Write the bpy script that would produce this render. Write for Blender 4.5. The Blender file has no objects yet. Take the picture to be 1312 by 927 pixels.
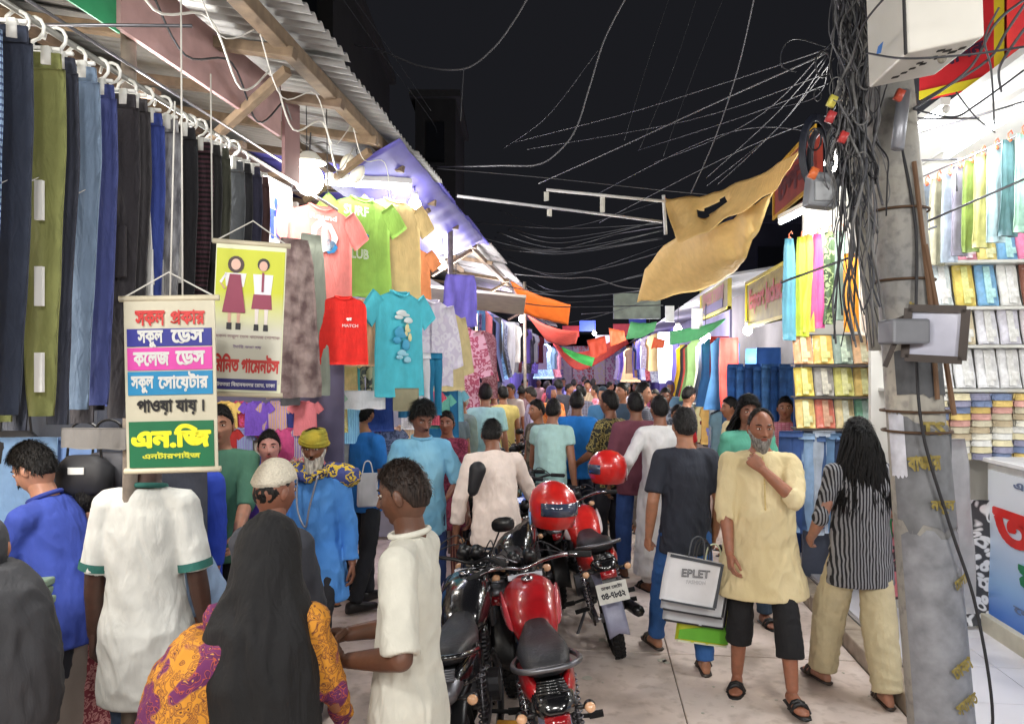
import bpy, bmesh, math, random
import numpy as np
from mathutils import Vector, Matrix, Euler, noise as mnoise
R = math.radians
PI = math.pi
scene = bpy.context.scene
COL = scene.collection
rnd = random.Random(7)

# ------------------------------------------------------------------ camera, world, exposure
FPX = 950.0                      # focal length in photograph pixels
CAMH = 1.9
YAW = R(6.13)                    # the street runs along +Y; the camera looks a little left of it
cam_d = bpy.data.cameras.new('camera')
cam = bpy.data.objects.new('camera', cam_d)
COL.objects.link(cam)
cam.location = (0, 0, CAMH)
cam.rotation_euler = (R(90), 0, YAW)
cam_d.sensor_width = 36
cam_d.lens = 36 * FPX / 1312
cam_d.shift_y = 8.5 / 1312
cam_d.clip_start = 0.05
cam_d.clip_end = 500
scene.camera = cam
scene.view_settings.view_transform = 'Standard'
scene.view_settings.look = 'None'
scene.view_settings.exposure = 0.68
scene.view_settings.gamma = 1.0
scene.cycles.use_denoising = True
scene.cycles.max_bounces = 5
scene.cycles.diffuse_bounces = 3
scene.cycles.glossy_bounces = 3
scene.cycles.transmission_bounces = 3
scene.cycles.sample_clamp_indirect = 6
w = bpy.data.worlds.new("World")
scene.world = w
w.use_nodes = True
_bg = w.node_tree.nodes['Background']
_bg.inputs[0].default_value = (0.0066, 0.0068, 0.0084, 1)   # night sky over a lit town
_bg.inputs[1].default_value = 1.0

FWD = Vector((-math.sin(YAW), math.cos(YAW), 0))
RGT = Vector((math.cos(YAW), math.sin(YAW), 0))
def P(px, py, d):
    """a point of the place: d metres ahead, seen in the direction of a photograph pixel"""
    return Vector((0, 0, CAMH)) + FWD * d + RGT * ((px - 656) / FPX * d) + Vector((0, 0, (472 - py) / FPX * d))
def G(px, d, z=0.0):
    p = P(px, 472, d); p.z = z
    return p
def S(u, y, z): return Vector((u, y, z))

# ------------------------------------------------------------------ materials
def lin(c):
    out = []
    for v in c[:3]:
        v = v / 255.0
        out.append(v / 12.92 if v <= 0.04045 else ((v + 0.055) / 1.055) ** 2.4)
    return (out[0], out[1], out[2], 1.0)
MATS = {}
def _base(name):
    m = bpy.data.materials.new(name)
    m.use_nodes = True
    nt = m.node_tree
    b = nt.nodes['Principled BSDF']
    return m, nt, b
def mulc(c, k): return (min(c[0]*k, 1), min(c[1]*k, 1), min(c[2]*k, 1), 1)
def _noise(nt, scale, detail=4, stretch=None, coord='Object'):
    tc = nt.nodes.new('ShaderNodeTexCoord')
    mp = nt.nodes.new('ShaderNodeMapping')
    if stretch: mp.inputs['Scale'].default_value = stretch
    nt.links.new(tc.outputs[coord], mp.inputs[0])
    n = nt.nodes.new('ShaderNodeTexNoise')
    n.inputs['Scale'].default_value = scale
    n.inputs['Detail'].default_value = detail
    nt.links.new(mp.outputs[0], n.inputs['Vector'])
    return n, mp
def _ramp(nt, fac, stops, interp='LINEAR'):
    r = nt.nodes.new('ShaderNodeValToRGB')
    r.color_ramp.interpolation = interp
    e = r.color_ramp.elements
    while len(e) < len(stops): e.new(0.5)
    for i, (p, c) in enumerate(stops):
        e[i].position = p; e[i].color = c
    nt.links.new(fac, r.inputs[0])
    return r
def _bump(nt, b, h, strength, dist=0.01):
    bp = nt.nodes.new('ShaderNodeBump')
    bp.inputs['Strength'].default_value = strength
    bp.inputs['Distance'].default_value = dist
    nt.links.new(h, bp.inputs['Height'])
    nt.links.new(bp.outputs[0], b.inputs['Normal'])
    return bp
def plain(rgb, rough=0.6, metal=0.0, var=0.12, scale=9, bump=0.15, coat=0, name=None):
    key = ('plain', tuple(rgb), rough, metal, var, scale, bump, coat)
    if key in MATS: return MATS[key]
    m, nt, b = _base(name or 'surface')
    c = lin(rgb)
    n, _ = _noise(nt, scale, 5)
    r = _ramp(nt, n.outputs[0], [(0.3, mulc(c, 1 - var)), (0.7, mulc(c, 1 + var * .6))])
    nt.links.new(r.outputs[0], b.inputs['Base Color'])
    b.inputs['Roughness'].default_value = rough
    b.inputs['Metallic'].default_value = metal
    b.inputs['Coat Weight'].default_value = coat
    b.inputs['Coat Roughness'].default_value = 0.08
    if bump: _bump(nt, b, n.outputs[0], bump)
    MATS[key] = m
    return m
def cloth(rgb, rgb2=None, kind='plain', scale=1.0, rough=0.85, fold=0.35):
    """fabric: weave noise, soft vertical creases as relief, optional printed pattern"""
    key = ('cloth', tuple(rgb), tuple(rgb2) if rgb2 else None, kind, scale, rough, fold)
    if key in MATS: return MATS[key]
    m, nt, b = _base('fabric')
    c = lin(rgb); c2 = lin(rgb2) if rgb2 else mulc(c, .6)
    tc = nt.nodes.new('ShaderNodeTexCoord')
    out = None
    if kind == 'plain':
        n, _ = _noise(nt, 14 * scale, 6)
        out = _ramp(nt, n.outputs[0], [(0.3, mulc(c, .90)), (0.7, mulc(c, 1.06))]).outputs[0]
    elif kind in ('stripe', 'hstripe'):
        wv = nt.nodes.new('ShaderNodeTexWave')
        wv.bands_direction = 'X' if kind == 'stripe' else 'Z'
        wv.inputs['Scale'].default_value = 12 * scale
        wv.inputs['Distortion'].default_value = 0.6
        wv.inputs['Detail Scale'].default_value = 2
        nt.links.new(tc.outputs['Object'], wv.inputs['Vector'])
        out = _ramp(nt, wv.outputs['Fac'], [(0.42, c), (0.58, c2)]).outputs[0]
    elif kind in ('floral', 'paisley', 'camo', 'check', 'tie', 'heather'):
        if kind == 'check':
            t = nt.nodes.new('ShaderNodeTexBrick'); t.offset = 0
            t.inputs['Scale'].default_value = 14 * scale
            t.inputs['Color1'].default_value = c; t.inputs['Color2'].default_value = mulc(c, .8); t.inputs['Mortar'].default_value = c2
            t.inputs['Mortar Size'].default_value = .05
            mp = nt.nodes.new('ShaderNodeMapping'); mp.inputs['Rotation'].default_value = (R(90), 0, 0)
            nt.links.new(tc.outputs['Object'], mp.inputs[0]); nt.links.new(mp.outputs[0], t.inputs['Vector'])
            out = t.outputs[0]
        elif kind == 'camo':
            n, _ = _noise(nt, 7 * scale, 3)
            out = _ramp(nt, n.outputs[0], [(0.40, c), (0.46, c2), (0.52, mulc(c, .45)), (0.58, c2), (.66, c)], 'CONSTANT').outputs[0]
        elif kind == 'tie':
            n, _ = _noise(nt, 3 * scale, 3)
            out = _ramp(nt, n.outputs[0], [(0.35, c), (0.65, c2)]).outputs[0]
        elif kind == 'heather':
            n, _ = _noise(nt, 60 * scale, 3, (1, 1, .25))
            out = _ramp(nt, n.outputs[0], [(0.35, c), (0.65, c2)]).outputs[0]
        else:
            n, _ = _noise(nt, 5 * scale, 2)
            add = nt.nodes.new('ShaderNodeVectorMath'); add.operation = 'MULTIPLY_ADD'
            add.inputs[1].default_value = (.25, .25, .25)
            nt.links.new(n.outputs[1], add.inputs[0]); nt.links.new(tc.outputs['Object'], add.inputs[2])
            v = nt.nodes.new('ShaderNodeTexVoronoi'); v.feature = 'F1'
            v.inputs['Scale'].default_value = (22 if kind == 'floral' else 13) * scale
            nt.links.new(add.outputs[0], v.inputs['Vector'])
            if kind == 'floral':
                out = _ramp(nt, v.outputs['Distance'], [(0.22, c2), (0.30, c), (.5, c), (.58, c2)]).outputs[0]
            else:
                big, _ = _noise(nt, 2.6 * scale, 2)
                r1 = _ramp(nt, v.outputs['Distance'], [(0.14, lin((70, 35, 30))), (0.2, c), (.30, c), (.36, lin((120, 60, 30))), (.42, lin((206, 140, 50))), (.5, lin((90, 40, 40))), (.6, c)])
                r2 = _ramp(nt, v.outputs['Distance'], [(0.12, lin((205, 150, 60))), (0.19, c2), (.45, mulc(c2, .6)), (.5, lin((190, 90, 50))), (.56, c2)])
                mx = nt.nodes.new('ShaderNodeMix'); mx.data_type = 'RGBA'
                rr = _ramp(nt, big.outputs[0], [(0.52, (0, 0, 0, 1)), (0.54, (1, 1, 1, 1))])
                nt.links.new(rr.outputs[0], mx.inputs[0]); nt.links.new(r1.outputs[0], mx.inputs[6]); nt.links.new(r2.outputs[0], mx.inputs[7])
                out = mx.outputs[2]
    nt.links.new(out, b.inputs['Base Color'])
    b.inputs['Roughness'].default_value = rough
    n2, _ = _noise(nt, 9, 3, (1, 1, .35))
    n2.inputs['Distortion'].default_value = 1.2
    n3, _ = _noise(nt, 24, 4, (1, 1, .45)); n3.inputs['Distortion'].default_value = 1.6
    ad = nt.nodes.new('ShaderNodeMath'); ad.operation = 'MULTIPLY_ADD'; ad.inputs[1].default_value = .35
    nt.links.new(n3.outputs[0], ad.inputs[0]); nt.links.new(n2.outputs[0], ad.inputs[2])
    _bump(nt, b, ad.outputs[0], min(1, fold*1.3), 0.02)
    MATS[key] = m
    return m
def emit(rgb, strength, name='lamp_glow'):
    key = ('emit', tuple(rgb), strength)
    if key in MATS: return MATS[key]
    m, nt, b = _base(name)
    b.inputs['Base Color'].default_value = lin(rgb)
    b.inputs['Emission Color'].default_value = lin(rgb)
    b.inputs['Emission Strength'].default_value = strength
    MATS[key] = m
    return m
def skin(tone):
    key = ('skin', tuple(tone))
    if key in MATS: return MATS[key]
    m, nt, b = _base('skin')
    c = lin(tone)
    n, _ = _noise(nt, 30, 4)
    n2, _ = _noise(nt, 220, 2)
    r = _ramp(nt, n.outputs[0], [(0.3, mulc(c, .82)), (0.7, (c[0]*1.08, c[1]*1.0, c[2]*.98, 1))])
    nt.links.new(r.outputs[0], b.inputs['Base Color'])
    b.inputs['Roughness'].default_value = 0.48
    b.inputs['Subsurface Weight'].default_value = 0.06
    b.inputs['Subsurface Radius'].default_value = (.012, .005, .003)
    _bump(nt, b, n2.outputs[0], .12, .003)
    MATS[key] = m
    return m
def hairmat(rgb=(22, 19, 18)):
    key = ('hair', tuple(rgb))
    if key in MATS: return MATS[key]
    m, nt, b = _base('hair')
    n, _ = _noise(nt, 110, 3, (1, 1, .18))
    c = lin(rgb)
    r = _ramp(nt, n.outputs[0], [(0.35, mulc(c, .35)), (0.7, mulc(c, 1.3))])
    nt.links.new(r.outputs[0], b.inputs['Base Color'])
    b.inputs['Roughness'].default_value = 0.55
    b.inputs['Specular IOR Level'].default_value = 0.3
    _bump(nt, b, n.outputs[0], .9, .01)
    MATS[key] = m
    return m
CHROME = plain((190, 190, 195), .18, 1.0, .05, 20, .02, name='chrome')
STEEL = plain((120, 120, 125), .4, .9, .15, 20, .1, name='steel')
BLACKP = plain((22, 22, 24), .38, 0, .2, 20, .1, name='black_plastic')
RUBBER = plain((26, 26, 27), .85, 0, .25, 40, .4, name='rubber')
CABLE = plain((38, 38, 42), .6, 0, .1, 9, 0, name='cable_sheath')
CABLEG = plain((112, 112, 112), .6, 0, .1, 9, 0, name='grey_cable_sheath')
WHITEP = plain((225, 225, 220), .5, 0, .06, 9, .05, name='white_plastic')
WHITECABLE = plain((205, 203, 196), .6, 0, .1, 9, 0, name='white_cable_sheath')

# ------------------------------------------------------------------ object helpers
def link(o, parent=None):
    COL.objects.link(o)
    if parent is not None: o.parent = parent
    return o
def tag(o, label=None, cat=None, group=None, kind=None):
    if label: o['label'] = label
    if cat: o['category'] = cat
    if group: o['group'] = group
    if kind: o['kind'] = kind
    return o
def thing(name, label, cat, loc=(0, 0, 0), rz=0.0, group=None, rot=None):
    o = bpy.data.objects.new(name, None)
    o.empty_display_size = .1
    link(o)
    o.location = loc
    o.rotation_euler = rot if rot else (0, 0, rz)
    return tag(o, label, cat, group)
def copy_tree(o, parent=None):
    c = o.copy(); COL.objects.link(c)
    if parent is not None:
        c.parent = parent
    for ch in o.children: copy_tree(ch, c)
    return c

class MB:
    """collects shapes into one mesh"""
    def __init__(s): s.v = []; s.f = []; s.m = []; s.cur = 0
    def add(s, vs, fs):
        o = len(s.v)
        s.v += [tuple(v) for v in vs]
        s.f += [tuple(i + o for i in f) for f in fs]
        s.m += [s.cur] * len(fs)
        return s
    def box(s, c, size, rot=None):
        cx, cy, cz = c; a, b_, h = size[0]/2, size[1]/2, size[2]/2
        vs = [Vector((x, y, z)) for z in (-h, h) for (x, y) in ((-a, -b_), (a, -b_), (a, b_), (-a, b_))]
        if rot is not None:
            M = rot if isinstance(rot, Matrix) else Euler(rot).to_matrix()
            vs = [M @ v for v in vs]
        vs = [v + Vector(c) for v in vs]
        return s.add(vs, [(0, 3, 2, 1), (4, 5, 6, 7), (0, 1, 5, 4), (1, 2, 6, 5), (2, 3, 7, 6), (3, 0, 4, 7)])
    def bar(s, p, q, w_=.02, h_=None):
        p, q = Vector(p), Vector(q); d = q - p
        M = d.to_track_quat('Y', 'Z').to_matrix()
        return s.box((p + q) / 2, (w_, d.length, h_ or w_), M)
    def tube(s, pts, r, n=8, cap=True):
        pts = [Vector(p) for p in pts]
        rs = r if isinstance(r, (list, tuple)) else [r] * len(pts)
        vs = []; fs = []
        up = None
        for i, p in enumerate(pts):
            d = (pts[min(i+1, len(pts)-1)] - pts[max(i-1, 0)])
            if d.length < 1e-9: d = Vector((0, 0, 1))
            d.normalize()
            if up is None:
                up = Vector((0, 0, 1)) if abs(d.z) < .9 else Vector((0, 1, 0))
            x = d.cross(up)
            if x.length < 1e-4: x = d.cross(Vector((1, .3, 0)))
            x.normalize(); y = x.cross(d).normalized(); up = y
            for k in range(n):
                a = 2*PI*k/n
                vs.append(p + (x*math.cos(a) + y*math.sin(a)) * rs[i])
        for i in range(len(pts)-1):
            for k in range(n):
                a = i*n+k; b_ = i*n+(k+1) % n
                fs.append((a, b_, b_+n, a+n))
        if cap:
            fs.append(tuple(range(n-1, -1, -1))); fs.append(tuple(len(vs)-n+k for k in range(n)))
        return s.add(vs, fs)
    def loft(s, rings, n=16, cap=True, sq=2.0):
        """rings: (centre, axis_a, axis_b) ellipses; sq>2 squarer"""
        vs = []; fs = []
        for (c, a, b_) in rings:
            c, a, b_ = Vector(c), Vector(a), Vector(b_)
            for k in range(n):
                t = 2*PI*k/n
                ct, st = math.cos(t), math.sin(t)
                ex = 2.0/sq
                ct = math.copysign(abs(ct)**ex, ct); st = math.copysign(abs(st)**ex, st)
                vs.append(c + a*ct + b_*st)
        for i in range(len(rings)-1):
            for k in range(n):
                a = i*n+k; b_ = i*n+(k+1) % n
                fs.append((a, b_, b_+n, a+n))
        if cap:
            fs.append(tuple(range(n-1, -1, -1))); fs.append(tuple(len(vs)-n+k for k in range(n)))
        return s.add(vs, fs)
    def ell(s, c, rad, n=12, m=8, rot=None):
        vs = []; fs = []
        M = Euler(rot).to_matrix() if rot is not None and not isinstance(rot, Matrix) else (rot or Matrix.Identity(3))
        c = Vector(c)
        vs.append(c + M @ Vector((0, 0, -rad[2])))
        for j in range(1, m):
            p = -PI/2 + PI*j/m
            for k in range(n):
                t = 2*PI*k/n
                vs.append(c + M @ Vector((rad[0]*math.cos(p)*math.cos(t), rad[1]*math.cos(p)*math.sin(t), rad[2]*math.sin(p))))
        vs.append(c + M @ Vector((0, 0, rad[2])))
        for k in range(n): fs.append((0, 1+(k+1) % n, 1+k))
        for j in range(m-2):
            for k in range(n):
                a = 1+j*n+k; b_ = 1+j*n+(k+1) % n
                fs.append((a, b_, b_+n, a+n))
        L = len(vs)-1; o = 1+(m-2)*n
        for k in range(n): fs.append((o+k, o+(k+1) % n, L))
        return s.add(vs, fs)
    def caps(s, p, q, r0, r1, n=12):
        """tapered rod with round ends"""
        p, q = Vector(p), Vector(q); d = q - p; L = d.length
        if L < 1e-6: return s.ell(p, (r0, r0, r0))
        d.normalize()
        pts = [p - d*r0*.98, p - d*r0*.8, p - d*r0*.4, p, q, q + d*r1*.4, q + d*r1*.8, q + d*r1*.98]
        rs = [r0*.2, r0*.6, r0*.92, r0, r1, r1*.92, r1*.6, r1*.2]
        return s.tube(pts, rs, n)
    def poly(s, pts, th, nrm=None):
        """a flat outline with thickness"""
        pts = [Vector(p) for p in pts]
        if nrm is None:
            nrm = Vector((0, 0, 0))
            for i in range(len(pts)): nrm += pts[i].cross(pts[(i+1) % len(pts)])
            nrm.normalize()
        n = len(pts)
        vs = pts + [p - Vector(nrm)*th for p in pts]
        fs = [tuple(range(n)), tuple(range(2*n-1, n-1, -1))]
        for i in range(n): fs.append((i, i+n, (i+1) % n + n, (i+1) % n))
        return s.add(vs, fs)
    def torus(s, c, Rr, r, axis='X', n=28, m=8, sy=1.0):
        vs = []; fs = []
        for i in range(n):
            t = 2*PI*i/n
            for k in range(m):
                p = 2*PI*k/m
                rad = Rr + r*math.cos(p); h = r*math.sin(p)*sy
                x, y = rad*math.cos(t), rad*math.sin(t)
                v = {'X': (h, x, y), 'Y': (x, h, y), 'Z': (x, y, h)}[axis]
                vs.append(Vector(c) + Vector(v))
        for i in range(n):
            for k in range(m):
                a = i*m+k; b_ = i*m+(k+1) % m; c2 = ((i+1) % n)*m+(k+1) % m; d = ((i+1) % n)*m+k
                fs.append((a, b_, c2, d))
        return s.add(vs, fs)
    def mesh(s, name='mesh', smooth=True):
        me = bpy.data.meshes.new(name)
        me.from_pydata(s.v, [], s.f)
        if s.m and max(s.m) > 0: me.polygons.foreach_set('material_index', s.m)
        if smooth: me.polygons.foreach_set('use_smooth', [True]*len(me.polygons))
        me.update()
        return me
    def build(s, name, mat, parent=None, smooth=None, bevel=0, label=None):
        me = s.mesh(name, bool(smooth))
        for mm in (mat if isinstance(mat, (list, tuple)) else [mat]): me.materials.append(mm)
        o = bpy.data.objects.new(name, me)
        link(o, parent)
        if bevel:
            md = o.modifiers.new('b', 'BEVEL'); md.width = bevel; md.segments = 2; md.limit_method = 'ANGLE'
        if label: o['label'] = label
        return o

def obj_mesh(name, me, mat, parent=None):
    for mm in (mat if isinstance(mat, (list, tuple)) else [mat]): me.materials.append(mm)
    return link(bpy.data.objects.new(name, me), parent)

TMP = bpy.data.collections.new('tmp_build')
def remesh(mb, voxel, smooth=3, name='body'):
    """fuse the collected shapes into ONE continuous surface"""
    me0 = mb.mesh('t')
    o = bpy.data.objects.new('t', me0)
    COL.objects.link(o)
    r = o.modifiers.new('r', 'REMESH'); r.mode = 'VOXEL'; r.voxel_size = voxel; r.use_smooth_shade = True
    if smooth:
        s = o.modifiers.new('s', 'SMOOTH'); s.iterations = smooth; s.factor = .5
    dg = bpy.context.evaluated_depsgraph_get()
    me = bpy.data.meshes.new_from_object(o.evaluated_get(dg))
    bpy.data.objects.remove(o); bpy.data.meshes.remove(me0)
    me.name = name
    return me
def arr(me):
    a = np.empty(len(me.vertices)*3); me.vertices.foreach_get('co', a); return a.reshape(-1, 3)
def setarr(me, a):
    me.vertices.foreach_set('co', a.ravel()); me.update()
def norms(me):
    a = np.empty(len(me.vertices)*3); me.vertices.foreach_get('normal', a); return a.reshape(-1, 3)
def wrinkle(me, amp, seed=0, fz=3.0, fxy=9.0):
    """cloth folds: mostly vertical creases that deepen downward, plus small crumples"""
    a = arr(me); n = norms(me)
    if len(a) == 0: return
    z1, z0 = a[:, 2].max(), a[:, 2].min()
    off = Vector((seed*3.7, seed*1.3, seed*2.1))
    d = np.empty(len(a))
    nz = mnoise.noise
    for i in range(len(a)):
        x, y, z = a[i]
        f1 = nz(Vector((x*fxy, y*fxy, z*fz)) + off)
        f2 = nz(Vector((x*fxy*1.7 + f1*1.6, y*fxy*1.7, z*fz*3.4 + x*4)) + off)
        f3 = nz(Vector((x*fxy*3.4 + f2*1.5, y*fxy*3.4 + f1, z*fz*5.0 - x*6)) + off)
        d[i] = f1*.7 + (0.25 - abs(f2))*1.45 + (.25 - abs(f3))*.25
    low = (0.55 + 0.45*(z1 - a[:, 2])/max(z1 - z0, 1e-3))*(1 - .8*np.exp(-((a[:, 2]-z0)/.03)**2))
    a = a + n*(d*amp*low)[:, None]
    setarr(me, a)
def join_raw(me_list, name='body'):
    """several meshes (with material index each) in one mesh"""
    vs = []; fs = []; ms = []; off = 0
    for me, mi in me_list:
        a = arr(me); vs.append(a)
        for p in me.polygons:
            fs.append(tuple(v + off for v in p.vertices)); ms.append(p.material_index if mi is None else mi)
        off += len(a)
    m = bpy.data.meshes.new(name)
    m.from_pydata(np.concatenate(vs).tolist(), [], fs)
    m.polygons.foreach_set('material_index', ms)
    m.polygons.foreach_set('use_smooth', [True]*len(fs))
    m.update()
    return m

# ------------------------------------------------------------------ writing
def text(body, width, height, mat, loc, parent, rot=(R(90), 0, 0), bold=.028, name='lettering', depth=0.0, slant=0.0):
    """lettering as real strokes, fitted to width x height (metres), centred on loc"""
    cu = bpy.data.curves.new('t', 'FONT')
    cu.body = body; cu.size = 1; cu.resolution_u = 2
    cu.fill_mode = 'NONE'; cu.shear = slant
    cu.dimensions = '2D'
    o = bpy.data.objects.new('t', cu); COL.objects.link(o)
    dg = bpy.context.evaluated_depsgraph_get()
    me = bpy.data.meshes.new_from_object(o.evaluated_get(dg))
    bpy.data.objects.remove(o)
    src = arr(me)
    if len(src) == 0: return None
    bold *= .95
    q_ = MB()
    for k, e in enumerate(me.edges):            # each outline piece becomes a short flat stroke
        p, q = Vector(src[e.vertices[0]]), Vector(src[e.vertices[1]]); d = q-p
        if d.length < 1e-5: continue
        d.normalize(); n_ = Vector((-d.y, d.x, 0))*bold; d = d*bold*.55
        z_ = Vector((0, 0, (k*7 % 11)*1e-4))
        q_.add([p-d-n_+z_, q+d-n_+z_, q+d+n_+z_, p-d+n_+z_], [(0, 1, 2, 3)])
    bpy.data.meshes.remove(me)
    me = q_.mesh('t', False)
    a = arr(me)
    a[:, 2] += .001
    mn, mx = a.min(0), a.max(0)
    a -= (mn+mx)/2
    sx = width/(mx[0]-mn[0]); sy = height/(mx[1]-mn[1])
    a[:, 0] *= sx; a[:, 1] *= sy; a[:, 2] = (a[:, 2]-a[:, 2].min())*.8 + .0004
    setarr(me, a)
    me.name = name
    ob = obj_mesh(name, me, mat, parent)
    ob.location = loc; ob.rotation_euler = rot
    return ob

def wire(name, pts, r, mat, label, cat='cable', group=None, sag=0.0, parent=None, n=5, seg=14):
    """a cable strung through points, sagging between them"""
    out = []
    for i in range(len(pts)-1):
        a, b_ = Vector(pts[i]), Vector(pts[i+1])
        for k in range(seg if i < len(pts)-2 else seg+1):
            t = k/seg
            p = a.lerp(b_, t); p.z -= sag*4*t*(1-t)*(b_-a).length
            out.append(p)
    o = MB().tube(out, r, n).build(name, mat, parent, smooth=True)
    if parent is None: tag(o, label, cat, group)
    return o
def spline(pts, seg=8):
    pts = [Vector(p) for p in pts]
    out = []
    for i in range(len(pts)-1):
        p0 = pts[max(i-1, 0)]; p1 = pts[i]; p2 = pts[i+1]; p3 = pts[min(i+2, len(pts)-1)]
        for k in range(seg):
            t = k/seg
            out.append(.5*((2*p1) + (p2-p0)*t + (2*p0-5*p1+4*p2-p3)*t*t + (3*p1-p0-3*p2+p3)*t**3))
    out.append(pts[-1])
    return out
# ------------------------------------------------------------------ people
def gs(v, s): return np.exp(-(v/s)**2)
def head_grid(n, m, male=True):
    """points of a head: +Y is the face, z up, origin at mid height"""
    u = np.linspace(-PI, PI, n, endpoint=False)
    lam = u - .5*np.sin(u)
    ph = np.linspace(-PI/2, PI/2, m+1)
    L, F = np.meshgrid(lam, ph)
    cf = np.cos(F); sf = np.sin(F)
    cf2 = np.where(sf < 0, cf**.72, cf**.9)
    x = .074*cf2*np.sin(L); y = .096*cf2*np.cos(L); z = .118*sf
    t = np.clip((-.012 - z)/.106, 0, 1)
    x = x*(1-.34*t**1.4)
    y = np.where(y < 0, y*(1-.42*t), y*(1-.10*t) + .004*t)
    y = np.where((y > 0), y*(1-.05*gs(z-.02, .05)) - 0, y)
    fr = np.clip(np.cos(L)*1.6, 0, 1)*(y > 0)
    ax = np.abs(x)
    nose = gs(x, .0105+.004*np.clip((.0-z)/.03, 0, 1))*np.where(z > -.026, np.clip((.032-z)/.055, 0, 1)**1.15, np.exp(-((z+.026)/.008)**2))
    y = y + fr*(.027*nose)
    y = y + fr*.006*gs(ax-.014, .007)*gs(z+.026, .008)
    y = y - fr*.0115*gs(ax-.031, .014)*gs(z-.014, .0115)
    y = y + fr*(.0055 if male else .003)*gs(ax-.028, .024)*gs(z-.034, .009)
    y = y + fr*.004*gs(ax-.042, .016)*gs(z+.016, .018)
    y = y + fr*.0065*gs(x, .021)*(gs(z+.0475, .005)+gs(z+.0600, .0062)) - fr*.003*gs(x, .023)*gs(z+.0535, .0025)
    y = y - fr*.004*gs(x, .03)*gs(z+.072, .007)
    y = y + fr*.007*gs(x, .022)*gs(z+.090, .013)
    return x, y, z, L
def grid_faces(n, m):
    fs = []
    for j in range(m):
        for k in range(n):
            a = j*n+k; b_ = j*n+(k+1) % n
            fs.append((a, b_, b_+n, a+n))
    return fs
_HEADS = {}
def head_mesh(q, male=True):
    key = (q, male)
    if key in _HEADS: return _HEADS[key]
    n, m = {2: (84, 64), 1: (44, 36), 0: (24, 20)}[q]
    x, y, z, L = head_grid(n, m, male)
    mb = MB()
    vs = np.stack([x.ravel(), y.ravel(), z.ravel()], 1)
    mb.add(vs.tolist(), grid_faces(n, m))
    for i, f in enumerate(mb.f):                         # lips
        c = vs[list(f)].mean(0)
        if c[1] > .05 and abs(c[0]) < .023 and -.066 < c[2] < -.043 and abs(c[2]+.0545) < .0115*(1-(c[0]/.026)**2)+.001: mb.m[i] = 3
    for s in (-1, 1):
        k = (10, 8) if q == 2 else (7, 5)
        mb.ell((s*.077, -.006, -.002), (.008, .018, .031), *k, rot=(R(-8), 0, s*R(-18)))
        mb.ell((s*.080, .000, -.006), (.008, .010, .016), *k)
        if q > 0:
            ye = .0790
            mb.cur = 1; mb.ell((s*.031, ye, .0135), (.0140, .0085, .0068), *k)
            mb.cur = 2; mb.ell((s*.031, ye+.0052, .0135), (.0062, .0042, .0060), *k)
            mb.cur = 0
            mb.tube([(s*.046, ye-.003, .0125), (s*.038, ye+.004, .0195), (s*.030, ye+.0065, .0210), (s*.019, ye+.003, .0165)], .0030, 6)
            mb.tube([(s*.045, ye-.002, .010), (s*.031, ye+.0048, .0058), (s*.020, ye+.002, .0105)], .0026, 6)
    if q > 0:                                            # brows
        mb.cur = 2
        for s in (-1, 1):
            mb.tube([(s*.050, .072, .0335), (s*.038, .0835, .0385), (s*.024, .0895, .0365), (s*.016, .091, .0335)], [.0018, .0034, .0040, .0025], 6)
    me = mb.mesh('head')
    _HEADS[key] = me
    return me
def hairline(L, style):
    a = np.abs(L)
    xs = [0, .5, .9, 1.25, 1.45, 1.62, 1.8, 2.2, PI]
    hs = {'short': [.066, .068, .052, .034, -.012, .012, -.01, -.052, -.062],
          'bald': [.116, .114, .106, .070, .0, .022, -.01, -.045, -.052],
          'receding': [.086, .096, .072, .040, -.005, .016, -.01, -.050, -.058],
          'woman': [.075, .066, .050, .025, -.02, -.03, -.06, -.08, -.09],
          'hijab': [.070, .058, .020, -.03, -.07, -.1, -.13, -.13, -.13],
          'cap': [.052, .050, .046, .042, .038, .032, .026, .018, .012]}[style]
    return np.interp(a, xs, hs)
def hair_mesh(q, style, th, amp, seed, chin=False):
    n, m = {2: (84, 64), 1: (44, 36), 0: (24, 20)}[q]
    x, y, z, L = head_grid(n, m)
    h = hairline(L, style)
    if style == 'hijab':   # face opening continues under the chin
        h = np.where(np.abs(L) < .95, .062, h)
        mask = np.clip((z-h)/.012, 0, 1)
        mask = np.maximum(mask, np.clip((-.100 - z)/.01, 0, 1))
        mask = np.maximum(mask, np.clip((np.abs(L)-1.0)/.12, 0, 1))
    else:
        mask = np.clip((z-h)/.010, 0, 1)
    # keep the skull smooth (no nose) where hair covers
    xs, ys, zs = x.ravel(), y.ravel(), z.ravel()
    v = np.stack([xs, ys, zs], 1)
    r = np.linalg.norm(v, axis=1)+1e-9
    d = v/r[:, None]
    nz = np.array([mnoise.noise(Vector((a*28+seed*5, b_*28, c*16))) + .6*mnoise.noise(Vector((a*70+seed, b_*70, c*40))) for a, b_, c in v])
    mk = mask.ravel()
    top = np.clip((zs-.02)/.09, 0, 1)
    off = mk*(th*(.55+.55*top) + amp*nz) - (1-mk)*.012
    v = v + d*off[:, None]
    me = bpy.data.meshes.new('hair')
    me.from_pydata(v.tolist(), [], grid_faces(n, m))
    me.polygons.foreach_set('use_smooth', [True]*len(me.polygons))
    me.update()
    return me
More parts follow.
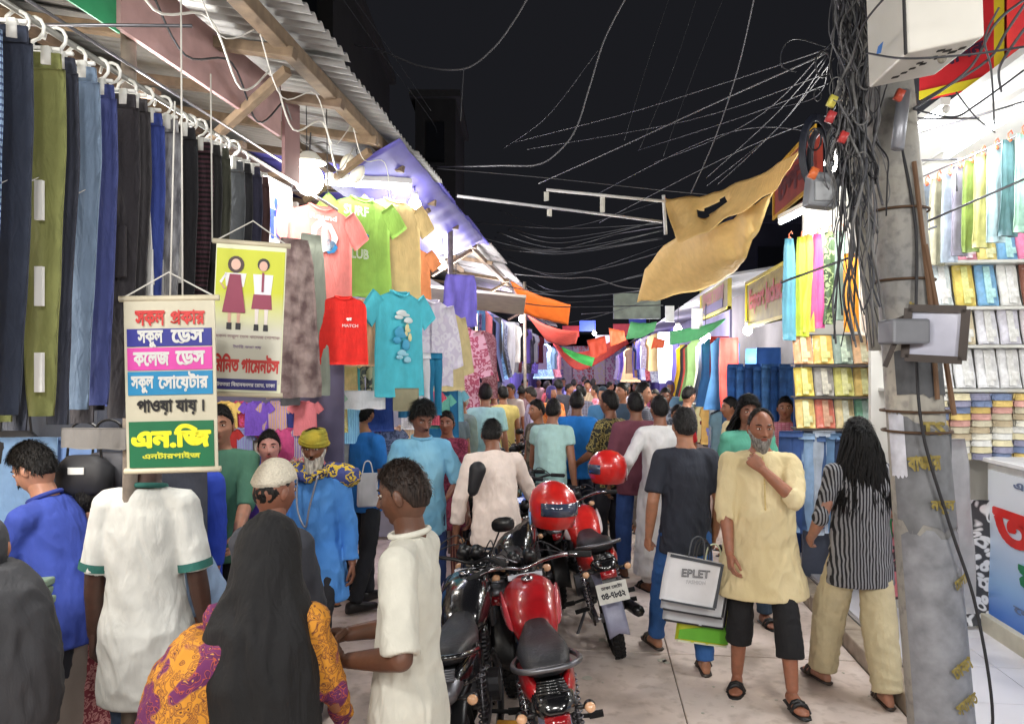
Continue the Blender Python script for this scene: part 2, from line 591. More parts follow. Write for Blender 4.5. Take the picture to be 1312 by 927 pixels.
def beard_mesh(q, length, seed, full=True):
    n, m = (84, 64) if q == 2 else (44, 36)
    x, y, z, L = head_grid(n, m)
    a = np.abs(L)
    top = np.interp(a, [0, .25, .5, .9, 1.4, 1.6], [-.036, -.038, -.046, -.038, .005, .01])
    mask = np.clip((top-z)/.008, 0, 1)*np.clip((1.62-a)/.1, 0, 1)
    mouth = gs(x/.024, 1)*gs((z+.054)/.0105, 1)
    mask = mask*(1-np.clip(mouth*1.7-.35, 0, 1))
    v = np.stack([x.ravel(), y.ravel(), z.ravel()], 1)
    mk = mask.ravel(); r = np.linalg.norm(v, axis=1)+1e-9
    nz = np.array([mnoise.noise(Vector((p[0]*50+seed, p[1]*50, p[2]*22))) for p in v])
    v = v + (v/r[:, None])*(mk*(.007+.004*nz) - (1-mk)*.010)[:, None]
    low = np.clip((-v[:, 2]-.06)/.05, 0, 1)
    v[:, 2] -= mk*low*length*(1+.25*nz)
    v[:, 1] += mk*low*length*.25
    me = bpy.data.meshes.new('beard')
    me.from_pydata(v.tolist(), [], grid_faces(n, m))
    me.polygons.foreach_set('use_smooth', [True]*len(me.polygons))
    me.update()
    return me
_HANDS = {}
def hand_mesh(pose, q, side):
    """wrist at the origin, fingers +Y, palm -Z, thumb +X (left hand) or -X (right hand)"""
    key = (pose, q, side)
    if key in _HANDS: return _HANDS[key]
    mb = MB()
    curl = {'relaxed': (22, 26, 18), 'grip': (62, 78, 48), 'point': (30, 40, 30), 'flat': (8, 10, 6)}[pose]
    mb.loft([((0, -.012, 0), (.026, 0, 0), (0, 0, .018)), ((0, .01, 0), (.030, 0, 0), (0, 0, .017)), ((.001, .045, -.001), (.040, 0, 0), (0, 0, .0155)),
             ((0, .078, 0), (.041, 0, 0), (0, 0, .0125)), ((0, .090, -.001), (.036, 0, 0), (0, 0, .009))], 14, sq=2.6)
    for i, (x, L, r) in enumerate(((.0305, .072, .0088), (.0105, .080, .0092), (-.0100, .074, .0088), (-.0295, .058, .0076))):
        p = Vector((x, .082 - (.006 if i in (0, 3) else 0) - (.006 if i == 3 else 0), 0)); ang = 0
        fan = R((1.5-i)*3.0)
        for k, (frac, rr) in enumerate(((.46, 1), (.30, .9), (.24, .8))):
            ang += R(curl[k]*(1 + .10*i))
            d = Vector((math.sin(fan)*math.cos(ang), math.cos(fan)*math.cos(ang), -math.sin(ang)))
            q2 = p + d*L*frac
            mb.caps(p, q2, r*rr, r*(rr-.07), 8); p = q2
    t = {'relaxed': (.45, .80, -.35), 'grip': (.15, .75, -.62), 'point': (.4, .85, -.3), 'flat': (.7, .7, -.1)}[pose]
    p = Vector((.024, .018, -.004)); d = Vector(t).normalized()
    p2 = p + d*.044; mb.caps(p, p2, .0135, .0115, 8)
    d2 = (d + Vector((-.35, .15, -.1 if pose != 'grip' else -.4))).normalized(); p3 = p2 + d2*.030; mb.caps(p2, p3, .0110, .0095, 8)
    d3 = (d2 + Vector((-.25, .1, 0))).normalized(); mb.caps(p3, p3 + d3*.022, .0095, .0078, 8)
    me = remesh(mb, {2: .0036, 1: .0058, 0: .0075}[q], 1, 'hand')
    if side > 0:
        a = arr(me); a[:, 0] *= -1; setarr(me, a); me.flip_normals()
    _HANDS[key] = me
    return me
def ik(s, t, a, b_, pole):
    s, t = Vector(s), Vector(t); d = t - s; L = min(d.length, (a+b_)*.995); dn = d.normalized()
    t = s + dn*L
    x = (a*a - b_*b_ + L*L)/(2*L)
    h = math.sqrt(max(a*a - x*x, 0))
    pl = Vector(pole); pl = (pl - dn*pl.dot(dn))
    if pl.length < 1e-4: pl = Vector((0, -1, 0))
    return s + dn*x + pl.normalized()*h, t

def strands(me, HM, th, seed, count, long=False):
    """short tapering locks standing off the hair shell, combed from the crown"""
    a = arr(me); n = norms(me); rr = random.Random(seed)
    Hi = HM.inverted(); sc_ = HM.to_scale().x
    loc = (np.c_[a, np.ones(len(a))] @ np.array(Hi).T)[:, :3]
    r = np.linalg.norm(loc/np.array([.086, .108, .128]), axis=1)
    idx = [i for i in range(len(a)) if r[i] > .94 and loc[i, 2] > -.07]
    if not idx: return me
    mb = MB()
    crown = Vector((0.01, -.03, .12))
    R3 = HM.to_3x3()
    for k in range(count):
        i = rr.choice(idx); p = Vector(loc[i]); nn = (p*1.0).normalized()
        d = (p - crown); d = d - nn*d.dot(nn); d = d.normalized() if d.length > .01 else Vector((rr.uniform(-1, 1), rr.uniform(-1, 1), 0)).normalized()
        d = (d + Vector((rr.uniform(-.5, .5), rr.uniform(-.5, .5), rr.uniform(-.3, .2)))).normalized()
        L = (th*1.1 + .006)*rr.uniform(.6, 1.3); w_ = rr.uniform(.0012, .0026)
        s_ = nn.cross(d).normalized()*w_; p = p + Vector((rr.uniform(-.004, .004), rr.uniform(-.004, .004), rr.uniform(-.004, .004)))
        q1 = p + d*L*.5 + nn*(.003 + L*.10); q2 = p + d*L + nn*rr.uniform(-.001, .005)
        vs = [p - s_, p + s_, q1 + s_*.8, q1 - s_*.8, q2]
        mb.add([HM @ v for v in vs], [(0, 1, 2, 3), (3, 2, 4)])
    m2 = mb.mesh('locks')
    out = join_raw([(me, 0), (m2, 0)], 'hair')
    bpy.data.meshes.remove(m2)
    return out
NPEOPLE = 0
def person(at, H, face, label, top, trouser=None, q=1, tone=(146, 98, 70), hair='short', hairc=(22, 19, 18), hth=.014,
           sleeve=.45, hem=.80, flare=0.0, belly=0.0, wide=1.0, lean=0, roll=0, head=(0, 0), handL=None, handR=None, pL='relaxed', pR='relaxed',
           palmL=None, palmR=None, poleL=None, poleR=None, footL=None, footR=None, tr_hem=.09, tr_w=1.0, shoe=(30, 28, 28), shoetype='sandal', beard=None,
           neck=None, cuff=None, group=None, skirt=None, legs=True, extra=None, wr=1.0, opening=0, hiptwist=0, female=False, base=0.0, deep=1.0):
    global NPEOPLE
    NPEOPLE += 1; seed = NPEOPLE
    s = H/1.7
    p0 = Vector(at); p0.z = base
    root = thing('person', label, 'person', p0, YAW + R(face), group)
    vox = {2: .009, 1: .014, 0: .024}[q]
    up = Euler((R(-lean), R(roll), 0)).to_matrix() @ Vector((0, 0, 1))
    X = Vector((1, 0, 0)); Xs = (Euler((R(-lean), R(roll), 0)).to_matrix() @ X)
    Fw = up.cross(Xs)*1.0
    hip = Vector((0, 0, .93*s))
    if footL is None: footL = (-.10, .02, 0)
    if footR is None: footR = (.10, -.02, 0)
    def T(h): return hip + up*h*s
    shw = (.148 if female else .160)*s*wide
    nb = T(.53)
    sh = {-1: T(.448) - Xs*shw, 1: T(.448) + Xs*shw}
    hc = nb + up*.125*s + Fw*.022*s
    hands = {-1: handL if handL is not None else (-.245, .06, .80), 1: handR if handR is not None else (.245, .06, .80)}
    poles = {-1: poleL or (-.5, -1, -.1), 1: poleR or (.5, -1, -.1)}
    joints = {}
    for k in (-1, 1):
        t = Vector(hands[k])*s
        e, wr_ = ik(sh[k], t, .285*s, .255*s, poles[k])
        joints[k] = (sh[k], e, wr_)
    # ---- skin: neck, arms, legs
    b = MB()
    b.tube([T(.40), nb, hc - up*.02*s], [.062*s, .056*s, .052*s], 12)
    b.loft([(T(.36), Xs*.10*s, Fw*.06*s), (T(.42), Xs*.14*s*wide, Fw*.065*s), (T(.49), Xs*.09*s*wide, Fw*.055*s), (T(.55), Xs*.05*s, Fw*.05*s)], 14)
    for k in (-1, 1):
        a, e, w2 = joints[k]
        b.caps(a, e, .050*s, .040*s, 10); b.tube([e, e.lerp(w2, .3), w2], [.040*s, .040*s, .0265*s], 10)
        b.ell(e, (.041*s,)*3, 8, 6); b.ell(w2, (.027*s,)*3, 8, 6)
    feet = {-1: Vector(footL)*s, 1: Vector(footR)*s}
    ft = {}
    for k in (-1, 1):
        f = feet[k]; ank = f + Vector((0, -.0, .085*s))
        hj = hip + X*k*.092*s - Vector((0, 0, .03*s))
        kn, ank = ik(hj, ank, .410*s, .408*s, (k*.15, 1, 0))
        ft[k] = (hj, kn, ank)
        if legs:
            z0 = min(tr_hem + .25, .6)*s
            b.tube([kn.lerp(hj, .15), kn, kn.lerp(ank, .35), ank], [.058*s, .054*s, .052*s, .034*s], 10)
            yaw = Vector((k*.18, 1, 0)).normalized()
            lift = f.z
            toe = ank + yaw*.155*s - Vector((0, 0, .058*s)); heel = ank - yaw*.045*s - Vector((0, 0, .052*s))
            if shoetype in ('sandal', 'bare'):
                b.loft([(heel - yaw*.012*s, X*.022*s, Vector((0, 0, .022*s))), (ank - yaw*.02*s - Vector((0, 0, .035*s)), X*.034*s, Vector((0, 0, .042*s))), (ank + yaw*.05*s - Vector((0, 0, .042*s)), X*.038*s, Vector((0, 0, .034*s))),
                        (toe - yaw*.04*s + Vector((0, 0, .004*s)), X*.046*s, Vector((0, 0, .022*s))), (toe, X*.038*s, Vector((0, 0, .014*s))), (toe + yaw*.02*s, X*.02*s, Vector((0, 0, .009*s)))], 12)
    body = remesh(b, vox*.85, 2, 'body')
    pieces = [(body, 0)]
    hm = head_mesh(q, not female).copy()
    hy, hp = head[0], head[1]
    HM = Matrix.Translation(hc) @ (Matrix.Rotation(R(hy), 4, 'Z') @ Matrix.Rotation(R(-lean*.45), 4, 'X') @ Matrix.Rotation(R(hp), 4, 'X')) @ Matrix.Scale(s*(.95 if not female else .925), 4)
    hm.transform(HM)
    pieces.append((hm, None))
    for k, pose, palm in ((-1, pL, palmL), (1, pR, palmR)):
        a, e, w2 = joints[k]
        d = (w2 - e).normalized()
        pn = Vector(palm) if palm else Vector((-k, .25, 0))
        pn = (pn - d*pn.dot(d)).normalized()
        Z = -pn; Xx = d.cross(Z).normalized()
        M = Matrix((Xx, d, Z)).transposed().to_4x4()
        M = Matrix.Translation(w2) @ M @ Matrix.Scale(s*(1 if not female else .92), 4)
        h = hand_mesh(pose, q, k).copy(); h.transform(M)
        pieces.append((h, 0))
    bm_ = join_raw(pieces, 'body')
    sk = skin(tone)
    lip = skin((int(tone[0]*.92), int(tone[1]*.74), int(tone[2]*.76)))
    obj_mesh('body', bm_, [sk, plain((225, 218, 208), .25, name='eye_white'), plain((24, 16, 13), .25, name='iris'), lip], root)
    # ---- hair
    hm2 = None
    if hair in ('short', 'bald', 'receding', 'woman', 'hijab'):
        hm2 = hair_mesh(q, hair, hth, .004 if hair != 'hijab' else .001, seed)
        hm2.transform(HM)
        if hair != 'hijab': hm2 = strands(hm2, HM, hth, seed, (160, 700, 2600)[q], hair == 'woman')
        obj_mesh('hair' if hair != 'hijab' else 'headscarf', hm2, hairmat(hairc) if hair != 'hijab' else hairc, root)
    if beard:
        bb = beard_mesh(max(q, 1), beard[0], seed); bb.transform(HM)
        obj_mesh('beard', bb, hairmat(beard[1]), root)
    # ---- trousers
    if trouser is not None:
        t = MB()
        t.loft([(hip - Vector((0, 0, .10*s)), X*.142*s, Vector((0, .095*s*deep, 0))), (hip, X*.142*s*wide, Vector((0, .095*s*deep, 0))), (T(.05), Xs*.12*s*wide, Fw*.085*s*deep)], 16)
        for k in (-1, 1):
            hj, kn, ank = ft[k]
            zt = tr_hem*s
            full = [hj + Vector((0, 0, .03*s)), hj.lerp(kn, .45), kn, kn.lerp(ank, .5), ank + Vector((0, 0, 0))]
            rr = [.080, .080*(.6+.4*tr_w), .070*tr_w,] if hem > .66 else [.074, .070, .060*tr_w,]
            rr += [ .064*tr_w, .058*tr_w]
            pts = []; rs = []
            for i in range(len(full)):
                if full[i].z >= zt - 1e-3: pts.append(full[i]); rs.append(rr[i]*s)
                else:
                    f_ = (full[i-1].z - zt)/(full[i-1].z - full[i].z)
                    pts.append(full[i-1].lerp(full[i], f_)); rs.append((rr[i-1]*(1-f_) + rr[i]*f_)*s); break
            t.tube(pts, rs, 14)
            t.ell(kn, ((.070 if hem > .66 else .058)*tr_w*s,)*3, 10, 6) if kn.z > zt else None
        me = remesh(t, vox, 2, 'trousers'); wrinkle(me, .009*s, seed, 5, 7)
        obj_mesh('trousers', me, trouser, root)
    # ---- top garment
    if top is not None:
        t = MB()
        rings = []
        hz = hem
        if hz < .93:
            for i in range(5):
                z = hz + (.90-hz)*i/4
                wx = .176 + (.030 if hem < .66 else 0)*(1-i/8) + flare*(1 - i/4) + .004*math.sin(i*2+seed)
                rings.append((Vector((0, (.018*(1-i/4) if hem < .66 else 0)*s, z*s)), X*wx*s*wide, Vector((0, (.124 + (.030 if hem < .66 else 0) + flare*.6*(1-i/4) + belly*.5)*s*deep, 0))))
        for h, rx, ry in ((.06, .168, .124), (.16, .158, .118), (.27, .163, .122), (.36, .168, .118), (.42, .166, .105), (.455, .152, .090), (.488, .125, .080), (.508, .092, .072), (.522, .070, .064)):
            c = T(h)
            bl = belly*math.exp(-((h-.12)/.14)**2)
            rings.append((c + Fw*bl*.6*s, Xs*(rx*wide + bl*.3)*s, Fw*(ry*deep + bl)*s))
        if skirt: rings = [((0, 0, skirt[0]*s), X*skirt[1]*s, Vector((0, skirt[2]*s, 0)))] + rings
        t.loft(rings, 22)
        for k in (-1, 1):
            a, e, w2 = joints[k]
            L = [(a - Xs*k*.03*s, .064), (a, .066)]
            if sleeve < 1:
                L += [(a.lerp(e, sleeve*.3), .064), (a.lerp(e, sleeve*.6), .062), (a.lerp(e, sleeve), .064)]
            else:
                L += [(a.lerp(e, .5), .060), (e, .054), (e.lerp(w2, (sleeve-1)*.5), .050), (e.lerp(w2, sleeve-1), .047)]
            t.tube([p for p, _ in L], [r_*s*(1.0 if not female else .92) for _, r_ in L], 14)
            if sleeve >= 1: t.ell(e, (.054*s,)*3, 10, 6)
            t.ell(a, (.066*s,)*3, 10, 8)
            t.tube([T(.470) + Xs*k*.02*s, T(.468) + Xs*k*.07*s, a + up*.004*s], [.050*s, .055*s, .062*s], 12)
        me = remesh(t, vox, 2, 'shirt'); wrinkle(me, .0125*s*wr, seed+.5, 2.6, 8)
        if opening:
            pass
        obj_mesh('shirt' if hem > .62 else 'tunic', me, top, root)
        if neck is not None:       # collar
            c = MB()
            for i in range(1):
                ring = []
                for k in range(24):
                    a_ = 2*PI*k/24
                    ring.append(nb + up*(-.004 + .012*math.cos(a_+PI))*s + Xs*math.cos(a_+PI/2)*.069*s + Fw*(math.sin(a_+PI/2)*.066*s + .004*s))
                ring.append(ring[0])
                c.tube(ring, .011*s, 8, cap=False)
            obj_mesh('collar', c.mesh('collar', True), neck, root)
        if cuff is not None and sleeve < 1:
            for k in (-1, 1):
                a, e, w2 = joints[k]
                c = MB(); d = (e-a).normalized()
                m0 = a.lerp(e, sleeve-.08)
                c.tube([m0 - d*.016*s, m0 + d*.016*s], .0675*s, 20, cap=False)
                obj_mesh('cuff_band', c.mesh('cuff', True), cuff, root)
    # ---- footwear
    for k in (-1, 1):
        if not legs: break
        hj, kn, ank = ft[k]
        yaw = Vector((k*.18, 1, 0)).normalized(); zz = Vector((0, 0, 1)); c = MB()
        bz = ank - zz*.083*s
        if shoetype == 'sandal':
            c.loft([(bz + yaw*(-.065)*s + zz*.006, X*.02*s, yaw*.0 + zz*.010*s), (bz + yaw*-.05*s + zz*.008*s, X*.036*s, zz*.010*s), (bz + yaw*.05*s + zz*.008*s, X*.040*s, zz*.010*s), (bz + yaw*.13*s + zz*.008*s, X*.050*s, zz*.010*s), (bz + yaw*.185*s + zz*.010*s, X*.034*s, zz*.009*s), (bz+yaw*.20*s+zz*.010*s, X*.015*s, zz*.006*s)], 14)
            for tt in (.08, .115):
                c.tube([bz + yaw*tt*s + X*(-.046)*s + zz*.012*s, bz + yaw*tt*s - X*.025*s + zz*.055*s, bz + yaw*tt*s + zz*.064*s, bz + yaw*tt*s + X*.025*s + zz*.055*s, bz + yaw*tt*s + X*.046*s + zz*.012*s], .014*s, 8)
        else:
            c.loft([(bz - yaw*.075*s + zz*.035*s, X*.018*s, zz*.030*s), (bz - yaw*.06*s + zz*.045*s, X*.036*s, zz*.045*s), (bz + zz*.052*s, X*.041*s, zz*.052*s), (bz + yaw*.06*s + zz*.042*s, X*.042*s, zz*.042*s),
                    (bz + yaw*.13*s + zz*.032*s, X*.048*s, zz*.032*s), (bz + yaw*.18*s + zz*.027*s, X*.036*s, zz*.026*s), (bz + yaw*.198*s + zz*.022*s, X*.018*s, zz*.016*s)], 16, sq=2.4)
        o = c.build('sandal' if shoetype == 'sandal' else 'shoe', plain(shoe, .45, bump=.1), root, smooth=True)
    return dict(root=root, HM=HM, hc=hc, s=s, T=T, joints=joints, Xs=Xs, Fw=Fw, up=up, hip=hip, nb=nb, q=q, ft=ft)

def skullcap(pp, mat, lowband=True):
    n, m = 60, 40
    x, y, z, L = head_grid(n, m)
    h = hairline(L, 'cap')
    mask = np.clip((z-h)/.006, 0, 1).ravel()
    v = np.stack([x.ravel()*.99, y.ravel()*.97, z.ravel()], 1); r = np.linalg.norm(v, axis=1)+1e-9
    top = np.clip((v[:, 2]-.05)/.06, 0, 1)
    v = v + (v/r[:, None])*(mask*(.020) - (1-mk_(mask))*.02)[:, None]
    v[:, 2] += mask*.010*top
    me = bpy.data.meshes.new('cap'); me.from_pydata(v.tolist(), [], grid_faces(n, m))
    me.polygons.foreach_set('use_smooth', [True]*len(me.polygons)); me.update()
    me.transform(pp['HM'])
    return obj_mesh('skullcap', me, mat, pp['root'])
def mk_(m): return m
def long_hair(pp, length, mat, width=.10, wave=1.0, q=2):
    """a fall of hair down the back, built as many tapering locks"""
    mb = MB(); HM = pp['HM']; r_ = random.Random(3)
    Hinv = HM
    N = 300 if q == 2 else 90
    base = MB()
    for i in range(N):
        t = i/(N-1)*2-1
        a = t*1.75
        st = Vector((math.sin(a)*.080, -math.cos(a)*.100, .045 + r_.uniform(-.03, .05)))*r_.uniform(.96, 1.04)
        pts = [Hinv @ (st*.92), Hinv @ (st + Vector((math.sin(a)*.012, -.012*math.cos(a), -.05)))]
        L = length*r_.uniform(.82, 1.05)*(1-.12*t*t)
        ph = r_.uniform(0, 6)
        p = pts[-1].copy()
        for k in range(7):
            f = (k+1)/7
            x = p.x + (math.sin(a)*width*.10) + r_.uniform(-.004, .004) + .006*wave*math.sin(ph+k*1.3)
            y = min(p.y, -.0) - .004 + .004*math.cos(ph+k)
            p = Vector((x, y if k > 0 else p.y-.01, pts[1].z - L*f)); pts.append(p)
        mb.tube(pts, [r__*r_.uniform(.5, .62) for r__ in (.010, .014, .015, .014, .013, .012, .010, .007, .001)], 4)
    me = mb.mesh('hair', True)
    return obj_mesh('long_hair', me, mat, pp['root'])
# ------------------------------------------------------------------ ground, paving
def ground_mat():
    m, nt, b = _base('street_paving')
    n1, _ = _noise(nt, 1.3, 6); n2, _ = _noise(nt, 14, 8); n3, _ = _noise(nt, 90, 4)
    r1 = _ramp(nt, n1.outputs[0], [(0.32, lin((176, 158, 144))), (0.46, lin((222, 204, 192))), (0.68, lin((236, 222, 214)))])
    r2 = _ramp(nt, n2.outputs[0], [(0.32, (.74, .71, .68, 1)), (0.48, (1, 1, 1, 1))])
    mx = nt.nodes.new('ShaderNodeMix'); mx.data_type = 'RGBA'; mx.blend_type = 'MULTIPLY'; mx.inputs[0].default_value = .75
    nt.links.new(r1.outputs[0], mx.inputs[6]); nt.links.new(r2.outputs[0], mx.inputs[7])
    n4, _ = _noise(nt, 3.2, 7); n4.inputs['Distortion'].default_value = .3
    r3 = _ramp(nt, n4.outputs[0], [(0.26, (.50, .46, .43, 1)), (0.42, (.96, .95, .94, 1)), (0.6, (1.05, 1.05, 1.05, 1))])
    m2 = nt.nodes.new('ShaderNodeMix'); m2.data_type = 'RGBA'; m2.blend_type = 'MULTIPLY'; m2.inputs[0].default_value = .6
    nt.links.new(mx.outputs[2], m2.inputs[6]); nt.links.new(r3.outputs[0], m2.inputs[7])
    nt.links.new(m2.outputs[2], b.inputs['Base Color'])
    rr = _ramp(nt, n1.outputs[0], [(0.35, (.45, .45, .45, 1)), (0.6, (.8, .8, .8, 1))])
    nt.links.new(rr.outputs[0], b.inputs['Roughness'])
    _bump(nt, b, n2.outputs[0], .35, .01)
    return m
GM = ground_mat()
g = MB(); g.add([(-60, -30, 0), (60, -30, 0), (60, 120, 0), (-60, 120, 0)], [(0, 1, 2, 3)])
tag(g.build('ground', plain((120, 110, 100), .9, bump=.3)), kind='structure')
# the lane is cast in slabs with recessed joints
lane = bpy.data.objects.new('street', None); link(lane); tag(lane, kind='structure')
r_ = random.Random(2)
yy = .4; k = 0
while yy < 34:
    L = 2.3 if yy < 14 else 5
    for (x0, x1) in ((-2.9, -1.005), (-1.0, .505), (.51, 1.70)):
        s_ = MB(); dz = r_.uniform(-.003, .003); o_ = r_.uniform(-.05, .05)
        s_.box(((x0+x1)/2, yy + L/2, .002+dz), (x1-x0-.002, L-.008, .02))
        s_.build('slab', GM, lane, bevel=.003)
    yy += L
# small litter and stains
for i in range(130):
    x = r_.uniform(-1.4, 1.65); y = r_.uniform(2.6, 9)
    l = MB(); n = 6; rad = r_.choice([.006, .010, .016, .03])*r_.uniform(.7, 1.2)
    l.poly([(x + rad*math.cos(a*2*PI/n+i)*r_.uniform(.6, 1.2), y + rad*math.sin(a*2*PI/n+i)*r_.uniform(.6, 1.2), .0175) for a in range(n)], .002)
    if i == 0: lit = l
    else: lit.v += [];
    if i: lit.add(l.v, l.f)
tag(lit.build('litter', plain((196, 190, 176), .9)), 'scraps of paper and leaf litter scattered over the lane', 'litter', kind='stuff')
# raised shop platform on the right: kerb and white tile floor
kb = MB()
for i in range(14):
    kb.box((1.78, 1.6 + i*.82, .06), (.14, .81, .12))
tag(kb.build('kerb', plain((176, 160, 142), .85, var=.3, bump=.5), bevel=.01), kind='structure')
pl = bpy.data.objects.new('pavement', None); link(pl); tag(pl, kind='structure')
tile_m = plain((226, 224, 230), .28, var=.05, scale=3, bump=.02)
t0 = MB(); t0.box((3.4, 6.0, .06), (3.08, 9.6, .12)); t0.build('base', plain((170, 165, 160), .8), pl)
tm = MB(); tm.box((0, 0, 0), (.496, .496, .02))
tme = tm.mesh('tile', False); tme.materials.append(tile_m)
for i in range(3):
    for j in range(15):
        o = bpy.data.objects.new('tile', tme); link(o, pl); o.location = (2.12 + i*.5, 1.9 + j*.5, .131)

# ------------------------------------------------------------------ hanging goods
def panel(mb, rows, th=.02, amp=.012, seed=0, nx=12, nz=14, M=None, fx=9, fz=2.2, low=1.0, rag=0):
    zs = [r[0] for r in rows]
    out = []
    Z = np.linspace(zs[0], zs[-1], nz)
    xl = np.interp(-Z, [-z for z in zs], [r[1] for r in rows]); xr = np.interp(-Z, [-z for z in zs], [r[2] for r in rows])
    F = []; B = []
    for j, z in enumerate(Z):
        dep = (j/(nz-1))*low + (1-low)
        for i in range(nx+1):
            u = i/nx*2-1
            x = xl[j] + (xr[j]-xl[j])*i/nx
            nzv = mnoise.noise(Vector((x*fx + seed*7.1, z*fz + seed*3.3, seed*1.7))) + .35*mnoise.noise(Vector((x*fx*3, z*fz*3, seed*2.7)))
            y = nzv*amp*(.35 + dep)
            prof = math.sqrt(max(1-u*u*.98, 0))
            zz = z + (rag*mnoise.noise(Vector((x*14, seed, 0))) if j == nz-1 else 0)
            F.append(Vector((x, y - th*.5*prof, zz))); B.append(Vector((x, y + th*.5*prof + .001, zz)))
    vs = F + B
    if M is not None: vs = [M @ v for v in vs]
    n = len(F); fs = []
    W = nx+1
    for j in range(nz-1):
        for i in range(nx):
            a = j*W+i
            fs.append((a, a+1, a+1+W, a+W)[::-1]); fs.append((a+n, a+n+1, a+n+1+W, a+n+W))
        fs.append((j*W, j*W+n, (j+1)*W+n, (j+1)*W)[::-1]); fs.append((j*W+nx, (j+1)*W+nx, (j+1)*W+nx+n, j*W+nx+n)[::-1])
    for i in range(nx):
        fs.append((i, i+n, i+1+n, i+1)); b_ = (nz-1)*W
        fs.append((b_+i, b_+i+1, b_+i+1+n, b_+i+n))
    return mb.add(vs, fs)
def hanger(parent, w_=.36, hook=.035, mat=None, clips=True):
    mb = MB(); z = .012
    pts = [(-w_/2, 0, z-.02 if not clips else z)] + [(-w_*.25, 0, z+.03), (0, 0, z+.055), (w_*.25, 0, z+.03)] + [(w_/2, 0, z-.02 if not clips else z)]
    if clips: pts = [(-w_/2, 0, z), (0, 0, z+.012), (w_/2, 0, z)]
    mb.tube(pts, .0065, 6)
    top = pts[len(pts)//2][2]
    hk = [(0, 0, top), (0, 0, top+.03)] + [(hook*math.sin(a), 0, top+.03+hook - hook*math.cos(a)) for a in [i*PI*1.5/8 for i in range(1, 9)]]
    mb.tube(hk, .0055, 6)
    if clips:
        for sx in (-1, 1): mb.box((sx*w_*.38, -.012, z-.022), (.022, .02, .05))
    return mb.build('hanger', mat or WHITEP, parent, smooth=True)
def hang_trousers(loc, rz, mat, L, label, group=None, w_=.21, taper=.75, seed=0, hang=True, name='trousers', cat='trousers', shorts=False, band=None):
    t = thing(name, label, cat, loc, rz, group)
    mb = MB(); h = w_/2
    panel(mb, [(-.04, -h, .004), (-L*.25, -h*1.04, .012), (-L*.6, -h*.9, -.006), (-L, -h*taper, h*(1-taper)*-.8+.01)], .034, .014, seed+.3, 8, 18, fx=12)
    panel(mb, [(-.04, -.004, h), (-L*.25, -.010, h*1.04), (-L*.6, .008, h*.9), (-L*.985, h*(1-taper)*.8+.0, h*taper)], .034, .014, seed+.9, 8, 18, Matrix.Translation((0, .012, 0)), fx=12)
    mb.build('legs', mat, t, smooth=True)
    wb = MB(); panel(wb, [(0, -h*.97, h*.97), (-.045, -h, h)], .042, .006, seed, 10, 3, fx=30)
    wb.build('waistband', band or mat, t, smooth=True)
    if hang:
        hanger(t, w_*.95)
    return t
def hang_shirt(loc, rz, mat, label, group=None, scale=1.0, prints=None, seed=0, long=False, L=.70, collar=None, name='hanging_shirt', cat='shirt', hang=False, w_=.5, rx=0, amp=.020, sleeves=True, button=False):
    t = thing(name, label, cat, loc, rz, group)
    t.scale = (scale,)*3
    mb = MB(); h = w_/2
    panel(mb, [(0, -.085, .085), (-.02, -.15, .15), (-.05, -h*.86, h*.86), (-.12, -h*.94, h*.94), (-.30, -h*.95, h*.95), (-L, -h*1.02, h*1.02)], .024, amp, seed, 16, 20, rag=.012)
    if sleeves:
        SL = .52 if long else .21
        for sx in (-1, 1):
            ang = R(38 if not long else 14)
            M = Matrix.Translation((sx*h*.80, .004, -.045)) @ Matrix.Rotation(-sx*(ang), 4, 'Y')
            panel(mb, [(.0, -.075, .075), (-SL*.5, -.085, .085), (-SL, -.082, .080)], .026, amp*.7, seed+sx, 7, 8, M)
    mb.build('cloth', mat, t, smooth=True)
    c = MB(); c.tube([(-.085, -.012, .002), (-.05, -.030, -.022), (0, -.036, -.034), (.05, -.030, -.022), (.085, -.012, .002)], .008, 6)
    c.tube([(-.085, .008, .004), (0, .018, -.004), (.085, .008, .004)], .008, 6)
    c.build('collar', collar or mat, t, smooth=True)
    if button:
        bb = MB()
        bb.box((0, -.026, -.35), (.03, .004, .62))
        for i in range(6): bb.ell((0, -.031, -.1-i*.1), (.006, .003, .006), 6, 4)
        bb.build('button_placket', collar or mat, t)
    for (kind, x, z, sx, sz, m_) in (prints or []):
        y0 = -.034
        if kind == 'disc':
            p = MB(); n = 14
            p.poly([(x + sx/2*math.cos(2*PI*i/n)*(1+.12*math.sin(i*5+seed)), y0, z + sz/2*math.sin(2*PI*i/n)*(1+.12*math.cos(i*3+seed))) for i in range(n)], .003, (0, -1, 0)); p.build('print', m_, t)
        elif kind == 'box':
            p = MB(); p.box((x, y0+.001, z), (sx, .004, sz)); p.build('print', m_, t)
        elif kind == 'blob':
            p = MB(); q_ = random.Random(int(seed*10)+3)
            for i in range(7):
                a = q_.uniform(0, 6.28); rr = q_.uniform(0, .4)
                p.ell((x + sx*rr*math.cos(a), y0+.002, z + sz*rr*math.sin(a)), (sx*q_.uniform(.12, .26), .004, sz*q_.uniform(.1, .22)), 8, 5)
            p.build('print', m_, t, smooth=True)
        else:
            text(kind, sx, sz, m_, (x, y0+.001, z), t, name='print')
    if hang: hanger(t, w_*.72, clips=False)
    return t
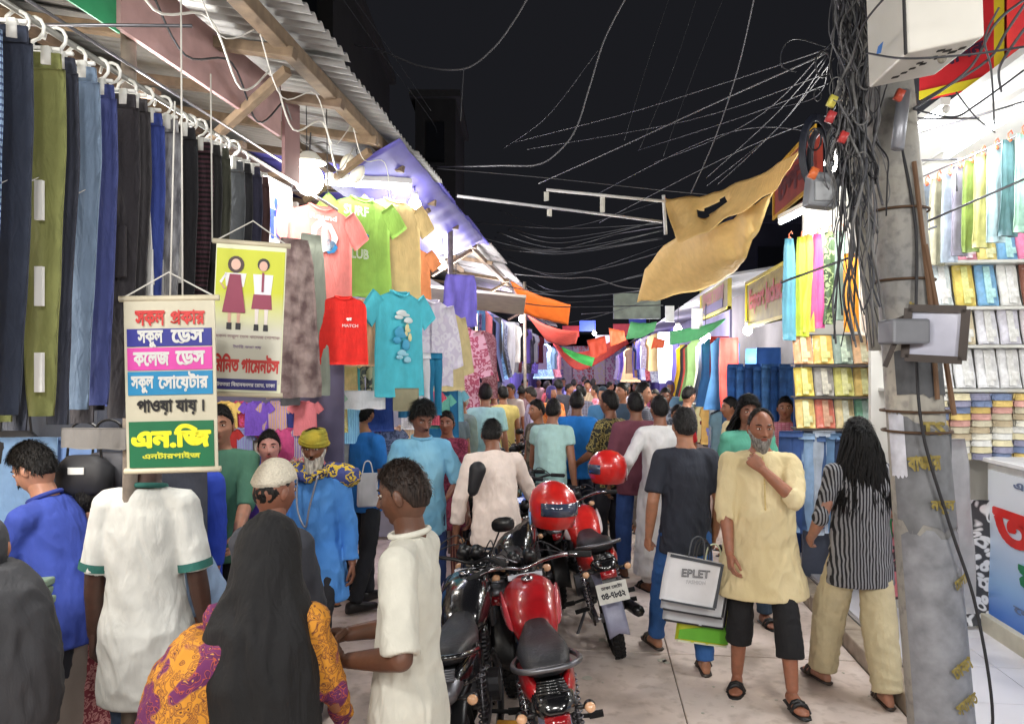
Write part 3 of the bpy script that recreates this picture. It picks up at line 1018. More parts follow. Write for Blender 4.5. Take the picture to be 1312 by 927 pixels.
def hang_cloth(loc, rz, mat, w_, L, label, cat='cloth', name='hanging_cloth', group=None, seed=0, amp=.02, taper=1.0, th=.02, fx=10, gather=1.0, hook=None):
    t = thing(name, label, cat, loc, rz, group)
    mb = MB(); h = w_/2
    panel(mb, [(0, -h*gather, h*gather), (-L*.15, -h*(gather*.5+.5), h*(gather*.5+.5)), (-L, -h*taper, h*taper)], th, amp, seed, 12, 14, fx=fx, rag=.01)
    mb.build('cloth', mat, t, smooth=True)
    if hook:
        k = MB(); k.tube([(0, 0, -.01), (0, 0, .04), (.02, 0, .06), (.03, 0, .04)], .004, 5); k.ell((0, -.01, .0), (.016, .01, .016), 8, 6)
        k.build('clip', hook, t, smooth=True)
    return t
_pk = {}
def package(loc, rz, rgb, w_, h_, label, group, seed, tilt=R(-12), strip=None):
    """folded cloth in a clear bag, standing on a shelf"""
    t = thing('fabric_package', label, 'package', loc, rz, group)
    t.rotation_euler = (tilt, 0, rz)
    key = (round(w_, 2), round(h_, 2), seed % 3)
    if key not in _pk:
        mb = MB(); panel(mb, [(h_, -w_/2*.96, w_/2*.96), (h_*.5, -w_/2, w_/2), (0, -w_/2*.98, w_/2*.98)], .035, .010, seed % 3, 8, 8, fx=14, fz=10)
        _pk[key] = mb.mesh('folded')
        _pk[key].materials.append(WHITEP)
        s_ = MB(); s_.box((0, -.024, h_*.5), (w_*.30, .006, h_*.9)); s_.box((w_*.12, -.029, h_*.3), (w_*.34, .003, h_*.22))
        _pk[(key, 's')] = s_.mesh('strip', False); _pk[(key, 's')].materials.append(WHITEP)
    o = bpy.data.objects.new('folded_cloth', _pk[key]); link(o, t)
    o.material_slots[0].link = 'OBJECT'; o.material_slots[0].material = plain(rgb, .22, var=.22, scale=26, bump=.45)
    o2 = bpy.data.objects.new('card', _pk[(key, 's')]); link(o2, t)
    o2.material_slots[0].link = 'OBJECT'; o2.material_slots[0].material = plain(strip or (min(rgb[0]+60, 250), min(rgb[1]+60, 250), min(rgb[2]+50, 245)), .25, var=.35, scale=30, bump=.2)
    return t
CNAME = {}
def cname(c):
    r, g_, b_ = c
    mx, mn = max(c), min(c)
    if mx < 55: return 'black'
    if mx-mn < 22: return 'dark grey' if mx < 110 else ('grey' if mx < 185 else 'white')
    import colorsys
    h, s_, v = colorsys.rgb_to_hsv(r/255, g_/255, b_/255); h *= 360
    base = 'red' if h < 14 or h > 345 else 'orange' if h < 38 else 'yellow' if h < 66 else 'green' if h < 160 else 'teal' if h < 195 else 'blue' if h < 250 else 'purple' if h < 300 else 'pink'
    if base in ('orange',) and v < .6: base = 'brown'
    if base == 'red' and s_ < .5: base = 'rose'
    pre = 'dark ' if v < .42 else 'pale ' if s_ < .33 else ''
    return pre + base

# ------------------------------------------------------------------ lamps
def bulb(loc, power, col=(1, .96, .88), label='', size=.06, cord=.35, group='bulbs hung over the stalls', glow=30, name='light_bulb'):
    t = thing(name, label, 'lamp', loc, 0, group)
    m = MB(); m.ell((0, 0, -.02), (size, size, size*1.1), 14, 10); b_ = m.build('globe', emit((255, 250, 238), glow), t, smooth=True)
    m = MB(); m.tube([(0, 0, size*.7), (0, 0, size*.7+.05)], size*.55, 10); m.build('socket', WHITEP, t, smooth=True)
    m = MB(); m.tube([(0, 0, size*.7+.04), (.01, .0, size*.7+cord)], .005, 5); m.build('cord', CABLE, t)
    ld = bpy.data.lights.new('bulb_light', 'POINT'); ld.energy = power*1.5; ld.color = col; ld.shadow_soft_size = .2
    lo = bpy.data.objects.new('bulb_light', ld); link(lo, t); lo.location = (0, 0, -.14)
    return t
def tube_lamp(a, b_, power, label, r=.018, glow=18, group='fluorescent tubes in the fabric shop', col=(.93, .97, 1)):
    a, b_ = Vector(a), Vector(b_); c = (a+b_)/2; d = b_-a
    t = thing('tube_lamp', label, 'lamp', c, 0, group)
    q = d.normalized()
    m = MB(); m.tube([a-c, b_-c], r, 10); m.build('tube', emit((245, 250, 255), glow), t, smooth=True)
    m = MB(); m.bar(a-c+Vector((0, 0, .045)), b_-c+Vector((0, 0, .045)), .05, .04)
    for e in (a, b_): m.ell(e-c, (r*1.3,)*3, 8, 6)
    m.build('housing', WHITEP, t)
    ld = bpy.data.lights.new('tube_light', 'AREA'); ld.shape = 'RECTANGLE'; ld.size = d.length; ld.size_y = .06; ld.energy = power; ld.color = col
    lo = bpy.data.objects.new('tube_light', ld); link(lo, t); lo.location = (0, 0, -.04)
    lo.rotation_euler = (0, 0, math.atan2(d.y, d.x))
    return t

# ------------------------------------------------------------------ left: roof, timber, boards
SHEET = plain((168, 168, 166), .45, .25, .22, 5, .12, name='corrugated_iron')
SHEETL = plain((120, 116, 214), .5, 0, .20, 3, .15, name='violet_light_sheet')  # violet lamplight on the roof, put into the sheet colour
SHEETD = plain((150, 148, 150), .55, .2, .3, 5, .2, name='old_iron')
WOOD = plain((112, 94, 74), .75, 0, .35, 16, .4, name='timber')
WOODD = plain((104, 86, 70), .8, 0, .3, 16, .4, name='old_timber')
BAMBOO = plain((122, 96, 66), .6, 0, .3, 20, .3, name='bamboo')
def sheet_mesh(L, W, pitch=.076, amp=.013):
    mb = MB(); n = int(L/pitch*6); vs = []; fs = []
    for i in range(n+1):
        y = L*i/n; z = amp*math.sin(2*PI*y/pitch)
        for x, dz in ((0, 0), (-W/2, W*.11), (-W, W*.22)):
            vs.append((x, y, z+dz))
    for i in range(n):
        for k in range(2):
            a = i*3+k; fs.append((a, a+1, a+4, a+3))
    mb.add(vs, fs)
    return mb
roof = thing('stall_roof', 'long corrugated iron roof over the left stalls on timber beams', 'roof', (0, 0, 0))
r_ = random.Random(5)
y = 1.2; i = 0
EX, EZ = -1.22, 3.43
while y < 26:
    L = .84 if y < 9 else 1.7
    if 5.35 <= y < 8.6: m = SHEETL
    elif y < 5.35: m = SHEET
    else: m = SHEETD
    o = sheet_mesh(L, 2.3, .085 if y < 9 else .12).build('roof_sheet', m, roof, smooth=True)
    md = o.modifiers.new('t', 'SOLIDIFY'); md.thickness = .003
    o.location = (EX + r_.uniform(-.02, .02) - (0 if y < 5.35 else .02), y, EZ + r_.uniform(-.01, .01) - (.04*(i % 2)*.3)); o.rotation_euler = (r_.uniform(-.008, .008), 0, r_.uniform(-.006, .006))
    y += L - .06; i += 1
for (x, z, y0, y1, s_, m) in ((-1.40, 3.385, 1.2, 5.4, .07, WOOD), (-1.45, 3.36, 5.45, 26, .06, WOODD), (-2.1, 3.50, 1.2, 12, .06, WOOD), (-2.9, 3.66, 1.2, 12, .06, WOODD)):
    b_ = MB(); b_.box((x, (y0+y1)/2, z), (s_, y1-y0, s_)); b_.build('beam', m, roof, bevel=.004)
for k, yb in enumerate([1.8, 2.6, 3.25, 3.9, 4.55, 5.2, 6.3, 7.4, 8.6, 10, 12, 14.5, 17]):
    b_ = MB(); b_.bar((-1.34, yb, 3.33), (-3.2, yb + r_.uniform(-.1, .1), 3.66), .06, .05); b_.build('rafter', [WOOD, WOODD][k % 2], roof, bevel=.003)
    if k % 2 == 0:
        b_ = MB(); b_.bar((-1.42, yb+.1, 3.30), (-1.95, yb+.35, 3.05), .04, .04); b_.build('brace', WOOD, roof)
vt = MB(); vs = []; fs = []
for i in range(41):
    yv = 4.75 + i*.095
    for k in range(5):
        f = k/4
        vs.append((EX - .03 - .55*f, yv, EZ - .03 - .24*f - .02*math.sin(PI*f) + .006*math.sin(yv*16)*(1-f) + .012*mnoise.noise(Vector((yv*3, f*2, 0)))))
for i in range(40):
    for k in range(4): a = i*5+k; fs.append((a, a+1, a+6, a+5))
vt.add(vs, fs); o = vt.build('tarpaulin', plain((92, 88, 172), .6, 0, .25, 3, .1), smooth=True); md = o.modifiers.new('t', 'SOLIDIFY'); md.thickness = .004  # its violet is lamplight painted into the tarpaulin colour
tag(o, 'plastic tarpaulin with violet lamplight in its colour, slung under the roof edge past the T-shirts', 'tarpaulin')
# bamboo and iron props carrying the roof
for k, (px, d, x) in list(enumerate(((345, 4.1, None), (188, 2.95, None), (577, 7.6, None), (672, 13, None))))[1:]:
    g0 = G(px, d)
    if k < 2: g0 = Vector((-1.80, [3.95, 2.72][k], 0))
    t = MB(); t.tube([(g0.x, g0.y, 0), (g0.x+.01, g0.y, 1.6), (g0.x, g0.y, 3.42)], .028, 10)
    tag(t.build('roof_post', plain((138, 128, 118), .6, .2, .3, 20, .2), smooth=True), ['grey post behind the yellow school uniform poster', 'grey post behind the hanging trousers at upper left', 'thin post at the white awning on the left row', 'farthest visible post of the left stall row'][k], 'post')
# mauve painted board hung under the roof
def board(name, p0, p1, z0, z1, mat, label, cat='board', th=.02, edge=None, thing_=True):
    """upright board standing between ground points p0 and p1"""
    p0, p1 = Vector(p0).to_3d(), Vector(p1).to_3d(); d = (p1-p0); d.z = 0; L = d.length; a = math.atan2(d.y, d.x)
    t = thing(name, label, cat, (p0.x, p0.y, z0), a)
    H = z1-z0
    m = MB(); m.box((L/2, 0, H/2), (L, th, H)); m.build('panel', mat, t)
    if edge:
        m = MB(); e = .03
        m.box((L/2, -.004, e/2), (L, th+.02, e)); m.box((L/2, -.004, H-e/2), (L, th+.02, e)); m.box((e/2, -.004, H/2), (e, th+.021, H-2*e)); m.box((L-e/2, -.004, H/2), (e, th+.021, H-2*e))
        m.build('frame', edge, t)
    return t, L, H
MAUVE = plain((176, 142, 140), .7, 0, .2, 8, .25)
board('fascia_board', (-1.76, 2.60), (-1.70, 3.9), 3.17, 3.45, MAUVE, 'mauve painted board under the left corrugated roof', 'board')
board('fascia_board', (-1.69, 3.93), (-1.67, 4.09), 2.95, 3.40, plain((128, 98, 98), .7), 'short dull mauve board end beside the first roof brace', 'board')
t, L, H = board('hanging_banner', (-1.83, 1.5), (-1.77, 2.62), 3.16, 3.6, plain((38, 146, 96), .5), 'green vinyl banner with a yellow and blue patch at top left corner', 'banner', .006)
m = MB(); m.box((.55, -.006, .22), (.5, .004, .40)); m.build('patch', plain((226, 232, 52), .5), t)
m = MB(); m.box((.60, -.011, .24), (.34, .004, .34)); m.build('patch', plain((120, 196, 226), .5), t)
# blue lettered white banner behind the trousers
t, L, H = board('shop_banner', (-2.02, 2.85), (-1.92, 4.6), 2.52, 3.06, plain((232, 236, 240), .55), 'white shop banner with blue letters above the dark trousers', 'banner', .006)
text('আনিসা গােমনট', L*.9, .26, plain((44, 84, 176), .5), (L/2, -.006, H*.55), t, bold=.05)
# plywood ceiling and cluttered upper wall of the left stalls
LW = plain((196, 178, 156), .8, 0, .3, 5, .3)
m = MB(); m.box((-3.05, 6.2, 1.75), (.06, 11.4, 3.5)); tag(m.build('stall_back_wall', LW), 'pale plastered back wall of the left stalls', 'wall')
m = MB(); m.box((-2.55, 1.35, 1.7), (.9, .05, 3.3)); tag(m.build('partition_wall', LW), 'partition wall closing the nearest left stall', 'wall')
m = MB(); m.box((-2.5, 4.95, 1.55), (.95, .04, 3.0)); tag(m.build('partition_wall', plain((176, 170, 168), .8)), 'grey partition between the trouser stall and the T-shirt stall', 'wall')
m = MB(); m.box((-2.45, 8.0, 1.55), (.95, .04, 3.0)); tag(m.build('partition_wall', plain((170, 172, 186), .8)), 'bluish partition beyond the T-shirt stall', 'wall')
for k, yb in enumerate((2.1, 3.0, 3.8, 4.5)):
    m = MB(); m.box((-2.4, yb, 3.06+.02*k), (1.1, .05, .03)); tag(m.build('ceiling_batten', WOODD), ['first', 'second', 'third', 'fourth'][k] + ' timber batten over the trouser stall, counted from the camera', 'batten')
# rails
def rail(a, b_, r, mat, label, name='hanging_rail', cat='rail'):
    m = MB(); m.tube([a, b_], r, 8); return tag(m.build(name, mat, smooth=True), label, cat)
rail((-1.62, 1.5, 2.915), (-1.62, 4.6, 2.915), .010, plain((150, 150, 145), .4, .6), 'thin rail carrying the row of hanging trousers')
rail((-1.78, 1.5, 3.06), (-1.72, 4.4, 3.06), .006, STEEL, 'upper wire rail behind the white hangers')
rail((-2.1, 2.2, 3.02), (-1.3, 2.3, 3.02), .006, STEEL, 'short cross rod above the trouser rail')

r_ = random.Random(41)
for i in range(9):      # wiring slung along the timber
    y0 = 1.8 + i*.42; x0 = -1.42 - (i % 3)*.12
    pts = [(x0, y0, 3.34), (x0 - .03, y0 + .3, 3.24 - r_.uniform(0, .08)), (x0 + .02, y0 + .6, 3.30), (x0 - .02, y0 + .95, 3.22 - r_.uniform(0, .1)), (x0, y0 + 1.2, 3.33)]
    o = MB().tube(spline(pts, 6), r_.choice([.003, .004, .005]), 5).build('roof_cable', r_.choice([CABLE, WHITECABLE, CABLEG]), smooth=True)
    tag(o, 'electric cables looped loosely along the timber under the left roof', 'cable', 'cables looped under the left roof')
# ------------------------------------------------------------------ left: row of trousers seen edge-on
GRPT = 'trousers hung in a row on the left rail'
def fleece(c): return cloth(c, fold=.5)
TR = [  # (colour, kind, name, length)
    ((96, 116, 140), 'check', 'blue checked pyjama trousers'), ((36, 42, 56), 'plain', 'navy track pants with a white tick mark'),
    ((106, 110, 64), 'plain', 'olive green sweatpants with white stripe tags'), ((40, 44, 56), 'plain', 'charcoal navy pants beside the olive ones'),
    ((100, 118, 140), 'plain', 'slate blue sweatpants with a white tick mark'), ((54, 62, 110), 'plain', 'indigo pants with a white curved emblem'),
    ((40, 38, 42), 'plain', 'black cargo trousers with a side pocket'), ((52, 50, 54), 'plain', 'faded black trousers beside the cargo pair'), ((46, 62, 128), 'plain', 'royal blue track pants with a white side panel'),
    ((150, 150, 152), 'heather', 'heather grey sweatpants with a white tag'), ((26, 26, 30), 'plain', 'black track pants with three white stripes'),
    ((62, 36, 46), 'hstripe', 'maroon and black striped trousers'), ((34, 34, 36), 'plain', 'black jersey trousers next to the maroon striped pair'),
    ((64, 66, 56), 'plain', 'dark olive trousers'), ((78, 82, 86), 'plain', 'mid grey trousers'), ((30, 30, 34), 'plain', 'black slim trousers after the grey pair'), ((44, 44, 62), 'plain', 'dark indigo trousers'), ((72, 50, 50), 'plain', 'brown trousers at the far end of the rail')]
yt = [1.91, 2.01, 2.13, 2.19, 2.28, 2.37, 2.48, 2.54, 2.63, 2.73, 2.85, 2.96, 3.03, 3.11, 3.23, 3.31, 3.40, 3.48]
for i, ((c, k, nm), yv) in enumerate(zip(TR, yt)):
    c = tuple(min(255, int(v*1.18 + 4)) for v in c)
    mt = cloth(c, {'check': (40, 60, 96), 'heather': (112, 112, 116), 'hstripe': (24, 20, 24)}.get(k), k, 1.0 if k != 'hstripe' else 1.4, fold=.6)
    L = 1.08 - .03*(i % 3) + (.02 if i == 2 else 0) - (.25 if i > 10 else 0)
    t = hang_trousers((-1.62, yv - .19, 2.80 + .012*math.sin(i*2.1)), YAW*.6 + R(-3 + 5*((i*37) % 5)/5), mt, L, nm + ' on the left rail', GRPT, w_=.26, seed=i*1.3, taper=.72)
    wt = plain((230, 230, 228), .6, var=.03, bump=0)
    if i in (1, 2, 4):
        m = MB(); xo, zo = {1: (.055, -.44), 2: (.045, -.38), 4: (.075, -.40)}[i]
        m.poly([(xo-.035, -.040, zo+.004), (xo-.022, -.040, zo-.014), (xo+.045, -.040, zo+.022), (xo-.016, -.040, zo-.0)], .003, (0, -1, 0)); m.build('tick_mark', wt, t)
    if i == 2:
        for zz in (-.44, -.68, -.92):
            m = MB(); m.box((.085, -.030, zz+.02), (.022, .012, .11)); m.build('stripe_tag', wt, t)
        m = MB(); m.tube(spline([(-.02, -.03, -.05), (.0, -.045, -.12), (.015, -.04, -.17)], 4), .004, 5); m.tube(spline([(.03, -.03, -.05), (.03, -.045, -.13)], 4), .004, 5); m.build('drawstring', mt, t)
    if i == 5:
        m = MB(); m.tube(spline([(.03, -.036, -.39), (.07, -.036, -.38), (.075, -.036, -.43), (.045, -.036, -.445), (.08, -.036, -.46), (.08, -.036, -.51), (.03, -.036, -.51)], 5), .006, 5); m.build('emblem', wt, t)
    if i == 6:
        m = MB(); m.box((.06, -.035, -.52), (.11, .02, .17)); m.build('pocket', mt, t, bevel=.006)
    if i == 8:
        m = MB(); m.poly([(.05, -.034, -.12), (.09, -.034, -.12), (.118, -.034, -.60), (.04, -.034, -.60)], .005, (0, -1, 0)); m.build('side_panel', wt, t)
        m = MB(); m.box((.075, -.042, -.56), (.09, .004, .16)); m.build('label_patch', wt, t)
        m = MB(); m.box((.075, -.046, -.55), (.05, .004, .05)); m.build('label_print', plain((20, 20, 22), .6), t)
    if i == 9:
        m = MB(); m.box((.05, -.040, -.62), (.085, .004, .22)); m.build('tag', wt, t)
        m = MB(); m.box((.05, -.044, -.575), (.06, .004, .07)); m.build('tag_print', plain((40, 110, 200), .6), t)
    if i == 10:
        for kx in (.04, .065, .09):
            m = MB(); m.box((kx, -.036, -.33), (.012, .006, .52)); m.build('stripe', wt, t)
# ------------------------------------------------------------------ hanging signs
def scroll_sign(loc, rz, W, H, label, base):
    t = thing('scroll_banner', label, 'banner', loc, rz)
    m = MB(); m.box((0, 0, -H/2), (W, .006, H)); m.build('sheet', base, t)
    m = MB(); m.tube([(-W/2-.014, 0, 0), (W/2+.014, 0, 0)], .010, 8); m.build('top_rod', plain((206, 196, 170), .5), t, smooth=True)
    m = MB(); m.tube([(-W/2-.008, 0, -H), (W/2+.008, 0, -H)], .010, 8); m.build('bottom_rod', plain((206, 196, 170), .5), t, smooth=True)
    m = MB(); m.tube([(-W/2, 0, .004), (0, 0, .085), (W/2, 0, .004)], .0028, 5); m.build('string', WHITECABLE, t)
    return t
W_, H_ = .290, .56
sg = scroll_sign(P(217, 382, 2.42), YAW + R(3), W_, H_, 'white scroll banner with six coloured lines of Bengali lettering hung over the polo man', plain((196, 190, 168), .6, var=.1))
sg.rotation_euler = (0, R(-1.2), YAW + R(3))
bands = [(.152, .262, (34, 36, 132)), (.262, .400, (206, 66, 158)), (.400, .545, (26, 128, 176)), (.690, .965, (20, 104, 66))]
for a, b_, c in bands:
    m = MB(); m.box((0, -.005, -(a+.04+b_-.0)/2*H_), (W_*.93, .004, (b_-a-.008)*H_)); m.build('colour_band', plain(c, .5, var=.08), sg)
def ln(s_, zc, wd, ht, c, b_=.042, xo=0): return text(s_, wd, ht, plain(c, .5, var=.03, bump=0), (xo, -.0082, -zc*H_), sg, bold=b_)
red, wht, blk, yel = (196, 44, 40), (206, 206, 202), (24, 22, 24), (232, 226, 40)
ln('সকল', .115, .095, .050, red, xo=-.060); ln('পকার', .112, .110, .048, red, xo=.060)
ln('সকুল', .236, .082, .058, wht, xo=-.060); ln('েডস', .222, .105, .044, wht, xo=.058)
ln('কেলজ', .352, .115, .046, wht, xo=-.058); ln('েডস', .348, .095, .046, wht, xo=.066)
ln('সকুল', .500, .072, .056, wht, xo=-.088); ln('েসােয়টার', .485, .160, .066, wht, xo=.042)
ln('পাওয়া যায় ।', .632, .215, .052, blk)
ln('এন.িজ', .800, .255, .078, yel, .06)
ln('এনটারপাইজ', .912, .185, .024, (206, 208, 60), .04)
for (x, z, c) in ((.022, .128, red), (.046, .246, wht), (.058, .372, wht)):       # the slanting strokes under conjunct letters
    m = MB(); m.tube(spline([(x-.016, -.0085, -z*H_-.004), (x-.004, -.0085, -z*H_-.008), (x+.010, -.0085, -z*H_+.002)], 4), .0026, 5); m.build('lettering', plain(c, .5, var=.03, bump=0), sg)

W2, H2 = .250, .565
s2 = scroll_sign(P(323, 312, 2.78), YAW + R(14), W2, H2, 'yellow poster of two drawn school children with red lettering on a rod', plain((224, 226, 196), .6, var=.05))
s2.rotation_euler = (0, R(2.4), YAW + R(12))
def grad_mat():
    m_, nt, b = _base('poster_print')
    tc = nt.nodes.new('ShaderNodeTexCoord'); sp = nt.nodes.new('ShaderNodeSeparateXYZ')
    nt.links.new(tc.outputs['Object'], sp.inputs[0])
    mr = nt.nodes.new('ShaderNodeMapRange'); mr.inputs[1].default_value = -.33; mr.inputs[2].default_value = -.18
    nt.links.new(sp.outputs[2], mr.inputs[0])
    r = _ramp(nt, mr.outputs[0], [(0, lin((204, 202, 186))), (1, lin((196, 202, 28)))])
    nt.links.new(r.outputs[0], b.inputs['Base Color']); b.inputs['Roughness'].default_value = .5
    return m_
m = MB(); m.box((0, -.005, -.275), (W2*.97, .003, .50)); m.build('printed_ground', grad_mat(), s2)
def flat(pts, c, y=-.009, nm='drawing'):
    m_ = MB(); m_.poly([(x, y, z) for x, z in pts], .002, (0, -1, 0)); return m_.build(nm, plain(c, .55, var=.05, bump=0), s2)
def disc(x, z, rx, rz_, c, y=-.010, n=14, nm='drawing'): return flat([(x+rx*math.cos(2*PI*k/n), z+rz_*math.sin(2*PI*k/n)) for k in range(n)], c, y, nm)
dr = (142, 50, 78)
disc(-.052, -.083, .029, .032, (70, 48, 44)); disc(-.052, -.083, .017, .021, (226, 186, 168), -.0125)
flat([(-.090, -.115), (-.014, -.115), (-.022, -.165), (-.084, -.165)], (232, 230, 232)); flat([(-.072, -.120), (-.034, -.120), (-.012, -.262), (-.094, -.262)], dr, -.0125)
flat([(-.089, -.118), (-.082, -.118), (-.100, -.155), (-.108, -.150)], (232, 230, 232)); flat([(-.108, -.150), (-.100, -.155), (-.086, -.172), (-.090, -.177)], (206, 160, 140), -.0125)
for x in (-.068, -.036): flat([(x-.006, -.262), (x+.006, -.262), (x+.005, -.300), (x-.005, -.300)], (206, 160, 140)); flat([(x-.009, -.300), (x+.009, -.300), (x+.009, -.325), (x-.009, -.325)], (36, 34, 42))
disc(.046, -.078, .022, .024, (34, 28, 30)); disc(.046, -.084, .015, .019, (220, 176, 158), -.0125)
flat([(.010, -.115), (.082, -.115), (.076, -.190), (.018, -.190)], (228, 228, 234)); flat([(.042, -.108), (.050, -.108), (.050, -.180), (.042, -.180)], dr, -.0125)
flat([(.014, -.190), (.078, -.190), (.082, -.245), (.008, -.245)], dr)
for x in (.028, .062): flat([(x-.007, -.245), (x+.007, -.245), (x+.005, -.302), (x-.005, -.302)], (224, 214, 210)); flat([(x-.008, -.302), (x+.008, -.302), (x+.009, -.326), (x-.009, -.326)], (30, 28, 34))
text('সকল সকুল েডস কেলজ েপাশাক', .23, .016, plain((150, 110, 120), .6, bump=0), (0, -.008, -.352), s2, bold=.02)
text('ৈতির করা হয়', .10, .015, plain((120, 80, 150), .6, bump=0), (.0, -.008, -.388), s2, bold=.02)
text('িমিনত গােমনটস', .235, .070, plain((196, 50, 46), .5, bump=0), (0, -.008, -.450), s2, bold=.05)
m = MB(); m.box((-.006, -.0055, -.528), (W2*.94, .004, .040)); m.build('colour_band', plain((46, 44, 116), .5), s2)
text('উততরা িবমানবনদর েরাড, ঢাকা', .21, .020, plain((232, 232, 232), .5, bump=0), (0, -.0088, -.528), s2, bold=.03)

# ------------------------------------------------------------------ left: T-shirt stall
GS = 'T-shirts hung at the front of the left stall'
RZS = YAW + R(47)
def pc(r, g_, b_): return plain((r, g_, b_), .6, var=.05, bump=0)
rail(P(372, 244, 4.9), P(575, 246, 7.3), .010, STEEL, 'steel rail holding the upper row of T-shirts')
hang_shirt(P(411, 264, 4.8), RZS, cloth((240, 140, 134)), 'salmon pink T-shirt with a white ring print', GS, prints=[('disc', 0, -.20, .20, .21, pc(232, 236, 238)), ('disc', 0, -.20, .12, .13, cloth((240, 140, 134))), ('disc', .05, -.26, .10, .09, pc(40, 130, 190)), ('কােলা', .20, -.07, .20, .035, pc(236, 236, 236))][:3] + [('Round', 0, -.075, .20, .035, pc(236, 236, 236))], seed=1)
hang_shirt(P(463, 254, 5.25), RZS - R(4), cloth((150, 192, 84)), 'lime green T-shirt with white and blue block print', GS, prints=[('SURF', -.06, -.10, .2, .07, pc(232, 238, 226)), ('blob', -.06, -.24, .18, .16, pc(60, 140, 180)), ('CLUB', -.06, -.40, .2, .07, pc(232, 238, 226))], seed=2)
hang_shirt(P(505, 256, 5.5), RZS - R(2), cloth((220, 192, 132)), 'sand yellow T-shirt hung at the corner of the stall', GS, prints=[('blob', -.07, -.26, .16, .10, pc(240, 236, 226)), ('blob', -.12, -.22, .07, .08, pc(226, 120, 50))], L=.76, seed=3)
hang_shirt(P(440, 380, 4.6), YAW + R(26), cloth((222, 38, 30)), 'small bright red jersey with a tiny white badge', GS, scale=.62, prints=[('blob', .05, -.22, .07, .05, pc(240, 240, 240)), ('MATCH', .06, -.29, .16, .03, pc(240, 240, 240))], L=.68, sleeves=False, seed=4)
hang_shirt(P(421, 378, 5.1), YAW + R(30), cloth((150, 226, 160)), 'mint green shirt half hidden by the red jersey', GS, scale=.62, prints=[], seed=5)
hang_shirt(P(470, 384, 5.15), YAW + R(30), cloth((232, 184, 148)), 'peach shirt between the red jersey and the aqua T-shirt', GS, scale=.66, prints=[], seed=6)
hang_shirt(P(512, 374, 5.25), YAW + R(56), cloth((76, 190, 208)), 'large aqua T-shirt with a cloud and wave print', GS, prints=[('blob', 0, -.17, .24, .12, pc(216, 226, 226)), ('blob', -.02, -.32, .22, .22, pc(60, 160, 200)), ('blob', .05, -.28, .10, .16, pc(222, 214, 160)), ('blob', .0, -.45, .2, .12, pc(150, 208, 226))], L=.74, seed=7)
hang_shirt(P(552, 384, 6.0), YAW + R(52), cloth((222, 218, 230), (206, 198, 218), 'floral', .6), 'white long-sleeved shirt with faint lilac print', GS, long=True, button=True, seed=8)
hang_shirt(P(573, 400, 6.6), YAW + R(56), cloth((206, 190, 140)), 'khaki shirt behind the white long-sleeved shirt', GS, long=True, seed=9)
hang_shirt(P(527, 318, 6.4), YAW + R(30), cloth((196, 122, 74)), 'rust brown waistcoat with lilac sleeves', GS, scale=.75, seed=10)
hang_shirt(P(437, 450, 5.5), YAW+R(20), cloth((246, 210, 150)), 'pale apricot top in the lower row', GS, scale=.5, seed=11)
hang_shirt(P(412, 498, 5.0), YAW+R(20), cloth((176, 214, 190)), 'pale mint baby top below the lower row', GS, scale=.45, seed=12)
# lower row of folded shorts and trousers
for i, (px, c, nm) in enumerate(((417, (244, 206, 146), 'cream'), (435, (52, 70, 130), 'navy'), (451, (84, 178, 186), 'teal'), (468, (206, 196, 160), 'printed beige'), (486, (176, 206, 190), 'pale sage'), (404, (120, 128, 118), 'grey green'), (521, (40, 110, 150), 'petrol blue'), (541, (226, 226, 232), 'white'), (556, (30, 120, 160), 'deep blue'))):
    hang_trousers(P(px, 452, 5.45 + i*.05), YAW + R(20), cloth(c, (90, 90, 90) if 'print' in nm else None, 'camo' if 'print' in nm else 'plain'), .34 if px < 500 else .5, nm + ' shorts in the low row under the T-shirts', 'shorts in the low row', w_=.14, taper=.95, seed=i, hang=False, name='hanging_shorts', cat='shorts')
for i, (px, py, w_, L, c, nm) in enumerate(((466, 500, .30, .13, (236, 236, 240), 'white folded cloth on the ledge under the shorts'), (415, 506, .10, .11, (226, 60, 110), 'magenta cloth bag under the cream shorts'), (381, 488, .14, .12, (98, 160, 222), 'sky blue strip under the brown dress'), (520, 497, .18, .16, (150, 146, 120), 'drab cloth under the aqua T-shirt'))):
    hang_cloth(P(px, py, 5.2), YAW + R(10), cloth(c), w_, L, nm, seed=i)
# long dresses beside the poster
hang_cloth(P(378, 306, 4.3), YAW + R(44), cloth((158, 140, 136), (96, 76, 76), 'tie', 4), .30, .92, 'long dusty brown dress beside the yellow poster', 'dress', 'hanging_dress', seed=3, amp=.04, taper=1.15, gather=.55)
hang_cloth(P(398, 300, 4.5), YAW + R(45), cloth((146, 154, 142)), .22, .98, 'grey green dress behind the brown one', 'dress', 'hanging_dress', seed=5, amp=.04, taper=1.1, gather=.6)
hang_cloth(P(372, 395, 4.6), YAW + R(25), cloth((70, 70, 74)), .12, .6, 'dark cloth beside the grey green dress', 'dress', 'hanging_dress', seed=9)
hang_cloth(P(590, 352, 7.2), YAW + R(20), cloth((122, 112, 210)), .36, .50, 'violet curtain hanging under the awning', 'curtain', 'curtain', seed=4, amp=.06, fx=22, gather=.8)
hang_cloth(P(566, 440, 6.9), YAW + R(30), cloth((30, 110, 158)), .34, .9, 'long petrol blue garment by the white shirt', 'dress', 'hanging_dress', seed=14)
hang_shirt(P(592, 420, 8.4), YAW + R(16), cloth((186, 88, 108), (232, 180, 190), 'floral', .8), 'crimson and white floral kurta under the awning', 'patterned kurtas on the left', L=1.0, long=True, w_=.42, seed=21)
hang_shirt(P(612, 424, 9.0), YAW + R(16), cloth((150, 84, 96), (190, 140, 148), 'floral', 1.4), 'dull maroon patterned kurta without sleeves', 'patterned kurtas on the left', L=.82, sleeves=False, w_=.5, seed=22)
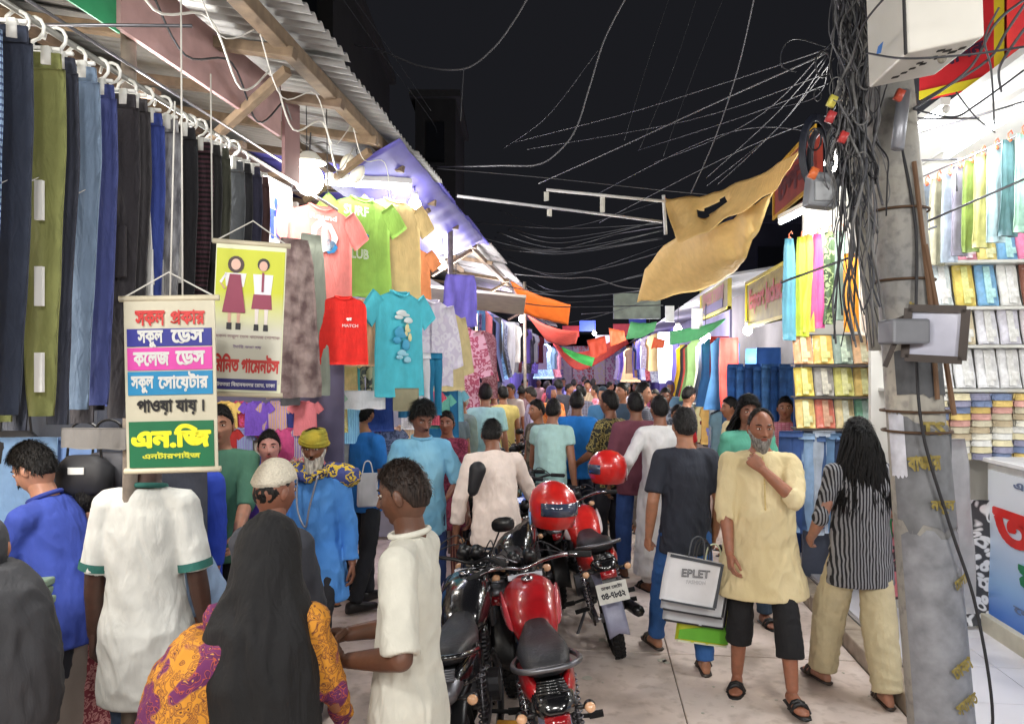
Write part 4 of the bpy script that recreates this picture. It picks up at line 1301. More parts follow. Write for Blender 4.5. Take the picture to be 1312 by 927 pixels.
# lit lean-to awning at the violet-lit sheets
m = MB(); m.box((0, 0, 0), (1.1, .9, .03)); o = m.build('awning', plain((232, 226, 204), .6)); o.location = P(612, 385, 8.6); o.rotation_euler = (R(-8), R(6), YAW)
tag(o, 'pale lit awning over the floral kurtas on the left', 'awning')

# more small stock packed round the T-shirts
EX_ = [((226, 120, 140), 400, 470, 5.5), ((250, 226, 150), 428, 505, 5.7), ((120, 180, 230), 444, 520, 5.8), ((240, 150, 110), 497, 448, 5.8), ((60, 90, 170), 488, 505, 5.9), ((236, 236, 230), 530, 505, 6.2), ((200, 70, 90), 548, 500, 6.3), ((110, 190, 170), 562, 505, 6.4), ((150, 110, 200), 402, 515, 5.6), ((236, 200, 90), 416, 540, 5.6), ((90, 150, 220), 440, 550, 5.9),
       ((226, 226, 236), 458, 545, 6.0), ((230, 110, 160), 480, 545, 6.0), ((70, 80, 110), 500, 550, 6.0), ((240, 190, 150), 516, 545, 6.2), ((130, 200, 220), 580, 500, 7.0), ((250, 240, 200), 388, 470, 5.4), ((60, 140, 190), 386, 520, 5.4)]
for i, (c, px, py, d) in enumerate(EX_):
    hang_shirt(P(px, py, d), YAW + R(rnd.uniform(6, 34)), cloth(c, tuple(min(255, v+45) for v in c), ['plain', 'floral', 'stripe', 'plain'][i % 4], .8),
               '%s small top packed among the low stock, between %s and %s tops' % (cname(c), cname(EX_[i-1][0]), cname(EX_[(i+1) % len(EX_)][0])), 'small tops packed under the T-shirts', scale=.42, seed=i*1.7)
# kids' clothes wall between the people, left
CW = [(250, 212, 120), (245, 140, 150), (176, 210, 240), (170, 150, 235), (80, 84, 190), (226, 90, 150), (110, 190, 230), (240, 230, 210), (60, 66, 140), (206, 60, 60), (130, 90, 210), (240, 190, 60)]
k = 0
for row, (py, hgt) in enumerate(((518, .30), (552, .30), (588, .34), (626, .34))):
    for px in range(288, 404, 21):
        c = CW[(k*5 + row*3) % len(CW)]
        hang_shirt(P(px + rnd.uniform(-2, 2), py-4, 4.75 + rnd.uniform(-.05, .05)), YAW + R(rnd.uniform(-8, 14)), cloth(c, CW[(k*7+2) % 12], ['plain', 'floral', 'plain', 'stripe'][k % 4], .8),
                   '%s child top, %s in the %s row of the childrenswear wall' % (cname(c), ['first', 'second', 'third', 'fourth', 'fifth', 'sixth', 'seventh', 'eighth'][(px-288)//21], ['top', 'second', 'third', 'lowest'][row]), 'childrenswear wall', scale=.31, hang=False, seed=k)
        k += 1
m = MB(); m.box((0, .06, 0), (.95, .03, 1.25)); o = m.build('display_board', plain((96, 92, 120), .7)); o.location = P(345, 560, 4.85); o.rotation_euler = (0, 0, YAW); tag(o, 'blue grey board behind the childrenswear', 'board')
# counter and goods below the trousers
m = MB(); m.box((-2.45, 3.3, .40), (.6, 2.2, .8)); tag(m.build('stall_counter', plain((150, 140, 130), .7), bevel=.01), 'wooden counter of the trouser stall', 'counter')
GF = 'folded clothes piled on the left counter'
for i in range(16):
    yv = 2.3 + (i % 8)*.27; xx = -2.3 - .28*(i//8)
    c = [(60, 90, 160), (150, 180, 220), (40, 50, 90), (190, 196, 206), (90, 120, 190), (40, 42, 48), (120, 140, 120), (170, 160, 200)][(i*3) % 8]
    m = MB(); n = 5 + i % 3
    for j in range(n): m.box((rnd.uniform(-.01, .01), rnd.uniform(-.01, .01), .018 + j*.036), (.26, .26, .033), (0, 0, rnd.uniform(-.05, .05)))
    o = m.build('folded_pile', cloth(c, fold=.4), bevel=.008); o.location = (xx, yv, .805)
    tag(o, 'pile of %s folded clothes, %s pile in the %s row on the left counter' % (cname(c), ['nearest', 'second', 'third', 'fourth', 'fifth', 'sixth', 'seventh', 'farthest'][i % 8], ['front', 'back'][i//8]), 'clothes pile', GF)
hang_cloth(P(208, 545, 2.9), YAW + R(4), cloth((124, 136, 206)), .26, .13, 'periwinkle folded shirt under the trousers', 'shirt', 'folded_shirt', seed=2, amp=.01)
hang_cloth(P(120, 548, 2.85), YAW - R(4), cloth((120, 118, 116)), .26, .08, 'grey folded shirt under the trousers', 'shirt', 'folded_shirt', seed=3, amp=.01)
hang_cloth(P(28, 560, 3.55), YAW, cloth((126, 160, 200)), .34, .66, 'light blue cloth hanging behind the boy', 'cloth', seed=6, amp=.03)
hang_cloth(P(128, 560, 3.6), YAW, cloth((120, 150, 200)), .5, .5, 'blue denim cloth hanging in the stall depth', 'cloth', seed=7, amp=.03)
hang_cloth(P(60, 500, 3.75), YAW, cloth((70, 74, 84)), .9, .9, 'dark wall cloth behind the boy vendor', 'cloth', seed=8, amp=.02)
hang_cloth(P(196, 480, 3.5), YAW, cloth((54, 58, 70)), .52, 1.0, 'dark wall cloth behind the scroll banner', 'cloth', seed=9, amp=.02)
# black bags under the trousers
for i, (px, py, d) in enumerate(((108, 592, 3.3), (140, 588, 3.4), (20, 560, 3.6))):
    m = MB(); m.loft([((0, 0, -.14), (.09, 0, 0), (0, .05, 0)), ((0, 0, -.12), (.12, 0, 0), (0, .06, 0)), ((0, 0, -.02), (.12, 0, 0), (0, .06, 0)), ((0, 0, .03), (.07, 0, 0), (0, .04, 0))], 16, sq=3)
    t = thing('shoulder_bag', ['black bag with a white label hanging behind the boy', 'dark grey bag beside the black bag with a label', 'black bag partly above the boy head'][i], 'bag', P(px, py, d), YAW)
    m.build('body', plain([(34, 34, 38), (60, 60, 66), (30, 30, 34)][i], .6), t, smooth=True)
    m = MB(); m.tube(spline([(-.08, 0, 0), (-.05, 0, .16), (.05, 0, .16), (.08, 0, 0)], 5), .006, 5); m.build('strap', BLACKP, t)
    if i == 0: m = MB(); m.box((.0, -.064, -.03), (.07, .004, .03)); m.build('label_patch', WHITEP, t)
# ropes hanging by the poster
for i, (px, py0, py1, d) in enumerate(((232, 0, 380, 2.42), (224, 130, 380, 2.42), (270, 95, 310, 2.9), (372, 20, 245, 4.4), (392, 110, 250, 4.5), (418, 115, 250, 4.6))):
    wire('cord', [P(px, py0, d), P(px + (-6 if i == 1 else 2), py1, d)], .003, WHITECABLE if i < 3 else CABLE, ['white cord rising from the scroll banner', 'second white cord of the scroll banner', 'white cord of the poster rod', 'thin cord at the first roof brace', 'thin cord left of the bulb shade', 'thin cord beside the roof socket'][i], 'cord', seg=2)
# ------------------------------------------------------------------ right: fabric shop (nearest)
WALLW = plain((226, 224, 218), .7, 0, .06, 4, .1)
def wallbox(c, size, mat, label, name='wall', cat='wall'):
    m = MB(); m.box(c, size); return tag(m.build(name, mat), label, cat)
wallbox((3.35, 5.75, 1.75), (2.6, .05, 3.3), WALLW, 'white back wall of the nearest fabric shop on the right', 'shop_wall')
wallbox((4.55, 3.6, 1.75), (.05, 4.2, 3.3), WALLW, 'white side wall of the fabric shop', 'shop_wall')
ce = MB(); ce.box((3.3, 4.65, 3.42), (2.5, 2.2, .04)); tag(ce.build('shop_ceiling', plain((236, 236, 232), .5, var=.04)), 'white panelled ceiling of the fabric shop', 'ceiling')
for k in range(4):
    m = MB(); m.box((2.4 + k*.6, 4.65, 3.392), (.02, 2.2, .012)); m.build('ceiling_strip', plain((190, 190, 188), .5), bpy.data.objects['shop_ceiling'])
tube_lamp(P(1168, 172, 4.3), P(1212, 140, 3.95), 6, 'short fluorescent tube nearest the pole in the fabric shop')
tube_lamp(P(1213, 200, 4.75), P(1330, 126, 3.9), 9, 'long fluorescent tube across the shop ceiling')
# goods on the back wall: rows of packages
PAL = [(150, 196, 232), (236, 240, 240), (238, 196, 110), (90, 160, 220), (240, 150, 176), (250, 232, 170), (206, 224, 240), (150, 92, 74), (236, 130, 90), (232, 226, 236), (180, 210, 190), (240, 214, 120)]
rows = [(333, .20, 'top shelf', [(240, 226, 190), (130, 184, 220), (236, 160, 180), (240, 220, 140), (130, 184, 226), (240, 140, 180), (226, 110, 70), (60, 64, 90)]),
        (392, .30, 'second shelf', [(40, 120, 190), (230, 240, 244), (232, 208, 110), (130, 180, 220), (236, 236, 232), (140, 90, 76), (240, 206, 150), (90, 94, 110)]),
        (441, .25, 'third shelf', [(226, 226, 246), (232, 232, 236), (236, 222, 190), (232, 232, 240), (226, 224, 236), (236, 226, 230), (240, 220, 220), (228, 228, 232)]),
        (497, .28, 'fourth shelf', [(236, 236, 238)]*8)]
for py, h_, rn, cs in rows:
    z = P(1200, py, 5.2).z
    m = MB(); m.box((3.05, 5.60, z-.015), (1.9, .26, .02)); tag(m.build('shelf', plain((214, 214, 208), .5)), 'white ' + rn + ' of the fabric shop back wall', 'shelf')
    for i in range(8):
        px = 1188 + i*26 if rn == 'top shelf' else 1180 + i*29
        p = P(px, py, 5.25 - i*.015)
        package((p.x, p.y, z), YAW + R(rnd.uniform(-3, 3)), cs[i], .148, h_, '%s packaged fabric, %s from the pole on the %s' % (cname(cs[i]), ['first', 'second', 'third', 'fourth', 'fifth', 'sixth', 'seventh', 'eighth'][i], rn), 'fabric packages on the shop wall', i)
# stacks of folded cloth
GF2 = 'stacks of folded fabric in the right shop'
for i in range(7):
    px = 1175 + i*27; d = 5.1
    p = P(px, 588, d)
    t = thing('fabric_stack', 'stack of folded fabric, %s from the pole on the shop counter' % ['first', 'second', 'third', 'fourth', 'fifth', 'sixth', 'seventh'][i], 'fabric stack', (p.x, p.y, 1.28), YAW, GF2)
    for j in range(10):
        c = [(236, 232, 216), (214, 206, 180), (226, 196, 120), (150, 150, 176), (240, 240, 236), (196, 180, 150), (222, 170, 160), (120, 136, 170), (238, 228, 190)][(i*4 + j*5) % 9]
        m = MB(); panel(m, [(.042, -.066, .066), (0, -.07, .07)], .12, .012, i+j*.3, 6, 5, fx=20, fz=30)
        o = m.build('folded_cloth', cloth(c, fold=.5), t, smooth=True); o.location = (rnd.uniform(-.006, .006), rnd.uniform(-.015, .01), j*.045)
# hanging scarves along the shop front, each from an orange clip
SC = [((206, 206, 226), 1172, 240), ((196, 214, 240), 1186, 236), ((196, 190, 160), 1201, 230), ((214, 228, 240), 1216, 224), ((168, 160, 180), 1229, 214), ((144, 168, 90), 1243, 207), ((214, 206, 130), 1258, 199), ((190, 214, 216), 1275, 190), ((96, 130, 136), 1292, 180), ((190, 232, 200), 1310, 172), ((176, 190, 226), 1330, 166)]
for i, (c, px, py) in enumerate(SC):
    d = 5.0 - i*.085
    hang_cloth(P(px, py, d), YAW + R(12), cloth(c, tuple(int(v*.75) for v in c), 'tie', 2.5, rough=.5), .125, .56, '%s scarf hung from an orange clip, number %s from the pole' % (cname(c), ['one', 'two', 'three', 'four', 'five', 'six', 'seven', 'eight', 'nine', 'ten', 'eleven'][i]), 'scarf', 'scarf', 'scarves clipped under the shop ceiling', seed=i, amp=.022, th=.03, fx=26, gather=.7, hook=plain((222, 96, 60), .4))
wire('rod', [P(1160, 236, 5.05), P(1340, 158, 4.1)], .006, STEEL, 'thin rod carrying the clipped scarves', 'rod', seg=2)
for i, (a, b_) in enumerate((((1165, 175, 4.5), (1320, 128, 3.7)), ((1168, 206, 4.5), (1230, 204, 4.3)), ((1173, 120, 4.2), (1173, 225, 4.2)), ((1165, 152, 4.0), (1255, 152, 3.8)), ((1225, 215, 4.2), (1226, 245, 4.2)), ((1185, 285, 3.6), (1330, 222, 3.3)), ((1000, 362, 3.8), (1200, 290, 3.6)))):
    wire('shop_wire', [P(*a), P(*b_)], .006, STEEL, ['thin rod running under the shop ceiling', 'short horizontal rod by the pole', 'thin upright rod by the pole under the white box', 'pale rod just under the shop ceiling', 'short dark ceiling hook', 'taut wire in front of the scarves', 'taut wire across the colourful scarves of the second shop'][i], 'wire', seg=3)
# counter with printed sign
ct = thing('shop_counter', 'white shop counter with blue printed sign in red Bengali letters', 'counter', (0, 0, 0))
m = MB(); m.box((3.0, 3.5, .70), (.66, 3.7, 1.14)); m.build('cabinet', plain((222, 222, 220), .5), ct, bevel=.01)
m = MB(); m.box((2.72, 3.5, .19), (.22, 3.76, .13)); m.build('plinth', plain((206, 200, 180), .6), ct, bevel=.006)
m = MB(); m.box((3.0, 3.5, 1.285), (.72, 3.78, .03)); m.build('top', plain((236, 236, 238), .25), ct, bevel=.005)
def blue_mat():
    m_, nt, b = _base('sign_print')
    tc = nt.nodes.new('ShaderNodeTexCoord'); sp = nt.nodes.new('ShaderNodeSeparateXYZ')
    nt.links.new(tc.outputs['Object'], sp.inputs[0])
    mr = nt.nodes.new('ShaderNodeMapRange'); mr.inputs[1].default_value = .25; mr.inputs[2].default_value = .95
    nt.links.new(sp.outputs[2], mr.inputs[0])
    r = _ramp(nt, mr.outputs[0], [(0, lin((40, 110, 214))), (.35, lin((150, 190, 236))), (1, lin((226, 232, 240)))])
    nt.links.new(r.outputs[0], b.inputs['Base Color']); b.inputs['Roughness'].default_value = .35
    return m_
m = MB(); m.box((2.662, 3.5, .73), (.012, 3.62, .98)); sp_ = m.build('sign_panel', blue_mat(), ct)
RL = (R(90), 0, R(-90))
text('তাসিনন', 1.9, .34, plain((216, 36, 30), .4), (2.652, 4.30, .92), ct, rot=RL, bold=.05)
text('যামাল ফযাশন', 1.5, .20, plain((24, 130, 84), .4), (2.652, 4.20, .60), ct, rot=RL, bold=.045)
text('এখােন সকল পকার কাপড় পাওয়া যায়', 2.4, .06, plain((70, 90, 140), .4), (2.652, 3.8, 1.16), ct, rot=RL, bold=.03)
text('েদাকান নং ১২, নতুন বাজার', 2.2, .06, plain((110, 120, 150), .4), (2.652, 3.9, .38), ct, rot=RL, bold=.03)
# grey plastic-wrapped long coats and patterned cloth by the counter end
hang_cloth(P(1222, 562, 4.55), YAW + R(8), plain((168, 168, 172), .28, var=.12, scale=12, bump=.4), .26, 1.08, 'long pale grey gown in clear plastic behind the pole', 'gown', 'hanging_gown', seed=31, amp=.045, taper=1.2, gather=.6)
hang_cloth(P(1206, 552, 4.4), YAW, cloth((86, 90, 96)), .12, .45, 'dark grey sleeve hanging beside the grey gown', 'cloth', seed=32, amp=.03)
hang_cloth(P(1250, 640, 5.0), YAW + R(-10), cloth((232, 232, 234), (70, 70, 74), 'floral', .7), .22, .85, 'black and white patterned dress at the counter corner', 'dress', 'hanging_dress', seed=33, amp=.03, taper=1.5)
hang_cloth(P(1178, 545, 4.6), YAW, cloth((130, 196, 214)), .16, .25, 'aqua cloth glimpsed between pole and gown', 'cloth', seed=34)
hang_cloth(P(1143, 628, 5.2), YAW + R(10), cloth((216, 80, 60), (60, 130, 80), 'floral', .5), .22, .62, 'red and green child dress behind the striped woman', 'dress', 'hanging_dress', seed=35, amp=.03)
hang_cloth(P(1160, 640, 5.0), YAW + R(10), cloth((70, 56, 60), (206, 120, 130), 'floral', .5), .20, .66, 'dark dress with pink flowers beside the pole', 'dress', 'hanging_dress', seed=36, amp=.03)
# red and yellow sign boards over the shop
REDS = plain((196, 36, 44), .5, var=.1); YELS = plain((214, 200, 40), .5, var=.08)
def qboard(A, B, top, label, mat, edge, name='sign_board', e=.05):
    """upright board whose lower edge runs A-B"""
    A, B = Vector(A), Vector(B)
    d = B-A; t = thing(name, label, 'sign', A, math.atan2(d.y, d.x)); L = math.hypot(d.x, d.y); dz = d.z
    m = MB(); m.poly([(0, 0, 0), (L, 0, dz), (L, 0, dz+top), (0, 0, top)], .04, (0, -1, 0)); m.build('panel', mat, t)
    m = MB(); m.poly([(0, -.006, 0), (L, -.006, dz), (L, -.006, dz+e), (0, -.006, e)], .012, (0, -1, 0))
    m.poly([(L-e, -.006, dz+e+.002), (L, -.006, dz+e+.002), (L, -.006, dz+top), (L-e, -.006, dz+top)], .012, (0, -1, 0)); m.build('frame', edge, t)
    return t, L
t, L = qboard(P(1178, 128, 4.5), P(1287, 104, 4.15), .62, 'red shop board with yellow edge and small dark lettering below the white box', REDS, YELS)
text('ফযাশন', .30, .07, plain((60, 30, 60), .5), (L*.45, -.012, .19), t, bold=.05, rot=(R(90), R(-8), 0))
t, L = qboard(P(1290, 108, 4.1), P(1345, 64, 3.4), .75, 'red shop board with yellow edge at the far upper right corner', REDS, YELS)
wallbox(P(1275, 30, 5.2), (1.1, .05, 1.6), plain((70, 72, 80), .8), 'dark upper wall behind the red board', 'wall')

# ------------------------------------------------------------------ utility pole
def pole_mat():
    m, nt, b = _base('pole_concrete')
    n1, _ = _noise(nt, 3, 6, (1, 1, .4)); n2, _ = _noise(nt, 22, 6)
    r1 = _ramp(nt, n1.outputs[0], [(0.35, lin((128, 128, 128))), (0.55, lin((168, 164, 154))), (0.7, lin((196, 190, 176)))])
    r2 = _ramp(nt, n2.outputs[0], [(0.3, (.55, .55, .58, 1)), (0.5, (1, 1, 1, 1))])
    mx = nt.nodes.new('ShaderNodeMix'); mx.data_type = 'RGBA'; mx.blend_type = 'MULTIPLY'; mx.inputs[0].default_value = .8
    nt.links.new(r1.outputs[0], mx.inputs[6]); nt.links.new(r2.outputs[0], mx.inputs[7]); nt.links.new(mx.outputs[2], b.inputs['Base Color'])
    b.inputs['Roughness'].default_value = .6; _bump(nt, b, n2.outputs[0], .4, .008)
    return m
base = G(1213, 3.28); top_ = P(1134, 60, 3.45)
pole = thing('utility_pole', 'grey leaning utility pole with old posters and a tangle of cables', 'pole', base)
axis = top_ - base
def onp(t_, off=(0, 0, 0)): return axis*t_ + Vector(off)
m = MB(); m.tube([onp(-.05), onp(.25), onp(.5), onp(.8), onp(1.35)], [.136, .130, .120, .110, .095], 24); m.build('shaft', pole_mat(), pole, smooth=True)
def wrap(z0, z1, a0, a1, rgb, nm, jag=.01, dr=.004, seed=0):
    """paper pasted round the shaft"""
    mb = MB(); n = 12; vs = []; fs = []; rr = random.Random(seed)
    rows_ = 5
    for j in range(rows_+1):
        z = z0 + (z1-z0)*j/rows_; t_ = z/axis.z
        rad = np.interp(t_, [-.05, .25, .5, .8, 1.35], [.136, .130, .120, .110, .095]) + dr
        for i in range(n+1):
            a = a0 + (a1-a0)*i/n
            zz = z + (rr.uniform(-jag, jag) if j in (0, rows_) else 0)
            p = onp(zz/axis.z); vs.append(p + RGT*math.cos(a)*rad + FWD*math.sin(a)*rad)
    for j in range(rows_):
        for i in range(n):
            a = j*(n+1)+i; fs.append((a, a+1, a+n+2, a+n+1))
    mb.add(vs, fs); return mb.build(nm, plain(rgb, .6, var=.3, scale=14, bump=.25), pole, smooth=True)
wrap(.25, 1.18, R(-165), R(-15), (138, 140, 146), 'poster', .02, .004, 1)
wrap(1.20, 1.66, R(-170), R(-20), (118, 120, 124), 'poster', .03, .005, 2)
wrap(1.42, 1.70, R(-176), R(-140), (214, 216, 226), 'poster', .01, .008, 3)
wrap(2.05, 2.34, R(-70), R(-20), (130, 170, 186), 'poster', .02, .006, 4)
wrap(1.78, 1.98, R(-150), R(-30), (86, 88, 92), 'poster', .01, .006, 5)
YP = plain((150, 134, 70), .7, var=.5, scale=40)
def pole_text(s_, z, a, w_, h_, nm='painted_letters', roll=0, m_=None):
    t_ = z/axis.z; rad = np.interp(t_, [-.05, .25, .5, .8, 1.35], [.136, .130, .120, .110, .095]) + .014
    p = onp(t_) + RGT*math.cos(a)*rad + FWD*math.sin(a)*rad
    return text(s_, w_, h_, m_ or YP, p, pole, rot=(R(90), R(roll), YAW + (a + PI/2)), bold=.05, name=nm)
pole_text('টস', 2.17, R(-95), .09, .05); pole_text('ল', 2.13, R(-60), .05, .09)
pole_text('TS', 1.64, R(-90), .11, .06); pole_text('বাজার', 1.49, R(-110), .13, .07, roll=-6)
pole_text('নতুন', 1.30, R(-85), .11, .06); pole_text('েমলা', .98, R(-60), .09, .05, roll=-20)
pole_text('ঢাকা', .62, R(-75), .11, .06, roll=-30); pole_text('সবাগত', .47, R(-72), .12, .06, roll=-25); pole_text('বই', .33, R(-65), .07, .06, roll=-20)
# iron straps, rope bindings, thin batten and hanging cable on the pole
for z_ in (2.62, 2.30, 1.62, 1.71):
    p = onp(z_/axis.z); m = MB(); m.torus(p, .142 if z_ < 2 else .125, .006, 'Z', 28, 6); m.build('strap', plain((92, 70, 52), .7, .3), pole, smooth=True)
m = MB(); m.tube([onp(.52, -FWD*.135 + RGT*.03), onp(.64, -FWD*.135 + RGT*.035), onp(.83, -FWD*.125 + RGT*.02)], .011, 6); m.tube([onp(.50, -FWD*.13 + RGT*.10), onp(.60, -FWD*.14 + RGT*.07), onp(.72, -FWD*.14 + RGT*.03)], .012, 6)
m.build('batten', plain((112, 84, 62), .7), pole)
m = MB(); m.tube(spline([onp(.86, -FWD*.10 - RGT*.02), onp(.74, -FWD*.13 + RGT*.0), onp(.60, -FWD*.15 - RGT*.05), onp(.48, -FWD*.16 - RGT*.06), onp(.36, -FWD*.17 + RGT*.02), onp(.26, -FWD*.17 + RGT*.10), onp(.12, -FWD*.13 + RGT*.155), onp(.02, RGT*.15)], 8), .007, 6); m.build('cable', CABLE, pole, smooth=True)
# floodlight seen from behind on a bracket
fl = thing('floodlight', 'dark square floodlight clamped to the pole, unlit', 'floodlight', P(1172, 428, 2.98), YAW)
m = MB(); m.box((-.035, .02, .01), (.15, .13, .10)); m.build('ballast_box', plain((128, 130, 136), .45, .3), fl, bevel=.01)
m = MB()
Mf = Euler((0, R(4), R(-35))).to_matrix()
for a_, b_ in (((-.10, 0, -.10), (.10, 0, -.10)), ((-.10, 0, .10), (.10, 0, .10)), ((-.10, 0, -.1), (-.10, 0, .10)), ((.10, 0, -.10), (.10, 0, .10))):
    m.bar(Mf @ Vector(a_) + Vector((.07, -.02, 0)), Mf @ Vector(b_) + Vector((.07, -.02, 0)), .03, .03)
m.build('housing', plain((62, 54, 50), .5, .3), fl)
m = MB(); m.box((.07, -.015, 0), (.18, .008, .18), Mf); m.build('glass', plain((188, 190, 206), .15), fl)
m = MB(); m.bar((-.12, .0, -.13), (-.05, -.01, .05), .016); m.bar((-.10, .05, .04), (.06, .04, .10), .016); m.build('bracket', plain((62, 54, 50), .6, .3), fl)
# white distribution box
A = G(1113, 2.94, 3.01); B = G(1163, 2.61, 3.01); C_ = G(1262, 2.48, 3.01); D_ = A + (C_-B)
bx = thing('junction_box', 'white electrical box with a blue sticker fixed high on the pole', 'electrical box', (0, 0, 0))
m = MB(); h = Vector((-.02, 0, .62)); vs = [A, B, C_, D_]; m.add(vs + [v+h for v in vs], [(0, 1, 2, 3)[::-1], (4, 5, 6, 7), (0, 1, 5, 4), (1, 2, 6, 5), (2, 3, 7, 6), (3, 0, 4, 7)])
m.build('cabinet', plain((218, 216, 208), .4, .1, .06, 5, .05), bx, bevel=.008)
nl = (B-A).cross(Vector((0, 0, 1))).normalized()
nl = nl if nl.dot(-FWD) > 0 or nl.dot(-RGT) > 0 else -nl
e = (B-A).normalized(); off = nl*.004
m = MB(); q_ = B - e*.004; m.poly([q_ - e*.014 + off*1.2, q_ + off*1.2, q_ + off*1.2 + h, q_ - e*.014 + off*1.2 + h], .006, nl); m.build('door_seam', plain((40, 40, 42), .6), bx)
def onA(u, z): return A + (B-A)*u + Vector((0, 0, z)) + off
m = MB(); m.poly([onA(.24, .10), onA(.36, .09), onA(.80, .29), onA(.66, .30)], .003, nl); m.build('sticker', plain((70, 130, 210), .5), bx)
m = MB(); m.poly([onA(.62, .42), onA(.72, .42), onA(.72, .50), onA(.62, .50)], .012, nl); m.build('latch', plain((60, 60, 62), .5), bx)
dn = Vector((0, 0, -1))
def onB(u, v): return A + (B-A)*u + (D_-A)*v + dn*.003
for (u, v, a_, b2) in ((.78, .60, .05, .10), (.70, .72, .05, .10), (.84, .48, .04, .1), (.66, .50, .045, .09), (.60, .60, .04, .08), (.50, .46, .045, .08), (.56, .38, .045, .08), (.42, .36, .04, .08), (.32, .30, .04, .08), (.22, .22, .05, .1), (.76, .82, .05, .08)):
    m = MB(); m.poly([onB(u, v), onB(u+a_, v), onB(u+a_, v+b2), onB(u, v+b2)], .004, dn); m.build('vent_hole', plain((42, 40, 38), .8), bx)
m = MB(); m.ell(onB(.62, .70), (.016, .016, .02), 10, 8); m.build('cable_gland', plain((120, 116, 104), .5), bx)
# cables tangled on the pole: each strand of its own
r_ = random.Random(11)
gc = 'cables tangled round the leaning pole'
for i in range(64):
    x0 = r_.uniform(1062, 1122); y0 = r_.uniform(-30, 20)
    pts = [P(x0, y0, 3.3 + r_.uniform(-.15, .15))]
    x = x0; yv = y0
    yend = r_.choice([240, 300, 400, 440, 270, 200])
    x1 = 1104 + r_.uniform(-44, 34)
    n = 8
    for k in range(1, n+1):
        f = k/n
        xx = x0 + (x1-x0)*f + r_.uniform(-17, 17)*(1-f*.5); yy_ = y0 + (yend-y0)*f + r_.uniform(-8, 8)
        pts.append(P(xx, yy_, 3.2 + r_.uniform(-.12, .10)))
    o = MB().tube(spline(pts, 5), r_.choice([.0016, .0025, .0025, .0035, .0045, .006]), 5).build('cable', r_.choice([CABLE, CABLEG, CABLEG, plain((70, 72, 78), .6), plain((92, 92, 96), .6)]), smooth=True)
    tag(o, 'dark and grey cable strands matted together down the left of the leaning pole', 'cable', gc)
for i in range(14):    # loops and coils
    cx, cy = r_.uniform(1040, 1120), r_.uniform(60, 250); rad = r_.uniform(6, 20)
    pts = [P(cx + rad*.6*math.cos(a), cy + rad*math.sin(a), 3.1 + .06*math.sin(a*1.3+i)) for a in [k*2*PI/12*1.15 for k in range(13)]]
    o = MB().tube(spline(pts, 4), r_.choice([.0025, .004]), 5).build('cable_loop', r_.choice([CABLE, CABLEG]), smooth=True)
    tag(o, 'looped cable ends sticking out beside the leaning pole', 'cable', 'loops of cable beside the pole')
for i, (cx, cy, rx, ry, n, m_) in enumerate(((1046, 195, 15, 42, 5, plain((34, 38, 52), .5)), (1050, 205, 10, 36, 4, plain((60, 62, 70), .5)))):
    mb = MB()
    for k in range(n):
        mb.tube([P(cx + (rx+k*1.6)*math.cos(a), cy + (ry+k*1.5)*math.sin(a), 3.3 + k*.012) for a in [j*2*PI/20 for j in range(21)]], .007, 5)
    tag(mb.build('cable_coil', m_, smooth=True), ['large dark coil of cable hanging left of the pole', 'smaller grey coil inside the dark coil'][i], 'cable coil')
t = thing('meter_box', 'grey meter box hung below the dark cable coil', 'box', P(1052, 245, 3.25), YAW)
m = MB(); m.box((0, 0, 0), (.13, .08, .15), (0, R(6), 0)); m.build('case', plain((130, 134, 140), .5), t, bevel=.012)
m = MB(); m.box((0, -.045, -.01), (.09, .01, .08)); m.build('cover', plain((160, 164, 168), .3), t)
for i, (px, py, c) in enumerate(((1064, 150, (176, 60, 62)), (1080, 176, (186, 62, 60)), (1042, 222, (214, 110, 60)), (1066, 130, (206, 196, 90)), (1152, 122, (190, 80, 60)))):
    m = MB(); m.box((0, 0, 0), (.03, .025, .045), (.2, .4, .1)); o = m.build('connector', plain(c, .4), smooth=True); o.location = P(px, py, 3.08)
    tag(o, ['upper red connector in the cable tangle', 'lower red connector in the cable tangle', 'orange connector at the foot of the coil', 'small yellow connector in the tangle', 'red connector just under the white box'][i], 'connector')
# second thin post beside the pole
m = MB(); p0, p1 = G(1128, 3.75, 2.0), P(1088, 100, 3.6); m.tube([p0, p1], .055, 12); m.build('thin', plain((150, 148, 140), .6)) and tag(bpy.data.objects['thin'], 'pale slim post left of the leaning pole', 'post'); bpy.data.objects['thin'].name = 'slim_post'
m = MB(); m.tube([P(1158, 118, 3.25), P(1150, 190, 3.2)], .028, 8); tag(m.build('conduit', plain((150, 152, 160), .4, .4), smooth=True), 'grey conduit under the white box', 'conduit')

